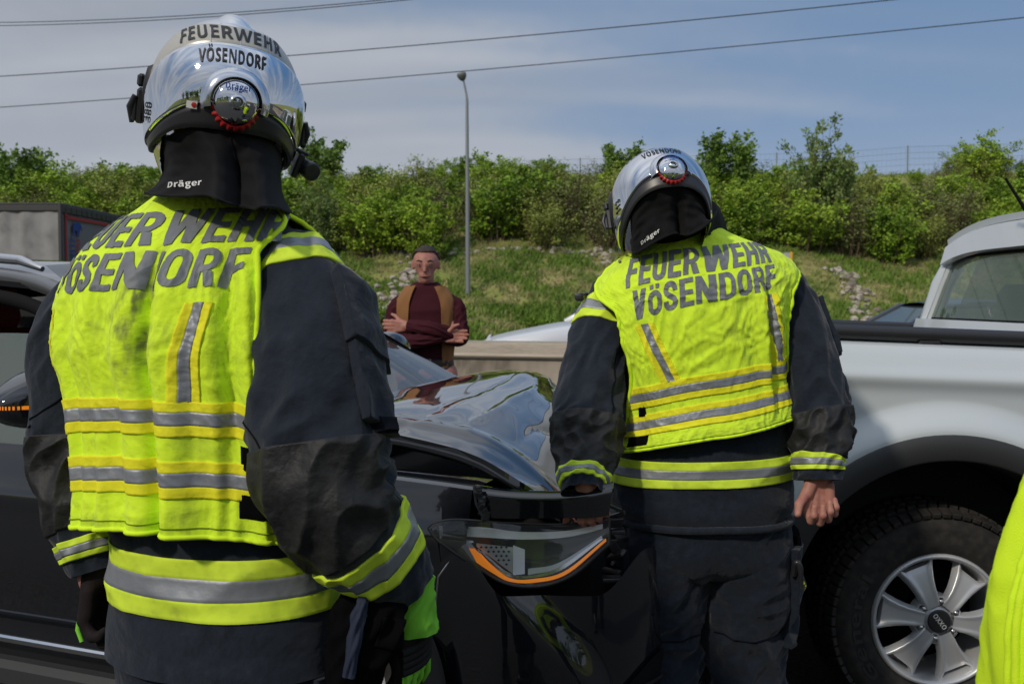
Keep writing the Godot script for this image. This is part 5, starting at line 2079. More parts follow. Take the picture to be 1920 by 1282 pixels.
	mb.box(T.call(4.12, 0.8, -0.925), Vector3(0.14, 0.55, 1.45), Basis.IDENTITY, 0.05)
	obj("grille", mb.mesh(), M.cladding, root)
	# soft black bed cover with a seam, tailgate, rear bumper, chassis
	mb = MB.new()
	p.clear()
	for j in 10:
		for i in 20:
			var x := lerpf(-0.93, 0.62, i / 19.0)
			p.append(T.call(x, 1.283 + 0.006 * sin(j * PI / 9.0) + 0.004 * nz.get_noise_2d(i * 0.3, j * 0.4), lerpf(-0.115, -1.735, j / 9.0)))
	mb.shell(p, 20, 10, 0.012)
	obj("bed_cover", mb.mesh(), M.bed_cover, root)
	mb = MB.new()
	mb.box(T.call(-0.10, 1.296, -0.925), Vector3(0.05, 0.012, 1.55), Basis.IDENTITY, 0.004)
	obj("cover_strap", mb.mesh(), M.black_matt, root)
	mb = MB.new()
	p.clear()
	for j in 14:
		for i in 20:
			var h := lerpf(0.72, 1.268, j / 13.0)
			var z := lerpf(-0.19, -1.66, i / 19.0)
			p.append(T.call(-0.955 - 0.012 * exp(-pow((h - 1.2) / 0.04, 2.0)) + 0.015 * exp(-pow((h - 0.95) / 0.08, 2.0)) * exp(-pow((z + 0.925) / 0.45, 4.0)), h, z))
	mb.shell(p, 20, 14, 0.04, false)
	obj("tailgate", mb.mesh(), white, root)
	mb = MB.new()
	mb.box(T.call(-0.965, 0.97, -0.925), Vector3(0.05, 0.05, 0.22), Basis.IDENTITY, 0.015)
	obj("tailgate_handle", mb.mesh(), M.black_satin, root)
	mb = MB.new()
	mb.box(T.call(-1.0, 0.60, -0.925), Vector3(0.16, 0.16, 1.7), Basis.IDENTITY, 0.04)
	obj("rear_bumper", mb.mesh(), M.cladding, root)
	mb = MB.new()
	mb.box(T.call(1.6, 0.55, -0.925), Vector3(5.0, 0.16, 0.9))
	mb.box(T.call(0.0, 0.78, -0.925), Vector3(1.2, 0.30, 1.25))
	mb.tube(PackedVector3Array([Vector3(0, 0.375, -0.2), Vector3(0, 0.375, -1.65)]), PackedFloat32Array([0.06]), 10)
	obj("chassis", mb.mesh(), M.interior, root)
	mb = MB.new()
	mb.box(T.call(0.42, 0.84, -0.11), Vector3(0.05, 0.34, 0.05), Basis(Vector3.BACK, 0.3), 0.01)
	mb.box(T.call(0.1, 0.93, -0.14), Vector3(0.7, 0.03, 0.05), Basis.IDENTITY, 0.008)
	obj("arch_bracket", mb.mesh(), M.cladding, root)
	# mud flap
	mb = MB.new()
	mb.box(Vector3(-0.56, 0.50, -0.10), Vector3(0.02, 0.42, 0.26), Basis(Vector3.BACK, -0.15), 0.004)
	obj("mud_flap", mb.mesh(), M.black_matt, root)
	# inside
	mb = MB.new()
	mb.box(T.call(1.6, 0.95, -0.925), Vector3(1.9, 0.1, 1.5))
	mb.box(T.call(2.6, 1.12, -0.925), Vector3(0.35, 0.2, 1.4), Basis.IDENTITY, 0.06)
	obj("cabin_floor", mb.mesh(), M.interior, root)
	for q in [[0.95, -0.50, 0.52], [0.95, -1.34, 0.52], [1.75, -0.5, 0.48], [1.75, -1.34, 0.48]]:
		mb = MB.new()
		mb.box(T.call(q[0], 1.15, q[1]), Vector3(0.14, 0.50, q[2]), Basis(Vector3.BACK, 0.2), 0.05)
		var se := obj("seat", mb.mesh(), M.interior, root)
		mb = MB.new()
		mb.box(T.call(q[0] - 0.06, 1.45, q[1]), Vector3(0.10, 0.15, 0.30), Basis(Vector3.BACK, 0.15), 0.045)
		obj("headrest", mb.mesh(), M.interior, se)
	# aerial leaning back over the roof
	mb = MB.new()
	var inv := root.transform.affine_inverse()
	mb.tube(PackedVector3Array([inv * P(1945, 428, 3.9), inv * P(1912, 375, 3.9), inv * P(1886, 334, 3.9)]), PackedFloat32Array([0.008, 0.007, 0.005]), 8)
	obj("aerial", mb.mesh(), M.black_matt, root)

func wheel(root: Node3D, at: Vector3, sg: float, detailed: bool):
	var ax := Vector3(0, 0, sg)
	var mb := MB.new()
	mb.lathe(at + ax * -0.24, ax, PackedVector2Array([Vector2(0.0, 0.02), Vector2(0.22, 0.02), Vector2(0.24, 0.0), Vector2(0.335, 0.005), Vector2(0.360, 0.02), Vector2(0.366, 0.05), Vector2(0.366, 0.19), Vector2(0.358, 0.225), Vector2(0.335, 0.243), Vector2(0.318, 0.247), Vector2(0.314, 0.250), Vector2(0.30, 0.251), Vector2(0.262, 0.247), Vector2(0.258, 0.250), Vector2(0.232, 0.243), Vector2(0.218, 0.228), Vector2(0.214, 0.20)]), 64)
	var w := obj("wheel", mb.mesh(), M.rubber, root)
	# tread blocks: shoulder lugs and centre ribs
	mb = MB.new()
	var n := 66
	for i in n:
		var th := TAU * i / n
		var bs := Basis(Vector3.BACK, th)
		for k in 4:
			var z: float = [0.232, 0.168, 0.112, 0.045][k]
			var wd: float = [0.042, 0.040, 0.040, 0.050][k]
			var sh := 0.5 * (k % 2)
			var b2 := Basis(Vector3.BACK, th + sh * TAU / n) * Basis(Vector3.RIGHT, 0.25 * (1 if k % 2 == 0 else -1))
			var r := 0.369 - (0.012 if k == 0 else 0.0)
			var c := Vector3(cos(th + sh * TAU / n), sin(th + sh * TAU / n), 0) * r
			mb.box(at + Vector3(c.x, c.y, sg * (z - 0.24)), Vector3(0.016, 0.027, wd), b2 if k > 0 else bs * Basis(Vector3.UP, -0.35 * sg), 0.002)
	tag(obj("tread", mb.mesh(), M.rubber, w), "", "", "", "stuff")
	# rim barrel
	mb = MB.new()
	mb.lathe(at + ax * -0.24, ax, PackedVector2Array([Vector2(0.222, 0.232), Vector2(0.218, 0.243), Vector2(0.208, 0.243), Vector2(0.202, 0.228), Vector2(0.196, 0.20), Vector2(0.190, 0.10), Vector2(0.188, 0.04)]), 60)
	obj("rim", mb.mesh(), M.rim_silver, w)
	mb = MB.new()
	mb.lathe(at + ax * -0.22, ax, PackedVector2Array([Vector2(0.19, 0.03), Vector2(0.15, 0.05), Vector2(0.145, 0.09), Vector2(0.0, 0.09)]), 32)
	obj("brake_drum", mb.mesh(), M.black_matt, w)
	if not detailed:
		mb = MB.new()
		for k in 6:
			var th := deg_to_rad(52.0 + 60.0 * k)
			mb.box(at + Vector3(cos(th) * 0.12, sin(th) * 0.12, sg * -0.05), Vector3(0.19, 0.075, 0.03), Basis(Vector3.BACK, th), 0.01)
		mb.lathe(at + ax * -0.07, ax, PackedVector2Array([Vector2(0.075, 0.0), Vector2(0.07, 0.03), Vector2(0.0, 0.035)]), 20)
		obj("spoke", mb.mesh(), M.rim_silver, w)
		return
	# six forked spokes
	for k in 6:
		mb = MB.new()
		var th := deg_to_rad(112.0 + 60.0 * k)
		var er := Vector3(cos(th), sin(th), 0)
		var et := Vector3(-sin(th), cos(th), 0)
		# half outline (radius, half width, height); mirrored. Raised ridges along both edges
		var st := [[0.048, 0.030, 0.014], [0.075, 0.033, 0.020], [0.105, 0.037, 0.016], [0.135, 0.045, 0.009], [0.165, 0.057, 0.003], [0.190, 0.070, -0.002], [0.2045, 0.076, -0.006]]
		var p := PackedVector3Array()
		for s in st.size():
			var r: float = st[s][0]
			var hw: float = st[s][1]
			var z: float = st[s][2] - 0.014
			for i in 13:
				var u := i / 12.0 * 2.0 - 1.0
				var au := absf(u)
				var rr := r
				if s >= 4: rr = r - (0.024 if au < 0.62 else 0.024 * maxf(0.0, 1.0 - (au - 0.62) / 0.10)) * [0, 0, 0, 0, 0.2, 0.75, 1.0][s]
				var dz := 0.0
				if au > 0.95: dz = -0.028
				elif au > 0.80: dz = -0.004
				elif s >= 1: dz = -0.006 * (1.0 - smoothstep(0.4, 0.75, au))
				p.append(at + er * rr + et * hw * u + ax * (z + dz))
		mb.grid(p, 13, st.size(), false, false)
		# outer notch wall
		var q := PackedVector3Array()
		for i in 13:
			var e := p[(st.size() - 1) * 13 + i]
			q.append(e)
		for i in 13:
			q.append(p[(st.size() - 1) * 13 + i] - ax * 0.03)
		mb.grid(q, 13, 2)
		obj("spoke", mb.mesh(), M.rim_silver, w)
		# lug nut in its recess between the spokes
		mb = MB.new()
		var tn := deg_to_rad(82.0 + 60.0 * k)
		var c := at + Vector3(cos(tn), sin(tn), 0) * 0.062
		mb.lathe(c - ax * 0.012, ax, PackedVector2Array([Vector2(0.019, -0.01), Vector2(0.018, 0.004), Vector2(0.0135, 0.004), Vector2(0.0125, -0.006)]), 18)
		obj("nut_seat", mb.mesh(), M.rim_silver, w)
		mb = MB.new()
		mb.lathe(c - ax * 0.022, ax, PackedVector2Array([Vector2(0.011, 0.0), Vector2(0.011, 0.016), Vector2(0.008, 0.022), Vector2(0.0, 0.023)]), 6)
		obj("lug_nut", mb.mesh(), M.steel, w)
	mb = MB.new()
	mb.lathe(at - ax * 0.035, ax, PackedVector2Array([Vector2(0.084, -0.02), Vector2(0.080, 0.006), Vector2(0.066, 0.020), Vector2(0.046, 0.024), Vector2(0.041, 0.034), Vector2(0.036, 0.036)]), 36)
	obj("hub", mb.mesh(), M.rim_silver, w)
	mb = MB.new()
	mb.lathe(at, ax, PackedVector2Array([Vector2(0.0385, -0.006), Vector2(0.0385, 0.003), Vector2(0.034, 0.006), Vector2(0.0, 0.007)]), 32)
	var cap := obj("centre_cap", mb.mesh(), M.black_satin, w)
	mb = MB.new()
	var rt := Basis(Vector3.BACK, deg_to_rad(-52.0))
	text_on(mb, "OXXO", func(x: float, y: float) -> Vector3: return at + rt * Vector3((x - 0.5) * 0.060, (y - 0.5) * 0.016, 0.0085))
	obj("lettering", mb.mesh(), M.white_print, cap)
	# raised maker's word and rings on the side wall
	mb = MB.new()
	var arcmap := func(x: float, y: float) -> Vector3:
		var th2 := deg_to_rad(222.0 - 74.0 * x)
		var r := 0.262 + 0.038 * y
		return at + Vector3(cos(th2) * r, sin(th2) * r, 0.0125)
	text_on(mb, "General", arcmap, 700, "Droid Sans", 0.08)
	obj("sidewall_word", mb.mesh(), M.sidewall_word, w)

# ---------------------------------------------------------------- people
class Trunk:
	# rows from low to high: [height, half width, half depth, shift right, shift back]
	var q := []
	var w := []
	var c := Vector3.ZERO
	var R := Vector3.RIGHT
	var B := Vector3.BACK
	var e := 0.86
	var ht := PackedFloat32Array()
	var h0 := 0.0
	var h1 := 1.0
	var arcs := {}

	func _init(rows: Array, centre: Vector3, yaw_deg: float):
		for r in rows:
			q.append(Vector3(r[1], r[0], r[2]))
			w.append(Vector3(r[3], r[4], 0))
		c = Vector3(centre.x, 0, centre.z)
		var y := deg_to_rad(yaw_deg)
		R = Vector3(cos(y), 0, sin(y))
		B = Vector3(-sin(y), 0, cos(y))
		h0 = q[0].y
		h1 = q[-1].y
		for i in 241: ht.append(find_h(lerpf(h0, h1, i / 240.0)))

	func cub(pts: Array, t: float) -> Vector3:
		var m := pts.size() - 1
		var x := clampf(t, 0.0, 1.0) * m
		var i := mini(int(x), m - 1)
		var a: Vector3 = pts[i]
		var b: Vector3 = pts[i + 1]
		var pre: Vector3 = pts[i - 1] if i > 0 else a * 2.0 - b
		var post: Vector3 = pts[i + 2] if i + 2 <= m else b * 2.0 - a
		return a.cubic_interpolate(b, pre, post, x - i)

	# row parameter at a height
	func at_h(h: float) -> float:
		var x := clampf((h - h0) / (h1 - h0), 0.0, 1.0) * 240.0
		var i := mini(int(x), 239)
		return lerpf(ht[i], ht[i + 1], x - i)

	func find_h(h: float) -> float:
		var lo := 0.0
		var hi := 1.0
		for i in 18:
			var m := (lo + hi) * 0.5
			if cub(q, m).y < h: lo = m
			else: hi = m
		return lo

	# phi 0 = middle of the back, grows to the wearer's right
	func pt(phi: float, t: float, off := 0.0) -> Vector3:
		var k := cub(q, t)
		var k2 := cub(q, minf(t + 0.02, 1.0)) - cub(q, maxf(t - 0.02, 0.0))
		var s := cub(w, t)
		var sn := sin(phi)
		var cs := cos(phi)
		var x := k.x * signf(sn) * pow(absf(sn), e)
		var y := k.z * signf(cs) * pow(absf(cs), e)
		var n := (R * (sn / k.x) + B * (cs / k.z)).normalized()
		var slope := -(k2.x * absf(sn) + k2.z * absf(cs)) / maxf(k2.y, 0.004)
		n = (n + Vector3.UP * clampf(slope, -0.6, 3.0)).normalized()
		return c + R * (x + s.x) + B * (y + s.y) + Vector3(0, k.y, 0) + n * off

	# angle for a distance in metres round the back from the middle, at the row t
	func phi_of(s: float, t: float) -> float:
		var x := t * 80.0
		var i := int(x)
		return lerpf(phi_row(s, i), phi_row(s, i + 1), x - i)

	func phi_row(s: float, i: int) -> float:
		if not arcs.has(i):
			var row := PackedFloat32Array()
			for j in 121: row.append(find_phi((j - 60) * 0.006, i / 80.0))
			arcs[i] = row
		var r: PackedFloat32Array = arcs[i]
		var y := clampf(s / 0.006 + 60.0, 0.0, 119.99)
		var j := int(y)
		return lerpf(r[j], r[j + 1], y - j)

	func find_phi(s: float, t: float) -> float:
		var k := cub(q, t)
		if absf(s) < 1e-6: return 0.0
		var step := 0.02 * signf(s)
		var left := absf(s)
		var p := 0.0
		for i in 90:
			var ds := Vector2(k.x * cos(p + step * 0.5), k.z * sin(p + step * 0.5)).length() * absf(step)
			if ds >= left: return p + step * left / ds
			left -= ds
			p += step
		return p

func wobj(called: String, mesh: Mesh, m: Material, root: Node3D) -> MeshInstance3D:
	var o := obj(called, mesh, m, root)
	o.position = -root.position
	return o

# creases of folded cloth, x and y in metres, about -1..1
func crumple(x: float, y: float, sd: float) -> float:
	var wx := nz.get_noise_2d(x * 6.0 + sd, y * 6.0)
	var wy := nz.get_noise_2d(x * 6.0 - sd, y * 6.0 + 9.0)
	var a := ridge(nz.get_noise_2d(x * 8.0 + wx * 1.2 + sd, y * 7.0 + wy * 1.2))
	var b := ridge(nz.get_noise_2d(x * 18.0 + wy * 1.3 - sd, y * 15.0 + wx * 1.3))
	return 0.65 * a + 0.35 * b

func ridge(n: float) -> float:
	return 1.0 - 2.0 * absf(n)

# ---- sleeves and trouser legs
class Limb:
	var path := []
	var rad := []      # Vector2(radius towards the camera side, radius across)
	var ref := Vector3.BACK
	var seed_ := 0.0
	var amp := 0.008
	var length := 0.6
	var nz: FastNoiseLite
	var bend := 0.5    # where the folds gather
	var wave := 9.0
	var soft := 0.55

	func cub(pts: Array, t: float) -> Vector3:
		var m := pts.size() - 1
		var x := clampf(t, 0.0, 1.0) * m
		var i := mini(int(x), m - 1)
		var a: Vector3 = pts[i]
		var b: Vector3 = pts[i + 1]
		var pre: Vector3 = pts[i - 1] if i > 0 else a * 2.0 - b
		var post: Vector3 = pts[i + 2] if i + 2 <= m else b * 2.0 - a
		return a.cubic_interpolate(b, pre, post, x - i)

	func pt(t: float, th: float, off := 0.0) -> Vector3:
		var c := cub(path, t)
		var tg := (cub(path, minf(t + 0.03, 1.0)) - cub(path, maxf(t - 0.03, 0.0))).normalized()
		var u := (ref - tg * ref.dot(tg)).normalized()
		var w := u.cross(tg)
		var r := cub(rad, t)
		var ct := cos(th)
		var st := sin(th)
		var near := exp(-pow((t - bend) / 0.22, 2.0))
		var n1 := nz.get_noise_3d(ct * 1.1 + seed_, st * 1.1 + t * 2.0, t * length * wave)
		var n2 := nz.get_noise_3d(ct * 2.4 - seed_, st * 2.4, t * length * wave * 2.3 + 0.8 * st)
		var n3 := nz.get_noise_3d(ct * 0.7 + seed_ * 2.0, st * 0.7 + t * length * 2.2, t * length * 3.6 + 0.5 * st)
		var f := amp * ((0.5 + 0.8 * near) * (1.0 - 2.6 * absf(n1)) + 0.35 * n2 + soft * (1.0 - 2.8 * absf(n3)))
		return c + (u * ct * (r.x + f + off) + w * st * (r.y + f + off))

	func grid(t0: float, t1: float, nu: int, nv: int, off := 0.0, th0 := 0.0, th1 := TAU) -> PackedVector3Array:
		var p := PackedVector3Array()
		var full := absf(th1 - th0 - TAU) < 0.001
		for j in nv:
			var t := lerpf(t0, t1, float(j) / (nv - 1))
			for i in nu:
				p.append(pt(t, lerpf(th0, th1, float(i) / (nu if full else nu - 1)), off))
		return p

	# a sewn-on band with raised edges
	func band(t0: float, t1: float, nu: int, off: float) -> PackedVector3Array:
		var p := PackedVector3Array()
		var nv := 6
		for j in nv + 2:
			var k := clampi(j - 1, 0, nv - 1)
			var t := lerpf(t0, t1, float(k) / (nv - 1))
			var o := off if j > 0 and j < nv + 1 else 0.0002
			for i in nu:
				p.append(pt(t, TAU * i / nu, o))
		return p

func limb(path: Array, radii: Array, seed_: float, amp: float, bend: float, wave := 9.0) -> Limb:
	var l := Limb.new()
	l.path = path
	for r in radii:
		l.rad.append(Vector3(r.x, r.y, 0) if r is Vector2 else Vector3(r, r, 0))
	l.seed_ = seed_
	l.amp = amp
	l.nz = nz
	l.bend = bend
	l.wave = wave
	l.length = 0.0
	for i in path.size() - 1: l.length += (path[i] as Vector3).distance_to(path[i + 1])
	return l

# three-stripe tape over a limb: yellow, silver, yellow
func limb_tape(l: Limb, t0: float, t1: float, parent: Node3D, yellow: Material, lift := 0.004):
	var a := lerpf(t0, t1, 0.31)
	var b := lerpf(t0, t1, 0.69)
	var mb := MB.new()
	mb.grid(l.band(t0, a, 96, lift), 96, 8, true)
	mb.grid(l.band(b, t1, 96, lift), 96, 8, true)
	obj("yellow_tape", mb.mesh(), yellow, parent)
	mb = MB.new()
	mb.grid(l.band(a, b, 96, lift + 0.0008), 96, 8, true)
	obj("silver_tape", mb.mesh(), M.tape_silver, parent)

# tape on a trunk along a curve. f(u 0..1, v 0..1 across) -> point
func tape(parent: Node3D, f: Callable, nu: int, yellow: Material, a := 0.31, b := 0.69):
	for q in [[0.0, a, yellow, "yellow_tape"], [b, 1.0, yellow, "yellow_tape"], [a, b, M.tape_silver, "silver_tape"]]:
		var p := PackedVector3Array()
		var nv := 7
		for j in nv + 2:
			var k := clampi(j - 1, 0, nv - 1)
			var v := lerpf(q[0], q[1], float(k) / (nv - 1))
			var lift := 0.0028 if j > 0 and j < nv + 1 else 0.0002
			if q[3] == "silver_tape": lift += 0.0005
			for i in nu:
				var u := float(i) / (nu - 1)
				p.append(f.call(u, v, lift + 0.0007 * nz.get_noise_2d(u * 60.0, v * 3.0)))
		var mb := MB.new()
		mb.grid(p, nu, nv + 2, false, true)
		obj(q[3], mb.mesh(), q[2], parent)

# helmet. Local frame: x right, y up, z towards the wearer's back. R = half width
const HR := 0.1245
func hel(x: float, y: float, off := 0.0) -> Vector3:
	var Y := y / (1.14 if y > 0.0 else 1.62)
	var r := maxf(sqrt(x * x + Y * Y), 1e-5)
	var th := asin(r) if r < 0.97 else asin(0.97) + (r - 0.97) * 3.0
	var d := Vector3(sin(th) * x / r, sin(th) * Y / r, cos(th))
	var s := Vector3(1.0, 1.14 if y > 0.0 else 1.62, 1.22)
	return Vector3(d.x * s.x, d.y * s.y, d.z * s.z) * HR + Vector3(d.x / s.x, d.y / s.y, d.z / s.z).normalized() * off

func hel_panel(lo: Array, hi: Array, off: float, nu: int, nv: int, edge := 0.0) -> PackedVector3Array:
	var p := PackedVector3Array()
	for j in nv:
		var v := float(j) / (nv - 1)
		for i in nu:
			var u := float(i) / (nu - 1)
			var a := curve2(lo, u).lerp(curve2(hi, u), v)
			var o := off
			if j == 0 or j == nv - 1 or i == 0 or i == nu - 1: o -= edge
			p.append(hel(a.x, a.y, o))
	return p

func both(half: Array) -> Array:
	var o := []
	for k in half: o.append(Vector2(-k.x, k.y))
	var r := half.duplicate()
	r.reverse()
	for k in r:
		if k.x > 0.001: o.append(k)
	return o

func helmet(root: Node3D, tr: Transform3D, number: String, torch: bool, shield := -0.62):
	var mb := MB.new()
	var p := PackedVector3Array()
	var nu := 72
	var nv := 30
	# dome down to the rim; arch at the back, straight at the sides, open face in front
	for j in nv:
		for i in nu:
			var az := TAU * i / nu
			var back := cos(az)
			var el0 := deg_to_rad(lerpf(-6.0, -42.0, smoothstep(0.80, 0.1, back))) if back > 0.0 else deg_to_rad(lerpf(-42.0, 4.0, smoothstep(-0.25, -0.75, back)))
			var el := lerpf(PI * 0.5, el0, float(j) / (nv - 1))
			var d := Vector3(sin(az) * cos(el), sin(el), cos(az) * cos(el))
			p.append(Vector3(d.x, d.y * (1.14 if d.y > 0.0 else 1.62), d.z * 1.22) * HR)
	mb.grid(p, nu, nv, true)
	var h := obj("helmet", mb.mesh(), M.chrome, root)
	h.transform = Transform3D(tr.basis, tr.origin - root.position)
	# black lining
	mb = MB.new()
	var q := PackedVector3Array()
	for v in p: q.append(v * 0.94)
	mb.grid(q, nu, nv, true, true)
	obj("lining", mb.mesh(), M.interior, h)
	var arch_o := both([Vector2(1.02, -0.98), Vector2(0.95, -0.62), Vector2(0.82, -0.31), Vector2(0.58, -0.07), Vector2(0.28, 0.04), Vector2(0.0, 0.06)])
	var arch_i := both([Vector2(1.00, -1.08), Vector2(0.91, -0.78), Vector2(0.80, -0.52), Vector2(0.62, -0.35), Vector2(0.34, -0.275), Vector2(0.0, -0.27)])
	var cap_o := both([Vector2(1.04, -0.92), Vector2(1.01, -0.40), Vector2(0.975, 0.08), Vector2(0.87, 0.40), Vector2(0.65, 0.63), Vector2(0.34, 0.755), Vector2(0.0, 0.785)])
	var band_o := both([Vector2(1.03, 0.05), Vector2(0.965, 0.50), Vector2(0.80, 0.80), Vector2(0.60, 0.935), Vector2(0.36, 1.015), Vector2(0.0, 1.04)])
	var band_i := both([Vector2(1.01, 0.02), Vector2(0.955, 0.20), Vector2(0.83, 0.46), Vector2(0.63, 0.645), Vector2(0.34, 0.76), Vector2(0.0, 0.79)])
	mb = MB.new()
	mb.shell(hel_panel(arch_i, arch_o, 0.007, 70, 8, 0.003), 70, 8, 0.014, true)
	obj("rear_rim", mb.mesh(), M.black_satin, h)
	mb = MB.new()
	mb.grid(hel_panel(arch_o, cap_o, 0.010, 70, 30, 0.006), 70, 30, false, true)
	obj("rear_cap", mb.mesh(), M.chrome, h)
	mb = MB.new()
	mb.grid(hel_panel(band_i, band_o, 0.0035, 60, 12, 0.003), 60, 12, false, true)
	var bd := obj("band", mb.mesh(), M.helmet_band, h)
	mb = MB.new()
	for x: float in [-0.33, 0.02, 0.40]:
		for k in 6:
			var y0 := 1.02 - 0.22 * x * x
			p = PackedVector3Array([hel(x - 0.006, y0 - 0.24 * k / 6.0, 0.0042), hel(x + 0.006, y0 - 0.24 * k / 6.0, 0.0042), hel(x - 0.006, y0 - 0.24 * (k + 1) / 6.0, 0.0042), hel(x + 0.006, y0 - 0.24 * (k + 1) / 6.0, 0.0042)])
			mb.grid(p, 2, 2)
	obj("band_seam", mb.mesh(), M.post_grey, bd)
	mb = MB.new()
	text_on(mb, "FEUERWEHR", func(x: float, y: float) -> Vector3:
		var u := lerpf(0.278, 0.682, x)
		var a := curve2(band_i, u).lerp(curve2(band_o, u), lerpf(0.24, 0.84, y))
		return hel(a.x, a.y, 0.0048))
	obj("lettering", mb.mesh(), M.black_print, bd)
	mb = MB.new()
	text_on(mb, "VÖSENDORF", func(x: float, y: float) -> Vector3:
		var u := lerpf(0.388, 0.580, x)
		var a := curve2(cap_o, u)
		return hel(a.x * 0.98, a.y - 0.245 + 0.20 * y, 0.0115))
	obj("lettering", mb.mesh(), M.black_print, h)
	# round boss with brushed collar, red dial below
	var ctr := Vector2(0.0, 0.10)
	var disc := func(r0: float, r1: float, o0: float, o1: float, n: int, dome := 0.0) -> PackedVector3Array:
		var g := PackedVector3Array()
		for j in n:
			var t := float(j) / (n - 1)
			var r := lerpf(r0, r1, t)
			for i in 40:
				var a := TAU * i / 40.0
				var yy := ctr.y + sin(a) * r
				g.append(hel(ctr.x + cos(a) * r, yy, lerpf(o0, o1, t) + dome * sqrt(maxf(0.0, 1.0 - t * t))))
		return g
	var collar := PackedVector3Array()
	for j in 6:
		var t := j / 5.0
		for i in 30:
			var a := deg_to_rad(lerpf(-18.0, 198.0, i / 29.0))
			var r := lerpf(0.395, 0.27, t)
			collar.append(hel(cos(a) * r, ctr.y + sin(a) * r, lerpf(0.0112, 0.020, sin(t * PI * 0.5))))
	mb = MB.new()
	mb.grid(collar, 30, 6)
	obj("collar", mb.mesh(), M.chrome_brushed, h)
	mb = MB.new()
	mb.grid(disc.call(0.0, 0.265, 0.016, 0.012, 9, 0.012), 40, 9, true)
	var boss := obj("boss", mb.mesh(), M.chrome, h)
	mb = MB.new()
	mb.grid(disc.call(0.05, 0.085, 0.029, 0.028, 4, 0.004), 40, 4, true)
	obj("boss_ring", mb.mesh(), M.chrome_brushed, boss)
	mb = MB.new()
	text_on(mb, "Dräger", func(x: float, y: float) -> Vector3: return hel((x - 0.5) * 0.25, ctr.y + 0.105 + 0.085 * y, 0.0275))
	obj("lettering", mb.mesh(), M.blue_print, boss)
	mb = MB.new()
	var gear := PackedVector3Array()
	for j in 4:
		for i in 120:
			var a := TAU * i / 120.0
			var r := 0.255 + 0.017 * sin(a * 20.0)
			gear.append(hel(cos(a) * [0.2, r, r, 0.2][j], ctr.y - 0.075 + sin(a) * [0.2, r, r, 0.2][j], [0.015, 0.0145, 0.003, 0.003][j]))
	mb.grid(gear, 120, 4, true)
	obj("dial", mb.mesh(), M.red_plastic, h)
	# ridge on the crown
	mb = MB.new()
	p = PackedVector3Array()
	for j in 12:
		var t := j / 11.0
		for i in 11:
			var u := i / 10.0 * 2.0 - 1.0
			var el := lerpf(1.22, 2.5, t)
			var hgt := 0.010 * (1.0 - pow(absf(u), 2.5)) * smoothstep(0.0, 0.22, t) * smoothstep(1.0, 0.7, t) - 0.001
			p.append(Vector3(u * 0.026, sin(el) * (1.14 * HR + hgt) - 0.002 * u * u, cos(el) * (1.22 * HR + hgt)))
	mb.grid(p, 11, 12)
	obj("crown_ridge", mb.mesh(), M.chrome, h)
	# black side covers with clips
	for s: float in [-1.0, 1.0]:
		var lo := [Vector2(s * 1.05, -0.78), Vector2(s * 1.12, -0.86), Vector2(s * 1.24, -0.80)]
		var hi := [Vector2(s * 0.985, 0.40), Vector2(s * 1.10, 0.42), Vector2(s * 1.22, 0.25)]
		mb = MB.new()
		p = PackedVector3Array()
		for j in 16:
			var v := j / 15.0
			for i in 14:
				var u := i / 13.0
				var a := curve2(lo, u).lerp(curve2(hi, u), v)
				a.x += s * 0.02 * sin(v * PI)
				var o := 0.010
				if i == 0 or i == 13 or j == 0 or j == 15: o = 0.002
				p.append(hel(a.x, a.y, o))
		mb.grid(p, 14, 16, false, s > 0)
		obj("side_cover", mb.mesh(), M.black_plastic, h)
		mb = MB.new()
		var b0 := hel(s * 1.12, -0.12, 0.011)
		var bs := Basis(Vector3.UP, s * 0.25)
		mb.box(b0 + Vector3(0, -0.012, 0), Vector3(0.014, 0.060, 0.034), bs, 0.004)
		mb.box(b0 + Vector3(s * 0.010, -0.020, 0.004), Vector3(0.010, 0.038, 0.022), bs, 0.003)
		mb.box(b0 + Vector3(s * 0.004, 0.030, 0.004), Vector3(0.012, 0.022, 0.020), bs, 0.004)
		mb.tube(PackedVector3Array([b0 + Vector3(s * 0.012, 0.004, 0.012), b0 + Vector3(s * 0.019, -0.016, 0.010), b0 + Vector3(s * 0.014, -0.042, 0.006)]), PackedFloat32Array([0.005, 0.006, 0.004]), 8)
		obj("clip", mb.mesh(), M.black_satin, h)
	# little number up the left edge, shield sticker
	mb = MB.new()
	text_on(mb, number, func(x: float, y: float) -> Vector3: return hel(-0.955 + 0.055 * (1.0 - y), -0.36 + 0.26 * x, 0.0115))
	obj("number", mb.mesh(), M.black_print, h)
	if torch:
		mb = MB.new()
		mb.box(hel(-0.47, -0.015, 0.0118), Vector3(0.017, 0.011, 0.0015), Basis.looking_at(-hel(-0.47, -0.015).normalized()), 0.0)
		obj("sticker", mb.mesh(), M.white_print, h)
		mb = MB.new()
		mb.lathe(hel(-0.445, -0.01, 0.0128), hel(-0.445, -0.01), PackedVector2Array([Vector2(0.0045, 0.0), Vector2(0.0042, 0.0006), Vector2(0.0, 0.0007)]), 6)
		obj("sticker_shield", mb.mesh(), M.red_plastic, h)
		mb = MB.new()
		var tc := Vector3(0.152, -0.088, 0.02)
		mb.lathe(tc, Vector3(0.25, -0.1, 1), PackedVector2Array([Vector2(0.0, -0.062), Vector2(0.011, -0.06), Vector2(0.012, -0.03), Vector2(0.0155, -0.02), Vector2(0.0155, -0.014), Vector2(0.0135, -0.011), Vector2(0.016, -0.006), Vector2(0.016, 0.002), Vector2(0.0135, 0.005), Vector2(0.0165, 0.010), Vector2(0.0165, 0.019), Vector2(0.013, 0.022), Vector2(0.0, 0.020)]), 22)
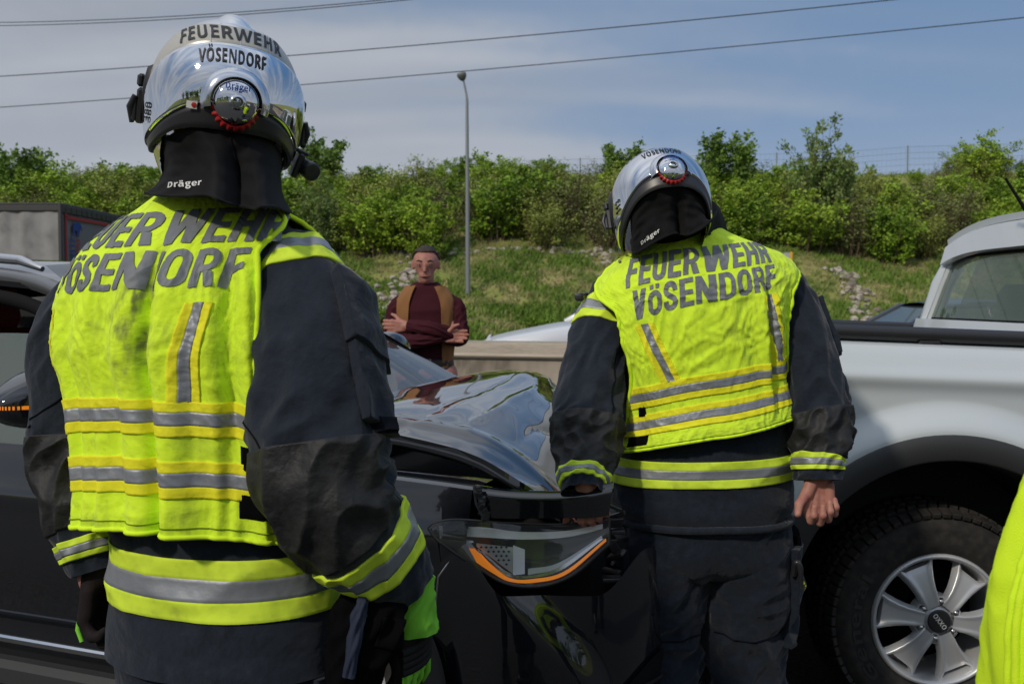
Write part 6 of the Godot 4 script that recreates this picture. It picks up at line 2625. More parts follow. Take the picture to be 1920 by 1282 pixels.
		mb.box(tc + Vector3(-0.018, 0.004, -0.01), Vector3(0.012, 0.046, 0.03), Basis(Vector3.BACK, -0.25), 0.003)
		mb.box(tc + Vector3(-0.012, 0.028, -0.008), Vector3(0.022, 0.007, 0.022), Basis(Vector3.BACK, -0.3), 0.002)
		obj("torch", mb.mesh(), M.black_satin, h)
	# amber eye shield at the front and dark face visor edge
	mb = MB.new()
	p = PackedVector3Array()
	for j in 10:
		for i in 30:
			var az := PI + deg_to_rad(lerpf(-70.0, 70.0, i / 29.0))
			var y := lerpf(0.10, shield, j / 9.0)
			p.append(Vector3(sin(az) * 0.99, y, cos(az) * (1.22 + 0.05 * (1.0 - pow(j / 9.0 * 2.0 - 1.0, 2.0)))) * HR)
	mb.grid(p, 30, 10)
	obj("eye_shield", mb.mesh(), M.amber_visor, h)
	mb = MB.new()
	p = PackedVector3Array()
	for i in 30:
		var az := PI + deg_to_rad(lerpf(-70.0, 70.0, i / 29.0))
		p.append(Vector3(sin(az) * 1.0, shield - 0.01, cos(az) * 1.22) * HR)
	mb.tube(p, PackedFloat32Array([0.004]), 6)
	obj("shield_edge", mb.mesh(), M.black_satin, h)
	return h

# skin figure under the clothes: head with face, trunk, arms and legs as one surface
func body_mesh(root: Node3D, j: Dictionary, cell := 0.02) -> MeshInstance3D:
	var prims := []
	var hp_ := []
	var hd: Transform3D = j.head        # origin at the middle of the head, z towards the back
	var H := func(x: float, y: float, z: float) -> Vector3: return hd * Vector3(x, y, z)
	prims.append([H.call(0, 0.035, 0.018), H.call(0, 0.025, -0.018), 0.080, 0.074])
	prims.append([H.call(0, -0.01, -0.025), H.call(0, -0.080, -0.048), 0.064, 0.036])
	prims.append([H.call(0, 0.012, -0.088), H.call(0, -0.026, -0.099), 0.008, 0.0115])
	prims.append([H.call(-0.02, -0.055, -0.075), H.call(0.02, -0.055, -0.075), 0.012, 0.012])
	for s: float in [-1.0, 1.0]:
		prims.append([H.call(s * 0.076, 0.015, 0.005), H.call(s * 0.078, -0.02, 0.0), 0.014, 0.010])
		prims.append([H.call(s * 0.03, 0.02, -0.078), H.call(s * 0.04, 0.02, -0.072), 0.014, 0.012])
	prims.append([H.call(0, -0.05, 0.01), j.neck, 0.048, 0.048])
	prims.append([j.neck, j.neck + Vector3(0, -0.05, 0), 0.048, 0.05])
	hp_ = prims
	prims = []
	prims.append([j.neck, j.chest, 0.05, 0.09])
	prims.append([j.chest, j.hips, 0.10, 0.10])
	for s in 2:
		var sh: Vector3 = j.shoulder[s]
		var si: Vector3 = sh.lerp(j.chest, 0.18) + Vector3(0, -0.02, 0)
		prims.append([j.chest, si, 0.075, 0.042])
		prims.append([si, j.elbow[s], 0.042, 0.036])
		prims.append([j.elbow[s], j.wrist[s], 0.034, 0.026])
		var hp: Vector3 = j.hips + (j.right as Vector3) * (0.09 if s == 1 else -0.09)
		prims.append([j.hips, hp, 0.12, 0.10])
		prims.append([hp, j.knee[s], 0.085, 0.055])
		prims.append([j.knee[s], j.ankle[s], 0.052, 0.036])
		prims.append([j.ankle[s], (j.ankle[s] as Vector3) + (j.front as Vector3) * 0.14 + Vector3(0, -0.04, 0), 0.04, 0.03])
	var head := nets(hp_, 0.0085, 0.014)
	var trunk := nets(prims, cell, 0.03)
	var st := SurfaceTool.new()
	st.append_from(trunk, 0, Transform3D())
	st.append_from(head, 0, Transform3D())
	return wobj("body", st.commit(), M.skin, root)

func boots(root: Node3D, ankle: Array, front: Vector3):
	for s in 2:
		var a: Vector3 = ankle[s]
		var mb := MB.new()
		var path := [a + Vector3(0, 0.20, 0), a + Vector3(0, 0.06, 0), a + Vector3(0, -0.02, 0) + front * 0.03, Vector3(a.x, 0.05, a.z) + front * 0.12, Vector3(a.x, 0.042, a.z) + front * 0.20]
		var l := limb(path, [0.068, 0.062, 0.062, Vector2(0.048, 0.052), Vector2(0.030, 0.034)], 3.0 + s, 0.002, 0.4)
		mb.grid(l.grid(0, 1, 24, 30), 24, 30, true)
		mb.tube(PackedVector3Array([Vector3(a.x, 0.045, a.z) + front * 0.2, Vector3(a.x, 0.042, a.z) + front * 0.215]), PackedFloat32Array([0.03, 0.012]), 16)
		var f := Basis.looking_at(front)
		mb.box(Vector3(a.x, 0.017, a.z) + front * 0.085, Vector3(0.098, 0.034, 0.30), f, 0.012)
		wobj("boot", mb.mesh(), M.boots, root)

# hi-vis vest on a trunk. k: rows t range, edge functions, fold function, materials, stripes
func vest(root: Node3D, T: Trunk, k: Dictionary) -> MeshInstance3D:
	var fold: Callable = k.fold            # (phi, h) -> metres
	var lift: Callable = k.lift            # (phi, t) -> extra height
	var V := func(phi: float, t: float, off: float) -> Vector3:
		var p := T.pt(phi, t, 0.0)
		var f: float = fold.call(phi, p.y)
		var loose := 1.0
		for b: Array in k.tapes:
			var dh: float = (p.y - (b[0] + b[1]) * 0.5) / 0.042
			loose -= 0.72 * exp(-dh * dh)
		f += k.fine.call(phi, p.y) * maxf(loose, 0.0)
		return T.pt(phi, t, f + off) + Vector3(0, lift.call(phi, t), 0)
	var nu := 180
	var nv := 160
	var p := PackedVector3Array()
	for j in nv:
		var t := float(j) / (nv - 1)
		var l: float = k.left.call(t)
		var r: float = k.right.call(t)
		for i in nu:
			p.append(V.call(lerpf(l, r, float(i) / (nu - 1)), t, 0.0))
	var mb := MB.new()
	mb.shell(p, nu, nv, 0.003, true)
	var vo := wobj("vest", mb.mesh(), k.mat, root)
	# front half
	p.clear()
	nu = 90
	nv = 80
	for j in nv:
		var t := float(j) / (nv - 1)
		var l: float = k.left.call(t) + TAU
		var r: float = k.right.call(t)
		var g: float = k.gap.call(t)
		for i in nu:
			p.append(V.call(lerpf(r + g, l - g, float(i) / (nu - 1)), t, 0.0))
	mb = MB.new()
	mb.shell(p, nu, nv, 0.003, true)
	obj("front_half", mb.mesh(), M.vest_plain, vo)
	# bound edges
	for q in [["left", -0.012], ["right", 0.012]]:
		var path := PackedVector3Array()
		for j in 120:
			var t: float = j / 119.0 * k.bind_top
			path.append(V.call(k[q[0]].call(t), t, 0.001))
		mb = MB.new()
		mb.tube(path, PackedFloat32Array([0.0048]), 8)
		obj("edge_binding", mb.mesh(), M.vest_plain, vo)
		path = PackedVector3Array()
		for j in 120:
			var t: float = j / 119.0 * k.bind_top
			var g: float = k.gap.call(t)
			path.append(V.call(k[q[0]].call(t) + (g if q[0] == "right" else -g), t, 0.001))
		mb = MB.new()
		mb.tube(path, PackedFloat32Array([0.0048]), 8)
		obj("edge_binding", mb.mesh(), M.vest_plain, vo)
	# hem with its stitch line
	var hem := PackedVector3Array()
	var stitch := PackedVector3Array()
	for i in 160:
		var ph := lerpf(k.left.call(0.0), k.right.call(0.0), i / 159.0)
		hem.append(V.call(ph, 0.0, 0.0))
		stitch.append(V.call(ph, 0.022, 0.0012))
	mb = MB.new()
	mb.tube(hem, PackedFloat32Array([0.004]), 8)
	obj("hem", mb.mesh(), M.vest_plain, vo)
	mb = MB.new()
	mb.tube(stitch, PackedFloat32Array([0.0011]), 5)
	obj("stitch_line", mb.mesh(), M.vest_stitch, vo)
	# tapes: horizontal ones by height range, upright ones by distance
	for q in k.tapes:
		var h0: float = q[0]
		var h1: float = q[1]
		tape(vo, func(u: float, v: float, o: float) -> Vector3:
			var h := lerpf(h0, h1, v)
			var t := T.at_h(h)
			return V.call(lerpf(k.left.call(t), k.right.call(t), u), t, o), 160, M.tape_yellow)
	for q in k.uprights:
		tape(vo, func(u: float, v: float, o: float) -> Vector3:
			var t := T.at_h(lerpf(q[4], q[3], u))
			var s := lerpf(lerpf(q[1], q[0], u), lerpf(q[1], q[0], u) + q[2], v)
			return V.call(T.phi_of(s, t), t, o), 60, M.tape_yellow)
	# lettering
	for q in k.words:
		mb = MB.new()
		var h0: float = q[1]
		var hh: float = q[2]
		var s0: float = q[4]
		heavy_text(mb, q[0], 1.0, q[3], func(x: float, y: float, lay: float) -> Vector3:
			var xx := x + s0
			if k.has("swallow") and xx > k.swallow[0]:
				xx = maxf(k.swallow[0], xx - k.swallow[1]) if q[0] == "VÖSENDORF" else xx
			var t := T.at_h(h0 + hh * y + k.tilt * xx)
			return V.call(T.phi_of(xx, t), t, 0.0020 + lay))
		obj("lettering", mb.mesh(), M.print_grey, vo)
	for q in k.tabs:
		p.clear()
		for j in 8:
			for i in 10:
				var t := T.at_h(lerpf(q[2], q[3], j / 7.0))
				p.append(V.call(lerpf(q[0], q[1], i / 9.0), t, 0.004 if i > 0 and i < 9 and j > 0 and j < 7 else 0.001))
		mb = MB.new()
		mb.grid(p, 10, 8, false, true)
		obj("hook_tab", mb.mesh(), M.velcro, vo)
	return vo

func jacket_mesh(T: Trunk, sleeves: Array, wr: float, t1 := 1.0) -> ArrayMesh:
	var mb := MB.new()
	var p := PackedVector3Array()
	var nu := 110
	var nv := 100
	for j in nv:
		var t := float(j) / (nv - 1) * t1
		for i in nu:
			var ph := TAU * i / nu
			var h := T.cub(T.q, t).y
			var f := wr * (ridge(nz.get_noise_3d(sin(ph) * 0.9 + 4.0, cos(ph) * 0.9, h * 7.0)) + 0.4 * nz.get_noise_3d(sin(ph) * 2.4, cos(ph) * 2.4, h * 16.0))
			p.append(T.pt(ph, t, f))
	mb.grid(p, nu, nv, true, true)
	for l: Limb in sleeves:
		mb.grid(l.grid(0.0, 1.0, 84, 130), 84, 130, true)
		# turned-in cuff
		var e := PackedVector3Array()
		for k in 3:
			for i in 84:
				e.append(l.pt(1.0 - 0.03 * k, TAU * i / 84, [0.0, -0.006, -0.012][k]))
		mb.grid(e, 84, 3, true)
	return mb.mesh()

# three-stripe hem tape on the jacket trunk over an angle range
func jacket_tape(jk: Node3D, T: Trunk, wr: float, h0: float, h1: float, yellow: Material, tilt := 0.0, wrap := 3.0):
	tape(jk, func(u: float, v: float, o: float) -> Vector3:
		var ph := lerpf(-wrap, wrap, u)
		var h := lerpf(h0, h1, v) + tilt * sin(ph)
		var t := T.at_h(h)
		var f := wr * (ridge(nz.get_noise_3d(sin(ph) * 0.9 + 4.0, cos(ph) * 0.9, h * 7.0)) + 0.4 * nz.get_noise_3d(sin(ph) * 2.4, cos(ph) * 2.4, h * 16.0))
		return T.pt(ph, t, f + o + 0.0015), 170, yellow, 0.33, 0.68)

func trousers(root: Node3D, T: Trunk, legs: Array, wr: float) -> MeshInstance3D:
	var mb := MB.new()
	var p := PackedVector3Array()
	var nu := 90
	var nv := 50
	for j in nv:
		var t := float(j) / (nv - 1)
		for i in nu:
			var ph := TAU * i / nu
			var h := T.cub(T.q, t).y
			p.append(T.pt(ph, t, wr * ridge(nz.get_noise_3d(sin(ph) * 1.0 - 2.0, cos(ph) * 1.0, h * 7.0)) - 0.012 * exp(-pow(sin(ph) / 0.07, 2.0)) * (1.0 if cos(ph) > 0.0 else 0.0) * (1.0 - t)))
	mb.grid(p, nu, nv, true, true)
	for l: Limb in legs:
		mb.grid(l.grid(0.0, 1.0, 72, 150), 72, 150, true)
	return wobj("trousers", mb.mesh(), M.navy_trousers, root)

# patch laid on a limb between angles, raised, with closed edges
func limb_patch(parent: Node3D, l: Limb, called: String, m: Material, t0: float, t1: float, a0: float, a1: float, off: float, nu := 40, nv := 50, slant := 0.0) -> MeshInstance3D:
	var p := PackedVector3Array()
	for j in nv + 2:
		var k := clampi(j - 1, 0, nv - 1)
		for i in nu + 2:
			var e := clampi(i - 1, 0, nu - 1)
			var u := float(e) / (nu - 1)
			var t := lerpf(t0, t1, float(k) / (nv - 1)) + slant * (u - 0.5)
			var o := off if i > 0 and i < nu + 1 and j > 0 and j < nv + 1 else 0.0003
			p.append(l.pt(t, lerpf(a0, a1, u), o))
	var mb := MB.new()
	mb.grid(p, nu + 2, nv + 2)
	return obj(called, mb.mesh(), m, parent)

func limb_seam(parent: Node3D, l: Limb, pts: Array, m: Material, r := 0.0014):
	var path := PackedVector3Array()
	for i in 60:
		var q := curve2(pts, i / 59.0)
		path.append(l.pt(q.x, q.y, 0.0012))
	var mb := MB.new()
	mb.tube(path, PackedFloat32Array([r]), 6)
	obj("seam", mb.mesh(), m, parent)

# neck cloth hanging from the helmet: top and bottom given as world points left to right
func neck_cloth(root: Node3D, top: Array, bottom: Array, belly: Callable, called := "neck_cloth", thick := 0.004) -> Array:
	var nu := 120
	var nv := 50
	var p := PackedVector3Array()
	for j in nv:
		var v := float(j) / (nv - 1)
		for i in nu:
			var u := float(i) / (nu - 1)
			var c := curve(top, u).lerp(curve(bottom, u), v)
			p.append(c + belly.call(u, v))
	var mb := MB.new()
	mb.shell(p, nu, nv, thick)
	var o := wobj(called, mb.mesh(), M.nape_cloth, root)
	mb = MB.new()
	var e := PackedVector3Array()
	for i in nu: e.append(p[(nv - 1) * nu + i])
	mb.tube(e, PackedFloat32Array([0.0028]), 6)
	obj("hem", mb.mesh(), M.nape_cloth, o)
	return [o, p, nu, nv]

func on_sheet(p: PackedVector3Array, nu: int, nv: int, u: float, v: float, off: float) -> Vector3:
	var x := clampf(u, 0, 1) * (nu - 1)
	var y := clampf(v, 0, 1) * (nv - 1)
	var i := mini(int(x), nu - 2)
	var j := mini(int(y), nv - 2)
	var a := p[j * nu + i].lerp(p[j * nu + i + 1], x - i)
	var b := p[(j + 1) * nu + i].lerp(p[(j + 1) * nu + i + 1], x - i)
	return a.lerp(b, y - j) + Vector3(0, 0.3, 1).normalized() * off

func firefighter_near():
	var root := thing("person", "firefighter nearest at left, seen from behind, hi-vis vest and green gloves, standing upright", "person", Vector3(-0.53, 0, -1.76))
	# ---- vest trunk
	var T := Trunk.new([
		[1.025, 0.224, 0.178, 0.028, 0.012],
		[1.09, 0.227, 0.176, 0.024, 0.010],
		[1.17, 0.232, 0.176, 0.018, 0.008],
		[1.25, 0.240, 0.176, 0.010, 0.006],
		[1.32, 0.256, 0.178, 0.0, 0.008],
		[1.38, 0.257, 0.175, 0.002, 0.006],
		[1.44, 0.248, 0.165, 0.006, 0.004],
		[1.495, 0.222, 0.145, 0.012, 0.0],
		[1.54, 0.178, 0.118, 0.016, -0.006],
		[1.57, 0.128, 0.095, 0.016, -0.012],
		[1.595, 0.092, 0.078, 0.014, -0.018]], Vector3(-0.552, 0, -1.755), 20.0)
	var vf := func(phi: float, h: float) -> float:
		var low := 1.0 - smoothstep(1.36, 1.52, h)
		var lo2 := 1.0 - smoothstep(1.15, 1.45, h)
		var f := 0.006
		# deep fold left of the middle line of the tapes
		var d := phi - 0.10 - 0.05 * (1.30 - h)
		f += (-0.020 * exp(-pow(d / 0.030, 2.0)) + 0.012 * exp(-pow((d + 0.09) / 0.07, 2.0)) + 0.016 * exp(-pow((d - 0.10) / 0.08, 2.0))) * (0.25 + 0.75 * low) * (1.0 - smoothstep(1.46, 1.54, h))
		# soft hanging folds
		f += 0.012 * low * nz.get_noise_2d(phi * 3.2 + 2.0 + 0.6 * h, h * 1.1)
		f += 0.008 * lo2 * nz.get_noise_2d(phi * 6.0, h * 1.6 + 4.0)
		# one long fold on the right side below the armhole
		f += 0.014 * exp(-pow((phi - 0.80 - 0.35 * (1.35 - h)) / 0.07, 2.0)) * smoothstep(1.5, 1.42, h) * smoothstep(1.12, 1.25, h)
		f -= 0.012 * exp(-pow((phi - 0.66 - 0.30 * (1.35 - h)) / 0.06, 2.0)) * smoothstep(1.52, 1.45, h) * smoothstep(1.12, 1.25, h)
		f += 0.006 * (1.0 - smoothstep(1.0, 1.12, h))
		return f
	var fine := func(phi: float, h: float) -> float:
		var calm := 1.0 - 0.75 * smoothstep(1.44, 1.56, h)
		return calm * (0.0034 * crumple(phi * 0.24, h * 0.8, 3.0) + 0.0007 * nz.get_noise_2d(phi * 20.0, h * 60.0))
	var la := func(t: float) -> float:
		var h := T.cub(T.q, t).y
		return -lerpf(1.62, 1.25, smoothstep(1.10, 1.36, h)) - 0.33 * smoothstep(1.46, 1.56, h)
	var ra := func(t: float) -> float:
		var h := T.cub(T.q, t).y
		return lerpf(1.32, 0.86, smoothstep(1.08, 1.30, h)) + 0.0 + 0.72 * smoothstep(1.485, 1.575, h)
	var gp := func(t: float) -> float:
		var h := T.cub(T.q, t).y
		return lerpf(0.35, 1.25, smoothstep(1.10, 1.34, h)) * (1.0 - smoothstep(1.485, 1.575, h)) + 0.012
	vest(root, T, {"fold": vf, "fine": fine, "lift": func(phi: float, t: float) -> float: return (0.030 * cos(phi * 1.2 - 0.1) - 0.004) * (1.0 - smoothstep(0.15, 0.55, t)),
		"left": la, "right": ra, "gap": gp, "mat": M.vest_near_back, "bind_top": 0.88,
		"tapes": [[1.183, 1.243], [1.085, 1.143]],
		"uprights": [[0.088, 0.062, 0.046, 1.412, 1.243], [-0.222, -0.222, 0.046, 1.40, 1.243]],
		"words": [["FEUERWEHR", 1.502, 0.058, 0.43, 0.0], ["VÖSENDORF", 1.432, 0.060, 0.42, -0.005]],
		"swallow": [0.030, 0.034], "tilt": 0.03,
		"tabs": [[0.80, 1.0, 1.205, 1.262], [0.74, 1.0, 1.13, 1.172], [0.72, 1.05, 1.058, 1.098]]})
	# ---- jacket
	var J := Trunk.new([
		[0.80, 0.222, 0.168, 0.060, 0.0], [0.86, 0.214, 0.162, 0.058, 0.0], [0.93, 0.208, 0.158, 0.055, 0.0], [1.00, 0.205, 0.155, 0.050, 0.0], [1.10, 0.212, 0.155, 0.030, 0.0], [1.22, 0.228, 0.158, 0.010, 0.0],
		[1.34, 0.235, 0.158, 0.0, 0.0], [1.44, 0.225, 0.148, 0.006, 0.0], [1.50, 0.198, 0.128, 0.012, -0.002], [1.545, 0.150, 0.100, 0.014, -0.008], [1.575, 0.10, 0.08, 0.014, -0.012], [1.60, 0.082, 0.072, 0.014, -0.016]], Vector3(-0.552, 0, -1.755), 20.0)
	var ar := limb([P(545, 484, 1.74), P(564, 545, 1.665), P(582, 660, 1.60), P(594, 785, 1.565), P(604, 888, 1.55), P(644, 968, 1.565), P(703, 1036, 1.60), P(754, 1092, 1.64)],
		[0.060, 0.083, 0.093, 0.103, 0.106, 0.092, 0.074, Vector2(0.056, 0.058)], 11.0, 0.0070, 0.60)
	var al := limb([P(205, 530, 1.86), P(156, 590, 1.875), P(140, 680, 1.88), P(142, 790, 1.875), P(144, 868, 1.86), P(154, 948, 1.83), P(168, 1015, 1.81), P(181, 1070, 1.80)],
		[0.050, 0.072, 0.083, 0.084, 0.080, 0.068, 0.056, 0.046], 23.0, 0.0065, 0.55)
	var jk := wobj("jacket", jacket_mesh(J, [ar, al], 0.005), M.navy_cloth, root)
	jacket_tape(jk, J, 0.005, 0.902, 1.002, M.tape_lime, 0.0)
	limb_tape(ar, 0.775, 0.895, jk, M.tape_lime, 0.005)
	limb_tape(al, 0.845, 0.925, jk, M.tape_lime, 0.005)
	limb_tape(ar, 0.06, 0.152, jk, M.tape_lime, 0.004)
	limb_patch(jk, ar, "elbow_patch", M.leather_black, 0.495, 0.755, -1.75, 1.2, 0.0035, 70, 70, -0.02)
	limb_patch(jk, al, "elbow_patch", M.leather_black, 0.47, 0.80, -1.6, 1.6, 0.0035, 70, 70, 0.0)
	limb_seam(jk, ar, [Vector2(0.503, -1.75), Vector2(0.499, -0.9), Vector2(0.495, 0.0), Vector2(0.489, 0.7), Vector2(0.485, 1.2)], M.thread)
	limb_seam(jk, ar, [Vector2(0.20, 0.95), Vector2(0.35, 1.0), Vector2(0.52, 1.15), Vector2(0.75, 1.25)], M.navy_seam, 0.002)
	limb_seam(jk, ar, [Vector2(0.40, -1.45), Vector2(0.45, -1.0), Vector2(0.50, -0.75)], M.navy_seam, 0.0016)
	limb_seam(jk, al, [Vector2(0.44, -1.0), Vector2(0.40, -0.4), Vector2(0.36, 0.2), Vector2(0.28, 0.6)], M.navy_seam, 0.0016)
	limb_seam(jk, al, [Vector2(0.47, -1.6), Vector2(0.475, 0.0), Vector2(0.47, 1.6)], M.thread)
	# bellows pocket on the outer side of the right sleeve
	var pk = limb_patch(jk, ar, "sleeve_pocket", M.navy_cloth, 0.215, 0.47, 0.85, 1.95, 0.020, 24, 40, 0.03)
	limb_patch(pk, ar, "pocket_flap", M.navy_cloth, 0.20, 0.325, 0.80, 2.0, 0.027, 24, 24, 0.03)
	limb_patch(pk, ar, "pocket_strap", M.navy_seam, 0.45, 0.48, 1.1, 1.5, 0.022, 12, 8)
	# ---- trousers
	var rt := J.R
	var fr := -J.B
	var cx := J.c + rt * 0.060
	var TP := Trunk.new([[0.66, 0.10, 0.06, 0.060, 0.0], [0.69, 0.18, 0.12, 0.060, 0.0], [0.735, 0.205, 0.150, 0.060, 0.0], [0.79, 0.210, 0.156, 0.060, 0.0], [0.84, 0.205, 0.155, 0.060, 0.0], [0.90, 0.198, 0.148, 0.058, 0.0], [0.95, 0.19, 0.14, 0.055, 0.0]], J.c, 20.0)
	var lg := []
	var ank := []
	for s: float in [-1.0, 1.0]:
		var hp := cx + rt * 0.095 * s + Vector3(0, 0.86, 0)
		var kn := cx + rt * 0.120 * s + Vector3(0, 0.48, 0) + fr * 0.02
		var an := cx + rt * 0.135 * s + Vector3(0, 0.09, 0)
		ank.append(an)
		lg.append(limb([hp, cx + rt * 0.108 * s + Vector3(0, 0.68, 0), kn, cx + rt * 0.128 * s + Vector3(0, 0.27, 0), an], [Vector2(0.135, 0.104), Vector2(0.128, 0.106), 0.098, 0.090, 0.085], 31.0 + s, 0.007, 0.55))
	var tr := trousers(root, TP, lg, 0.004)
	limb_patch(tr, lg[1], "thigh_pocket", M.navy_trousers, 0.10, 0.40, 0.75, 2.2, 0.020, 30, 40)
	limb_seam(tr, lg[1], [Vector2(0.02, 0.2), Vector2(0.3, 0.15), Vector2(0.6, 0.1)], M.navy_seam, 0.0016)
	limb_seam(tr, lg[0], [Vector2(0.08, -1.0), Vector2(0.09, 0.0), Vector2(0.08, 1.0)], M.navy_seam, 0.0016)
	boots(root, ank, fr)
	# spare gloves hanging from the thigh pocket
	var mb := MB.new()
	var hang := limb([P(700, 1105, 1.60), P(690, 1165, 1.585), P(672, 1225, 1.58), P(655, 1290, 1.58)], [Vector2(0.030, 0.048), Vector2(0.034, 0.060), Vector2(0.034, 0.052), Vector2(0.026, 0.040)], 41.0, 0.006, 0.4)
	mb.grid(hang.grid(0, 1, 40, 40), 40, 40, true)
	var hg := wobj("pocket_gloves", mb.mesh(), M.velcro, root)
	limb_patch(hg, hang, "strap", M.velcro, 0.25, 0.5, 0.4, 1.5, 0.004, 14, 12)
	mb = MB.new()
	var navy2 := limb([P(684, 1112, 1.550), P(668, 1180, 1.535), P(652, 1270, 1.53)], [Vector2(0.006, 0.008), Vector2(0.007, 0.010), Vector2(0.006, 0.009)], 42.0, 0.003, 0.4)
	mb.grid(navy2.grid(0, 1, 20, 24), 20, 24, true)
	obj("blue_lining", mb.mesh(), M.blue_dark, hg)
	# ---- gloved right hand
	var wr := P(764, 1098, 1.645)
	var hz := Vector3(-0.88, 0.05, -0.42).normalized()
	var hy := Vector3(-0.10, 1.0, 0.05).normalized()
	hy = (hy - hz * hy.dot(hz)).normalized()
	var hx := hy.cross(hz)
	var ht := Transform3D(Basis(hx, hy, hz), wr + Vector3(0, -0.045, 0))
	var pr := hand_prims(ht, -1.0, [0.22, 0.26, 0.32, 0.38], 0.5, 1.18)
	var gv := wobj("right_glove", nets(pr, 0.0042, 0.008), M.glove_mesh, root)
	var hb := func(x: float, y: float, z: float) -> Vector3: return ht * Vector3(x, y, z)
	mb = MB.new()
	var cuff := limb([hb.call(0, 0.062, 0), hb.call(0, 0.025, -0.002), hb.call(0, -0.010, -0.004), hb.call(0, -0.032, -0.005)], [Vector2(0.040, 0.044), Vector2(0.038, 0.040), Vector2(0.036, 0.043), Vector2(0.033, 0.046)], 43.0, 0.004, 0.3)
	mb.shell(cuff.grid(0, 1, 40, 24, 0.0, -3.3, 2.9), 40, 24, 0.003)
	obj("green_cuff", mb.mesh(), M.glove_green, gv)
	mb = MB.new()
	for k in 4:
		var pth := PackedVector3Array()
		for i in 14:
			var a := lerpf(-1.0, 1.0, i / 13.0)
			pth.append(hb.call(a * 0.044, -0.052 - 0.0115 * k, -0.024 + 0.010 * a * a))
		mb.tube(pth, PackedFloat32Array([0.0075]), 8)
	obj("knuckle_guard", mb.mesh(), M.glove_black, gv)
	mb = MB.new()
	for k in 4:
		var kx: float = [0.033, 0.011, -0.011, -0.031][k]
		mb.tube(PackedVector3Array([hb.call(-kx, -0.092, -0.019), hb.call(-kx * 1.05, -0.115, -0.017), hb.call(-kx * 1.1, -0.135, -0.006), hb.call(-kx * 1.1, -0.150, 0.012)]), PackedFloat32Array([0.0055, 0.006, 0.0055, 0.004]), 8)
	var gp2 := PackedVector3Array()
	for j in 5:
		for i in 14:
			var a := lerpf(-1.0, 1.0, i / 13.0)
			gp2.append(hb.call(a * 0.042, -0.094 - 0.0035 * j - 0.003 * sin(a * 12.0) * j / 4.0, -0.0205 + 0.006 * a * a))
	mb.grid(gp2, 14, 5)
	obj("green_finger_strip", mb.mesh(), M.glove_green, gv)
	mb = MB.new()
	var rg := PackedVector3Array()
	var rc := P(746, 1148, 1.60)
	for i in 13:
		var a := deg_to_rad(lerpf(-80, 260, i / 12.0))
		rg.append(rc + Vector3(cos(a) * 0.009, sin(a) * 0.015, sin(a) * 0.004))
	mb.tube(rg, PackedFloat32Array([0.0016]), 6)
	obj("ring", mb.mesh(), M.steel, gv)
	# ---- gloved left hand
	wr = P(186, 1062, 1.80)
	hz = Vector3(0.80, 0.0, 0.45).normalized()
	hy = Vector3(0.02, 1, 0.0)
	hy = (hy - hz * hy.dot(hz)).normalized()
	hx = hy.cross(hz)
	ht = Transform3D(Basis(hx, hy, hz), wr + Vector3(0, -0.01, 0))
	pr = hand_prims(ht, 1.0, [0.7, 0.8, 0.85, 0.9], 0.6, 1.04)
	gv = wobj("left_glove", nets(pr, 0.0046, 0.008), M.glove_mesh, root)
	mb = MB.new()
	hb = func(x: float, y: float, z: float) -> Vector3: return ht * Vector3(x, y, z)
	mb.tube(PackedVector3Array([hb.call(-0.03, -0.075, -0.018), hb.call(-0.035, -0.10, -0.016), hb.call(-0.036, -0.12, -0.004)]), PackedFloat32Array([0.004, 0.005, 0.004]), 8)
	obj("green_finger_strip", mb.mesh(), M.glove_green, gv)
	# ---- helmet and neck cloth
	var hc := P(421, 196, 1.735)
	var toward := (Vector3(0, EYE, 0) - hc).normalized()
	var zb := (toward + Vector3(0.02, -0.06, 0)).normalized()
	var xb := Vector3.UP.cross(zb).normalized()
	var yb := zb.cross(xb)
	var hb2 := Basis(xb, yb, zb) * Basis(Vector3.UP, 0.08) * Basis(Vector3.BACK, deg_to_rad(-6.5))
	helmet(root, Transform3D(hb2, hc), "380", true)
	var ht2 := Transform3D(hb2, hc)
	var top := []
	for q in [[-0.86, -0.95], [-0.84, -0.62], [-0.74, -0.46], [-0.5, -0.31], [-0.2, -0.26], [0.1, -0.26], [0.4, -0.29], [0.66, -0.40], [0.84, -0.60], [0.90, -0.85]]:
		top.append(ht2 * hel(q[0], q[1], -0.006))
	var bot := [P(272, 362, 1.70), P(300, 366, 1.63), P(350, 367, 1.575), P(394, 366, 1.545), P(420, 379, 1.535), P(452, 386, 1.565), P(487, 391, 1.545), P(512, 386, 1.57), P(532, 394, 1.66), P(549, 402, 1.76)]
	var bel := func(u: float, v: float) -> Vector3:
		var s := sin(v * PI)
		var d := -0.014 * s
		d += 0.016 * v * exp(-pow((u - 0.40) / 0.055, 2.0)) - 0.030 * smoothstep(0.1, 0.6, v) * exp(-pow((u - 0.505) / 0.035, 2.0)) + 0.018 * v * exp(-pow((u - 0.62 - 0.08 * v) / 0.06, 2.0))
		d -= 0.016 * s * exp(-pow((u - 0.24 - 0.10 * v) / 0.06, 2.0))
		d += 0.010 * s * exp(-pow((u - 0.16) / 0.05, 2.0)) - 0.018 * v * exp(-pow((u - 0.80) / 0.06, 2.0))
		d += 0.004 * nz.get_noise_2d(u * 9.0, v * 4.0)
		return Vector3(0.008 * s * sin((u - 0.5) * -3.0), 0, d)
	var nc := neck_cloth(root, top, bot, bel)
	mb = MB.new()
	text_on(mb, "Dräger", func(x: float, y: float) -> Vector3: return on_sheet(nc[1], nc[2], nc[3], lerpf(0.135, 0.285, x), lerpf(0.90, 0.76, y) - 0.02 * x, 0.0022), 700, "Droid Sans", 0.15)
	obj("lettering", mb.mesh(), M.white_print, nc[0])
	mb = MB.new()
	var sm := PackedVector3Array()
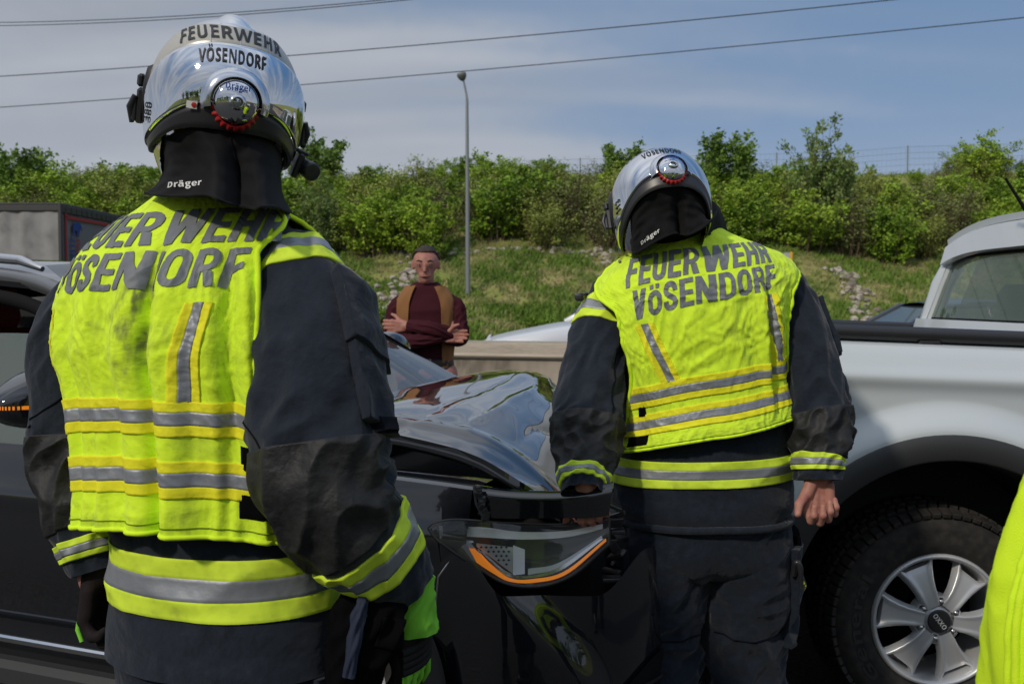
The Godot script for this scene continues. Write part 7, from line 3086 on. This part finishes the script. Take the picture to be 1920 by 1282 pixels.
	for i in 30: sm.append(on_sheet(nc[1], nc[2], nc[3], 0.505, i / 29.0 * 0.7, 0.001))
	mb.tube(sm, PackedFloat32Array([0.0016]), 6)
	obj("seam", mb.mesh(), M.navy_seam, nc[0])
	# ---- figure
	var head := Transform3D(hb2, hc + Vector3(0.0, -0.035, -0.01))
	body_mesh(root, {"head": head, "neck": P(410, 385, 1.745), "chest": J.c + Vector3(0, 1.33, 0), "hips": cx + Vector3(0, 0.90, 0), "right": rt, "front": fr,
		"shoulder": [P(190, 505, 1.86), P(545, 470, 1.72)], "elbow": [P(142, 885, 1.86), P(606, 905, 1.55)], "wrist": [P(176, 1105, 1.80), P(762, 1118, 1.64)],
		"knee": [(lg[0].path[2]), (lg[1].path[2])], "ankle": ank})

func firefighter_far():
	var root := thing("person", "second firefighter, bending his head over the dented bonnet, bare hands, hi-vis vest", "person", Vector3(0.50, 0, -2.70))
	var yaw := -3.0
	var T := Trunk.new([
		[1.060, 0.234, 0.178, 0.018, 0.03],
		[1.085, 0.228, 0.176, 0.018, 0.03],
		[1.12, 0.224, 0.172, 0.018, 0.028],
		[1.18, 0.224, 0.170, 0.014, 0.026],
		[1.26, 0.236, 0.172, 0.006, 0.026],
		[1.34, 0.252, 0.172, -0.002, 0.024],
		[1.42, 0.268, 0.165, -0.003, 0.018],
		[1.475, 0.262, 0.150, 0.0, 0.005],
		[1.52, 0.226, 0.128, 0.010, -0.014],
		[1.555, 0.168, 0.105, 0.010, -0.036],
		[1.590, 0.108, 0.086, -0.006, -0.055],
		[1.635, 0.070, 0.066, -0.030, -0.085]], Vector3(0.497, 0, -2.70), yaw)
	var vf := func(phi: float, h: float) -> float:
		var low := 1.0 - smoothstep(1.34, 1.50, h)
		var f := 0.007
		f += 0.010 * low * nz.get_noise_2d(phi * 2.6 + 1.5 * h + 7.0, h * 1.6)
		# crumples from folding
		# long slanting fold from the right shoulder blade down
		var d := phi - 0.50 - 0.55 * (1.40 - h)
		f += (0.014 * exp(-pow((d + 0.06) / 0.07, 2.0)) - 0.022 * exp(-pow((d - 0.05) / 0.05, 2.0))) * smoothstep(1.48, 1.38, h) * smoothstep(1.05, 1.2, h)
		f += 0.008 * (1.0 - smoothstep(1.05, 1.15, h))
		return f
	var fine := func(phi: float, h: float) -> float:
		var calm := 1.0 - 0.70 * smoothstep(1.42, 1.55, h)
		return calm * (0.0060 * crumple(phi * 0.24 + 0.25 * h, h - phi * 0.05, 8.0) + 0.0008 * nz.get_noise_2d(phi * 20.0, h * 60.0))
	var la := func(t: float) -> float:
		var h := T.cub(T.q, t).y
		return -lerpf(1.35, 0.95, smoothstep(1.05, 1.30, h)) - 0.72 * smoothstep(1.40, 1.50, h)
	var ra := func(t: float) -> float:
		var h := T.cub(T.q, t).y
		return lerpf(1.30, 1.02, smoothstep(1.05, 1.30, h)) + 0.58 * smoothstep(1.40, 1.50, h)
	var gp := func(t: float) -> float:
		var h := T.cub(T.q, t).y
		return lerpf(0.4, 1.1, smoothstep(1.05, 1.30, h)) * (1.0 - smoothstep(1.42, 1.52, h)) + 0.012
	vest(root, T, {"fold": vf, "fine": fine, "lift": func(phi: float, t: float) -> float: return 0.055 * sin(phi * 0.85) * (1.0 - smoothstep(0.35, 0.9, t)) + 0.010 * cos(phi),
		"left": la, "right": ra, "gap": gp, "mat": M.vest_far_back, "bind_top": 0.74,
		"tapes": [[1.170, 1.224], [1.098, 1.152]],
		"uprights": [[-0.180, -0.125, 0.048, 1.372, 1.222], [0.118, 0.148, 0.046, 1.404, 1.222]],
		"words": [["FEUERWEHR", 1.476, 0.066, 0.365, -0.022], ["VÖSENDORF", 1.402, 0.066, 0.352, -0.010]],
		"tilt": 0.10, "tabs": [[-0.98, -0.84, 1.145, 1.175], [-1.15, -0.80, 1.072, 1.098]]})
	var J := Trunk.new([
		[0.805, 0.205, 0.165, 0.035, 0.0], [0.86, 0.243, 0.180, 0.022, 0.0], [0.92, 0.246, 0.180, 0.020, 0.0], [0.98, 0.240, 0.176, 0.022, 0.006], [1.05, 0.228, 0.168, 0.022, 0.012], [1.16, 0.216, 0.160, 0.015, 0.018],
		[1.30, 0.228, 0.158, 0.0, 0.02], [1.42, 0.238, 0.150, -0.003, 0.012], [1.49, 0.215, 0.128, 0.004, -0.002], [1.54, 0.160, 0.100, 0.010, -0.024], [1.575, 0.098, 0.080, 0.0, -0.040], [1.64, 0.064, 0.062, -0.030, -0.085]], Vector3(0.497, 0, -2.70), yaw)
	var al := limb([P(1158, 548, 2.74), P(1130, 610, 2.68), P(1116, 690, 2.62), P(1103, 780, 2.565), P(1100, 840, 2.515), P(1096, 888, 2.455), P(1093, 926, 2.41)],
		[0.066, 0.074, 0.082, 0.088, 0.084, 0.062, 0.048], 51.0, 0.0075, 0.6)
	var ar := limb([P(1455, 530, 2.74), P(1490, 600, 2.69), P(1516, 690, 2.64), P(1532, 770, 2.60), P(1536, 826, 2.57), P(1534, 866, 2.55), P(1535, 900, 2.54)],
		[0.066, 0.078, 0.080, 0.082, 0.076, 0.066, 0.060], 61.0, 0.0080, 0.6)
	var jk := wobj("jacket", jacket_mesh(J, [al, ar], 0.0055), M.navy_cloth, root)
	jacket_tape(jk, J, 0.0055, 0.935, 1.003, M.tape_lime, 0.006, 2.6)
	limb_tape(al, 0.855, 0.935, jk, M.tape_lime, 0.004)
	limb_tape(ar, 0.80, 0.905, jk, M.tape_lime, 0.004)
	limb_tape(al, 0.10, 0.19, jk, M.tape_lime, 0.004)
	limb_patch(jk, al, "elbow_patch", M.leather_black, 0.53, 0.86, -1.7, 1.5, 0.0035, 60, 60)
	limb_patch(jk, ar, "elbow_patch", M.leather_black, 0.52, 0.80, -1.6, 1.6, 0.0035, 60, 60, -0.06)
	limb_seam(jk, al, [Vector2(0.53, -1.7), Vector2(0.535, 0), Vector2(0.53, 1.5)], M.thread, 0.0012)
	limb_seam(jk, ar, [Vector2(0.55, -1.6), Vector2(0.52, 0), Vector2(0.49, 1.6)], M.thread, 0.0012)
	limb_seam(jk, al, [Vector2(0.2, 0.6), Vector2(0.35, 0.55), Vector2(0.53, 0.6)], M.navy_seam, 0.0018)
	limb_patch(jk, ar, "sleeve_pocket", M.navy_cloth, 0.12, 0.30, 1.4, 2.4, 0.018, 20, 24)
	# waist fold of the jacket hem
	var mb := MB.new()
	var hem := PackedVector3Array()
	for i in 80: hem.append(J.pt(lerpf(-2.6, 2.6, i / 79.0), 0.04, 0.010))
	mb.tube(hem, PackedFloat32Array([0.010]), 8)
	obj("hem", mb.mesh(), M.navy_cloth, jk)
	mb = MB.new()
	var col := PackedVector3Array()
	for i in 41: col.append(J.pt(TAU * i / 40.0, 0.97, 0.002))
	mb.tube(col, PackedFloat32Array([0.020]), 10)
	obj("collar", mb.mesh(), M.navy_cloth, jk)
	# shoulder lamp clipped on the left strap
	mb = MB.new()
	mb.box(P(1087, 557, 2.66), Vector3(0.022, 0.022, 0.03), Basis(Vector3.UP, 0.4), 0.007)
	mb.tube(PackedVector3Array([P(1087, 557, 2.66), P(1100, 552, 2.70)]), PackedFloat32Array([0.008, 0.006]), 8)
	obj("shoulder_lamp", mb.mesh(), M.black_satin, jk)
	# ---- trousers
	var rt := T.R
	var fr := -T.B
	var cx := T.c + rt * 0.030
	var TP := Trunk.new([[0.655, 0.12, 0.07, 0.030, 0.0], [0.685, 0.205, 0.135, 0.030, 0.0], [0.72, 0.236, 0.162, 0.030, 0.0], [0.76, 0.242, 0.170, 0.030, 0.0], [0.80, 0.236, 0.168, 0.030, 0.0], [0.86, 0.222, 0.160, 0.030, 0.0], [0.92, 0.21, 0.15, 0.026, 0.0]], T.c, yaw)
	var lg := []
	var ank := []
	for s: float in [-1.0, 1.0]:
		var an := cx + rt * 0.135 * s + Vector3(0, 0.09, 0)
		ank.append(an)
		lg.append(limb([cx + rt * 0.108 * s + Vector3(0, 0.84, 0), cx + rt * 0.118 * s + Vector3(0, 0.66, 0) + fr * 0.01, cx + rt * 0.118 * s + Vector3(0, 0.46, 0) + fr * 0.02, cx + rt * 0.128 * s + Vector3(0, 0.26, 0), an], [Vector2(0.155, 0.126), Vector2(0.150, 0.130), 0.116, 0.104, 0.09], 71.0 + s, 0.008, 0.5))
	var tr := trousers(root, TP, lg, 0.005)
	var pl := limb_patch(tr, lg[0], "thigh_pocket", M.navy_trousers, 0.12, 0.50, -2.0, -0.85, 0.024, 30, 40)
	limb_patch(pl, lg[0], "pocket_flap", M.leather_black, 0.06, 0.17, -1.95, -0.95, 0.034, 20, 12, 0.03)
	var prr := limb_patch(tr, lg[1], "thigh_pocket", M.navy_trousers, 0.12, 0.48, 0.85, 2.1, 0.024, 30, 40)
	limb_patch(prr, lg[1], "pocket_opening", M.velcro, 0.085, 0.15, 1.1, 1.9, 0.020, 16, 12)
	limb_seam(tr, lg[0], [Vector2(0.42, -0.8), Vector2(0.43, 0), Vector2(0.42, 0.9)], M.navy_seam, 0.002)
	limb_seam(tr, lg[1], [Vector2(0.42, -0.9), Vector2(0.43, 0), Vector2(0.42, 0.8)], M.navy_seam, 0.002)
	mb = MB.new()
	var cb := limb([P(1488, 1078, 2.60), P(1492, 1056, 2.585), P(1500, 1062, 2.58), P(1503, 1100, 2.59)], [0.007, 0.008, 0.008, 0.006], 2.0, 0.001, 0.5)
	mb.grid(cb.grid(0, 1, 12, 20), 12, 20, true)
	obj("pocket_strap", mb.mesh(), M.black_satin, prr)
	mb = MB.new()
	text_on(mb, "Textile", func(x: float, y: float) -> Vector3: return lg[1].pt(lerpf(0.22, 0.285, x), lerpf(1.02, 1.10, y), 0.0255))
	obj("lettering", mb.mesh(), M.tape_yellow, prr)
	mb = MB.new()
	var tb := PackedVector3Array()
	for j in 2:
		for i in 2: tb.append(lg[1].pt(0.345 + 0.045 * j, 1.62 + 0.10 * i, 0.0256))
	mb.grid(tb, 2, 2)
	obj("pocket_label", mb.mesh(), M.white_print, prr)
	# snap hook on the left thigh with its red tab
	mb = MB.new()
	var ho := P(1178, 1152, 2.52)
	var lp := PackedVector3Array()
	for i in 21:
		var a := TAU * i / 20.0
		lp.append(ho + Vector3(sin(a) * 0.010, cos(a) * 0.017 + 0.006, 0))
	mb.tube(lp, PackedFloat32Array([0.0022]), 6)
	mb.lathe(ho + Vector3(0, -0.016, 0), Vector3(0.1, -1, 0), PackedVector2Array([Vector2(0.0, 0), Vector2(0.006, 0.001), Vector2(0.006, 0.008), Vector2(0.003, 0.010), Vector2(0.003, 0.018), Vector2(0.005, 0.02), Vector2(0.005, 0.026), Vector2(0.0, 0.027)]), 12)
	lp = PackedVector3Array()
	for i in 17:
		var a := deg_to_rad(lerpf(60.0, 400.0, i / 16.0))
		lp.append(ho + Vector3(0.002 + cos(a) * 0.010, -0.058 + sin(a) * 0.019, 0.002))
	mb.tube(lp, PackedFloat32Array([0.0024]), 6)
	obj("snap_hook", mb.mesh(), M.steel, tr)
	mb = MB.new()
	mb.box(P(1147, 1112, 2.53), Vector3(0.008, 0.030, 0.006), Basis(Vector3.BACK, -0.35), 0.002)
	obj("red_tab", mb.mesh(), M.red_plastic, tr)
	boots(root, ank, fr)
	# ---- bare hands
	var hz := Vector3(0.05, 0.22, 1.0).normalized()
	var hy := Vector3(0.03, 1.0, 0.0)
	hy = (hy - hz * hy.dot(hz)).normalized()
	var ht := Transform3D(Basis(hy.cross(hz), hy, hz), P(1534, 888, 2.535))
	wobj("right_hand", nets(hand_prims(ht, -1.0, [1.12, 1.18, 1.24, 1.28], 0.6, 1.04), 0.0029, 0.0036), M.skin, root)
	hz = Vector3(0.15, 0.10, -1.0).normalized()
	hy = Vector3(-0.20, 0.95, 0.10)
	hy = (hy - hz * hy.dot(hz)).normalized()
	ht = Transform3D(Basis(hy.cross(hz), hy, hz), P(1100, 903, 2.425))
	wobj("left_hand", nets(hand_prims(ht, 1.0, [1.35, 1.4, 1.4, 1.4], 0.25, 0.92), 0.0032, 0.004), M.skin, root)
	# ---- helmet
	var hc := P(1236, 384, 2.66) + Vector3(0, 0, 0)
	var toward := (Vector3(0, EYE, 0) - hc).normalized()
	var rgt := Vector3.UP.cross(toward).normalized()
	var zb := (toward * 0.86 + Vector3.UP * 0.47 + rgt * 0.20).normalized()
	var xb := (rgt - zb * rgt.dot(zb)).normalized()
	var hb := Basis(xb, zb.cross(xb), zb) * Basis(Vector3.BACK, deg_to_rad(9.0))
	helmet(root, Transform3D(hb, hc), "113", false, -1.06)
	var ht2 := Transform3D(hb, hc)
	var top := []
	for q in [[-0.97, -1.00], [-0.90, -0.70], [-0.78, -0.47], [-0.5, -0.30], [-0.2, -0.25], [0.1, -0.25], [0.4, -0.28], [0.70, -0.40], [0.88, -0.62], [0.96, -0.9]]:
		top.append(ht2 * hel(q[0], q[1], -0.006))
	var bot := [P(1184, 452, 2.60), P(1189, 474, 2.56), P(1208, 466, 2.535), P(1236, 449, 2.525), P(1262, 438, 2.53), P(1277, 438, 2.55), P(1288, 441, 2.535), P(1313, 430, 2.52), P(1334, 413, 2.53), P(1345, 396, 2.58)]
	var bel := func(u: float, v: float) -> Vector3:
		var s := sin(v * PI)
		var d := -0.010 * s + 0.014 * v * exp(-pow((u - 0.40) / 0.07, 2.0)) - 0.026 * v * exp(-pow((u - 0.545) / 0.035, 2.0)) + 0.018 * v * exp(-pow((u - 0.66) / 0.07, 2.0))
		d += 0.012 * s * exp(-pow((u - 0.22 + 0.1 * v) / 0.06, 2.0)) - 0.012 * s * exp(-pow((u - 0.33 - 0.1 * v) / 0.05, 2.0))
		return Vector3(0, 0.003 * s, d + 0.004 * nz.get_noise_2d(u * 8.0, v * 4.0))
	var nc := neck_cloth(root, top, bot, bel)
	mb = MB.new()
	text_on(mb, "Dräger", func(x: float, y: float) -> Vector3: return on_sheet(nc[1], nc[2], nc[3], lerpf(0.205, 0.345, x), lerpf(0.93, 0.81, y) - 0.02 * x, 0.0055), 700, "Droid Sans", 0.15)
	obj("lettering", mb.mesh(), M.white_print, nc[0])
	wobj("flash_hood", nets([[hc + Vector3(0, 0.0, -0.01), Vector3(0.475, 1.55, -2.77), 0.092, 0.098], [Vector3(0.475, 1.55, -2.77), Vector3(0.49, 1.50, -2.72), 0.098, 0.090]], 0.010, 0.02), M.nape_cloth, root)
	# side lappet on the right
	var lt := [P(1318, 375, 2.60), P(1330, 372, 2.64), P(1341, 378, 2.68), P(1349, 388, 2.74)]
	var lb := [P(1322, 436, 2.62), P(1338, 440, 2.66), P(1354, 444, 2.70), P(1365, 447, 2.76)]
	neck_cloth(root, lt, lb, func(u: float, v: float) -> Vector3: return Vector3(0.006 * sin(v * PI), 0, -0.01 * sin(u * PI)), "neck_cloth")
	body_mesh(root, {"head": Transform3D(hb, hc + Vector3(0, 0.005, -0.06)), "neck": Vector3(0.47, 1.52, -2.82), "chest": Vector3(0.497, 1.34, -2.69), "hips": cx + Vector3(0, 0.90, 0), "right": rt, "front": fr,
		"shoulder": [P(1158, 556, 2.74), P(1455, 540, 2.74)], "elbow": [P(1102, 835, 2.53), P(1536, 835, 2.57)], "wrist": [P(1094, 925, 2.43), P(1535, 915, 2.54)],
		"knee": [lg[0].path[2], lg[1].path[2]], "ankle": ank})

# third firefighter: only the edge of the open vest reaches into the frame
func firefighter_edge():
	var cz := -1.10
	var root := thing("person", "third firefighter cut off by the right edge, only the side of the bright vest visible", "person", Vector3(0.795, 0, cz))
	var T := Trunk.new([
		[0.72, 0.215, 0.16, 0.0, 0.0], [0.82, 0.214, 0.16, 0.0, 0.0], [0.92, 0.213, 0.16, 0.0, 0.0], [1.04, 0.214, 0.158, 0.0, 0.0], [1.10, 0.208, 0.15, 0.0, 0.0], [1.16, 0.198, 0.14, 0.004, 0.0], [1.22, 0.184, 0.125, 0.008, 0.0], [1.28, 0.150, 0.11, 0.012, 0.0], [1.32, 0.10, 0.085, 0.014, 0.0]], Vector3(0.772, 0, cz), -6.0)
	var vf := func(phi: float, h: float) -> float:
		return 0.006 + 0.014 * nz.get_noise_2d(phi * 3.0 + 3.0, h * 2.2) - 0.040 * exp(-pow((phi + 1.02 + 1.0 * (h - 0.95)) / 0.035, 2.0)) + 0.012 * exp(-pow((phi + 0.88 + 1.0 * (h - 0.95)) / 0.07, 2.0))
	var la := func(t: float) -> float: return -1.50
	var ra := func(t: float) -> float: return 1.45
	var gp := func(t: float) -> float: return 0.05
	vest(root, T, {"fold": vf, "fine": func(phi: float, h: float) -> float: return 0.0025 * crumple(phi * 0.2, h, 1.0), "lift": func(phi: float, t: float) -> float: return 0.0, "left": la, "right": ra, "gap": gp, "mat": M.vest_plain, "bind_top": 0.95,
		"tapes": [[0.80, 0.86]], "uprights": [], "words": [], "tilt": 0.0, "tabs": []})
	var zmb := MB.new()
	var zp := PackedVector3Array()
	for i in 60:
		var h := lerpf(0.75, 1.28, i / 59.0)
		zp.append(T.pt(-1.02 - 1.0 * (h - 0.95), T.at_h(h), -0.012))
	zmb.tube(zp, PackedFloat32Array([0.008]), 8)
	wobj("fold_shade_strip", zmb.mesh(), M.velcro, root)  # black strip added to darken the deep groove of the fold
	var cx := T.c
	var rt := T.R
	var fr := -T.B
	var TP := Trunk.new([[0.62, 0.19, 0.14, 0, 0], [0.70, 0.19, 0.14, 0, 0], [0.80, 0.18, 0.13, 0, 0], [0.92, 0.17, 0.12, 0, 0]], T.c, -6.0)
	var lg := []
	var ank := []
	for s: float in [-1.0, 1.0]:
		var an := cx + rt * 0.12 * s + Vector3(0, 0.09, 0)
		ank.append(an)
		lg.append(limb([cx + rt * 0.09 * s + Vector3(0, 0.74, 0), cx + rt * 0.10 * s + Vector3(0, 0.44, 0) + fr * 0.03, an], [0.11, 0.095, 0.085], 81.0 + s, 0.007, 0.5))
	trousers(root, TP, lg, 0.005)
	boots(root, ank, fr)
	# sleeves reach forward, away from the camera
	var sl := []
	for s: float in [-1.0, 1.0]:
		var sh := cx + rt * (0.115 * s + 0.02) + Vector3(0, 1.20, 0) + fr * 0.05
		sl.append(limb([sh - rt * 0.02 * s, sh - rt * 0.02 * s + Vector3(0, -0.14, 0) + fr * 0.10, sh - rt * 0.05 * s + Vector3(0, -0.26, 0) + fr * 0.17, sh - rt * 0.15 * s + Vector3(0, -0.24, 0) + fr * 0.24], [0.048, 0.052, 0.046, 0.038], 91.0 + s, 0.006, 0.5))
	var J := Trunk.new([[0.70, 0.19, 0.145, 0, 0], [0.9, 0.195, 0.145, 0, 0], [1.05, 0.19, 0.14, 0, 0], [1.15, 0.175, 0.128, 0.008, 0], [1.25, 0.145, 0.10, 0.012, 0], [1.33, 0.085, 0.075, 0.014, 0]], T.c, -6.0)
	wobj("jacket", jacket_mesh(J, sl, 0.004), M.navy_cloth, root)
	var hc := cx + rt * 0.065 + Vector3(0, 1.46, 0) + fr * 0.10
	var hb := Basis(Vector3.UP, deg_to_rad(6.0)) * Basis(Vector3.RIGHT, -0.5)
	helmet(root, Transform3D(hb, hc), "207", false)
	var wz := []
	for s in 2: wz.append(sl[s].path[3])
	body_mesh(root, {"head": Transform3D(hb, hc), "neck": cx + Vector3(0, 1.34, 0) + fr * 0.03, "chest": cx + Vector3(0, 1.10, 0), "hips": cx + Vector3(0, 0.80, 0), "right": rt, "front": fr,
		"shoulder": [sl[0].path[0], sl[1].path[0]], "elbow": [sl[0].path[2], sl[1].path[2]], "wrist": wz, "knee": [lg[0].path[1], lg[1].path[1]], "ankle": ank}, 0.024)

# bystander behind the car, facing the camera with folded arms
func bystander():
	var cz := -6.1
	var cx := P(800, 678, 6.1).x
	var root := thing("person", "bystander with folded arms behind the black car, brown belt and blue jeans", "person", Vector3(cx, 0, cz))
	var C := Vector3(cx, 0, cz)
	var T := Trunk.new([[1.05, 0.150, 0.112, 0, 0], [1.12, 0.153, 0.115, 0, 0], [1.22, 0.165, 0.12, 0, 0], [1.34, 0.175, 0.12, 0, 0], [1.42, 0.165, 0.105, 0, 0], [1.48, 0.12, 0.085, 0, 0], [1.52, 0.068, 0.065, 0, 0]], C, 180.0)
	var arms := []
	for s: float in [-1.0, 1.0]:
		# upper arm down, forearm across the chest
		var sh := C + Vector3(s * 0.110, 1.425, -0.01)
		var el := C + Vector3(s * 0.198, 1.185, 0.07)
		arms.append(limb([sh, C + Vector3(s * 0.172, 1.375, 0.0), C + Vector3(s * 0.192, 1.28, 0.02), el, C + Vector3(s * 0.06, 1.20 + 0.035 * s, 0.185), C + Vector3(-s * 0.10, 1.225 + 0.03 * s, 0.165)], [0.035, 0.056, 0.056, 0.051, 0.045, 0.036], 101.0 + s, 0.005, 0.5, 12.0))
	var shirt := wobj("shirt", jacket_mesh(T, arms, 0.004), M.maroon, root)
	shirt.name = "shirt"
	var vf := func(phi: float, t: float, o: float) -> Vector3: return T.pt(phi, t, 0.012 + 0.006 * nz.get_noise_2d(phi * 3.0, t * 5.0) + o)
	for s: float in [-1.0, 1.0]:
		var p := PackedVector3Array()
		for j in 24:
			for i in 20:
				var t := lerpf(-0.0, 0.86, j / 23.0)
				p.append(vf.call(s * lerpf(0.15, 2.72 - 0.25 * (1.0 - j / 23.0), i / 19.0), t, 0.0) - Vector3(0, 0.05 * (1.0 - j / 23.0), 0))
		var mb := MB.new()
		mb.shell(p, 20, 24, 0.006)
		obj("open_vest", mb.mesh(), M.tan_cloth, shirt)
	var TP := Trunk.new([[0.80, 0.175, 0.125, 0, 0], [0.88, 0.178, 0.128, 0, 0], [0.96, 0.168, 0.118, 0, 0], [1.05, 0.160, 0.112, 0, 0]], C, 180.0)
	var lg := []
	var ank := []
	for s: float in [1.0, -1.0]:
		var an := C + Vector3(s * 0.10, 0.09, 0)
		ank.append(an)
		lg.append(limb([C + Vector3(s * 0.085, 0.88, 0), C + Vector3(s * 0.09, 0.5, 0.01), an], [0.092, 0.066, 0.06], 111.0 + s, 0.005, 0.5))
	var tr := trousers(root, TP, lg, 0.003)
	tr.material_override = M.denim
	tr.name = "jeans"
	var mb := MB.new()
	var p := PackedVector3Array()
	for k in 4:
		for i in 60:
			p.append(TP.pt(TAU * i / 60.0, TP.at_h([1.012, 1.012, 1.047, 1.047][k]), [0.001, 0.006, 0.006, 0.001][k]))
	mb.grid(p, 60, 4, true)
	var bl := obj("belt", mb.mesh(), M.belt_brown, tr)
	mb = MB.new()
	var bz := TP.pt(PI, TP.at_h(1.03), 0.009)
	for q in [[0, 0.024, 0.07, 0.007], [0, -0.024, 0.07, 0.007], [0.033, 0, 0.007, 0.05], [-0.033, 0, 0.007, 0.05]]:
		mb.box(bz + Vector3(q[0], q[1], 0), Vector3(q[2], q[3], 0.006), Basis.IDENTITY, 0.002)
	obj("buckle", mb.mesh(), M.trim_chrome, bl)
	boots(root, ank, Vector3(0, 0, 1))
	var hb := Basis(Vector3.UP, PI) * Basis(Vector3.RIGHT, -0.12)
	var hc := C + Vector3(0.0, 1.625, 0.03)
	var hd := Transform3D(hb, hc)
	body_mesh(root, {"head": hd, "neck": C + Vector3(0, 1.48, 0), "chest": C + Vector3(0, 1.30, 0), "hips": C + Vector3(0, 0.95, 0), "right": Vector3.LEFT, "front": Vector3.BACK,
		"shoulder": [arms[1].path[0], arms[0].path[0]], "elbow": [arms[1].path[3], arms[0].path[3]], "wrist": [arms[1].path[5], arms[0].path[5]], "knee": [lg[0].path[1], lg[1].path[1]], "ankle": ank}, 0.015)
	for s in 2:
		var a: Vector3 = arms[s].path[5]
		var sx := -1.0 if s == 0 else 1.0
		var ht := Transform3D(Basis(Vector3(0, 1, 0), Vector3(sx, 0, 0.1).normalized(), Vector3(0, 0, -sx)).orthonormalized(), a)
		wobj("hand", nets(hand_prims(ht, 1.0, [0.5, 0.5, 0.5, 0.5], 0.5), 0.006, 0.006), M.skin, root)
	# hair, brows, eyes, mouth
	mb = MB.new()
	p.clear()
	for j in 14:
		for i in 30:
			var az := TAU * i / 30.0
			var el := lerpf(PI * 0.5, lerpf(-0.42, 0.70, smoothstep(0.35, -0.60, cos(az))), j / 13.0)
			var d := Vector3(sin(az) * cos(el), sin(el), cos(az) * cos(el))
			var r := 1.0 + 0.05 * nz.get_noise_3d(d.x * 5.0, d.y * 5.0, d.z * 5.0)
			p.append(hd * (Vector3(d.x * 0.0835, 0.030 + d.y * 0.090, 0.004 + d.z * 0.100) * r))
	mb.grid(p, 30, 14, true)
	wobj("hair", mb.mesh(), M.hair_brown, root)
	for q in [["eye", M.eye_white, 0.011, 0.0055, 0.016], ["pupil", M.belt_brown, 0.0055, 0.005, 0.016]]:
		for s: float in [-1.0, 1.0]:
			mb = MB.new()
			mb.lathe(hd * Vector3(s * 0.032, q[4] - 0.008, -0.086 - (0.004 if q[0] == "pupil" else 0.0)), hb * Vector3(0, 0, -1), PackedVector2Array([Vector2(q[2], -0.003), Vector2(q[2] * 0.8, 0.003), Vector2(0, 0.005)]), 12, q[3] / q[2])
			wobj(q[0], mb.mesh(), q[1], root)
	mb = MB.new()
	for s: float in [-1.0, 1.0]:
		mb.tube(PackedVector3Array([hd * Vector3(s * 0.016, 0.030, -0.093), hd * Vector3(s * 0.034, 0.036, -0.090), hd * Vector3(s * 0.050, 0.030, -0.078)]), PackedFloat32Array([0.004, 0.005, 0.003]), 6)
	wobj("eyebrows", mb.mesh(), M.hair_brown, root)
	mb = MB.new()
	mb.tube(PackedVector3Array([hd * Vector3(-0.024, -0.060, -0.088), hd * Vector3(0, -0.058, -0.098), hd * Vector3(0.024, -0.060, -0.088)]), PackedFloat32Array([0.003, 0.006, 0.003]), 6)
	wobj("mouth", mb.mesh(), M.lips, root)
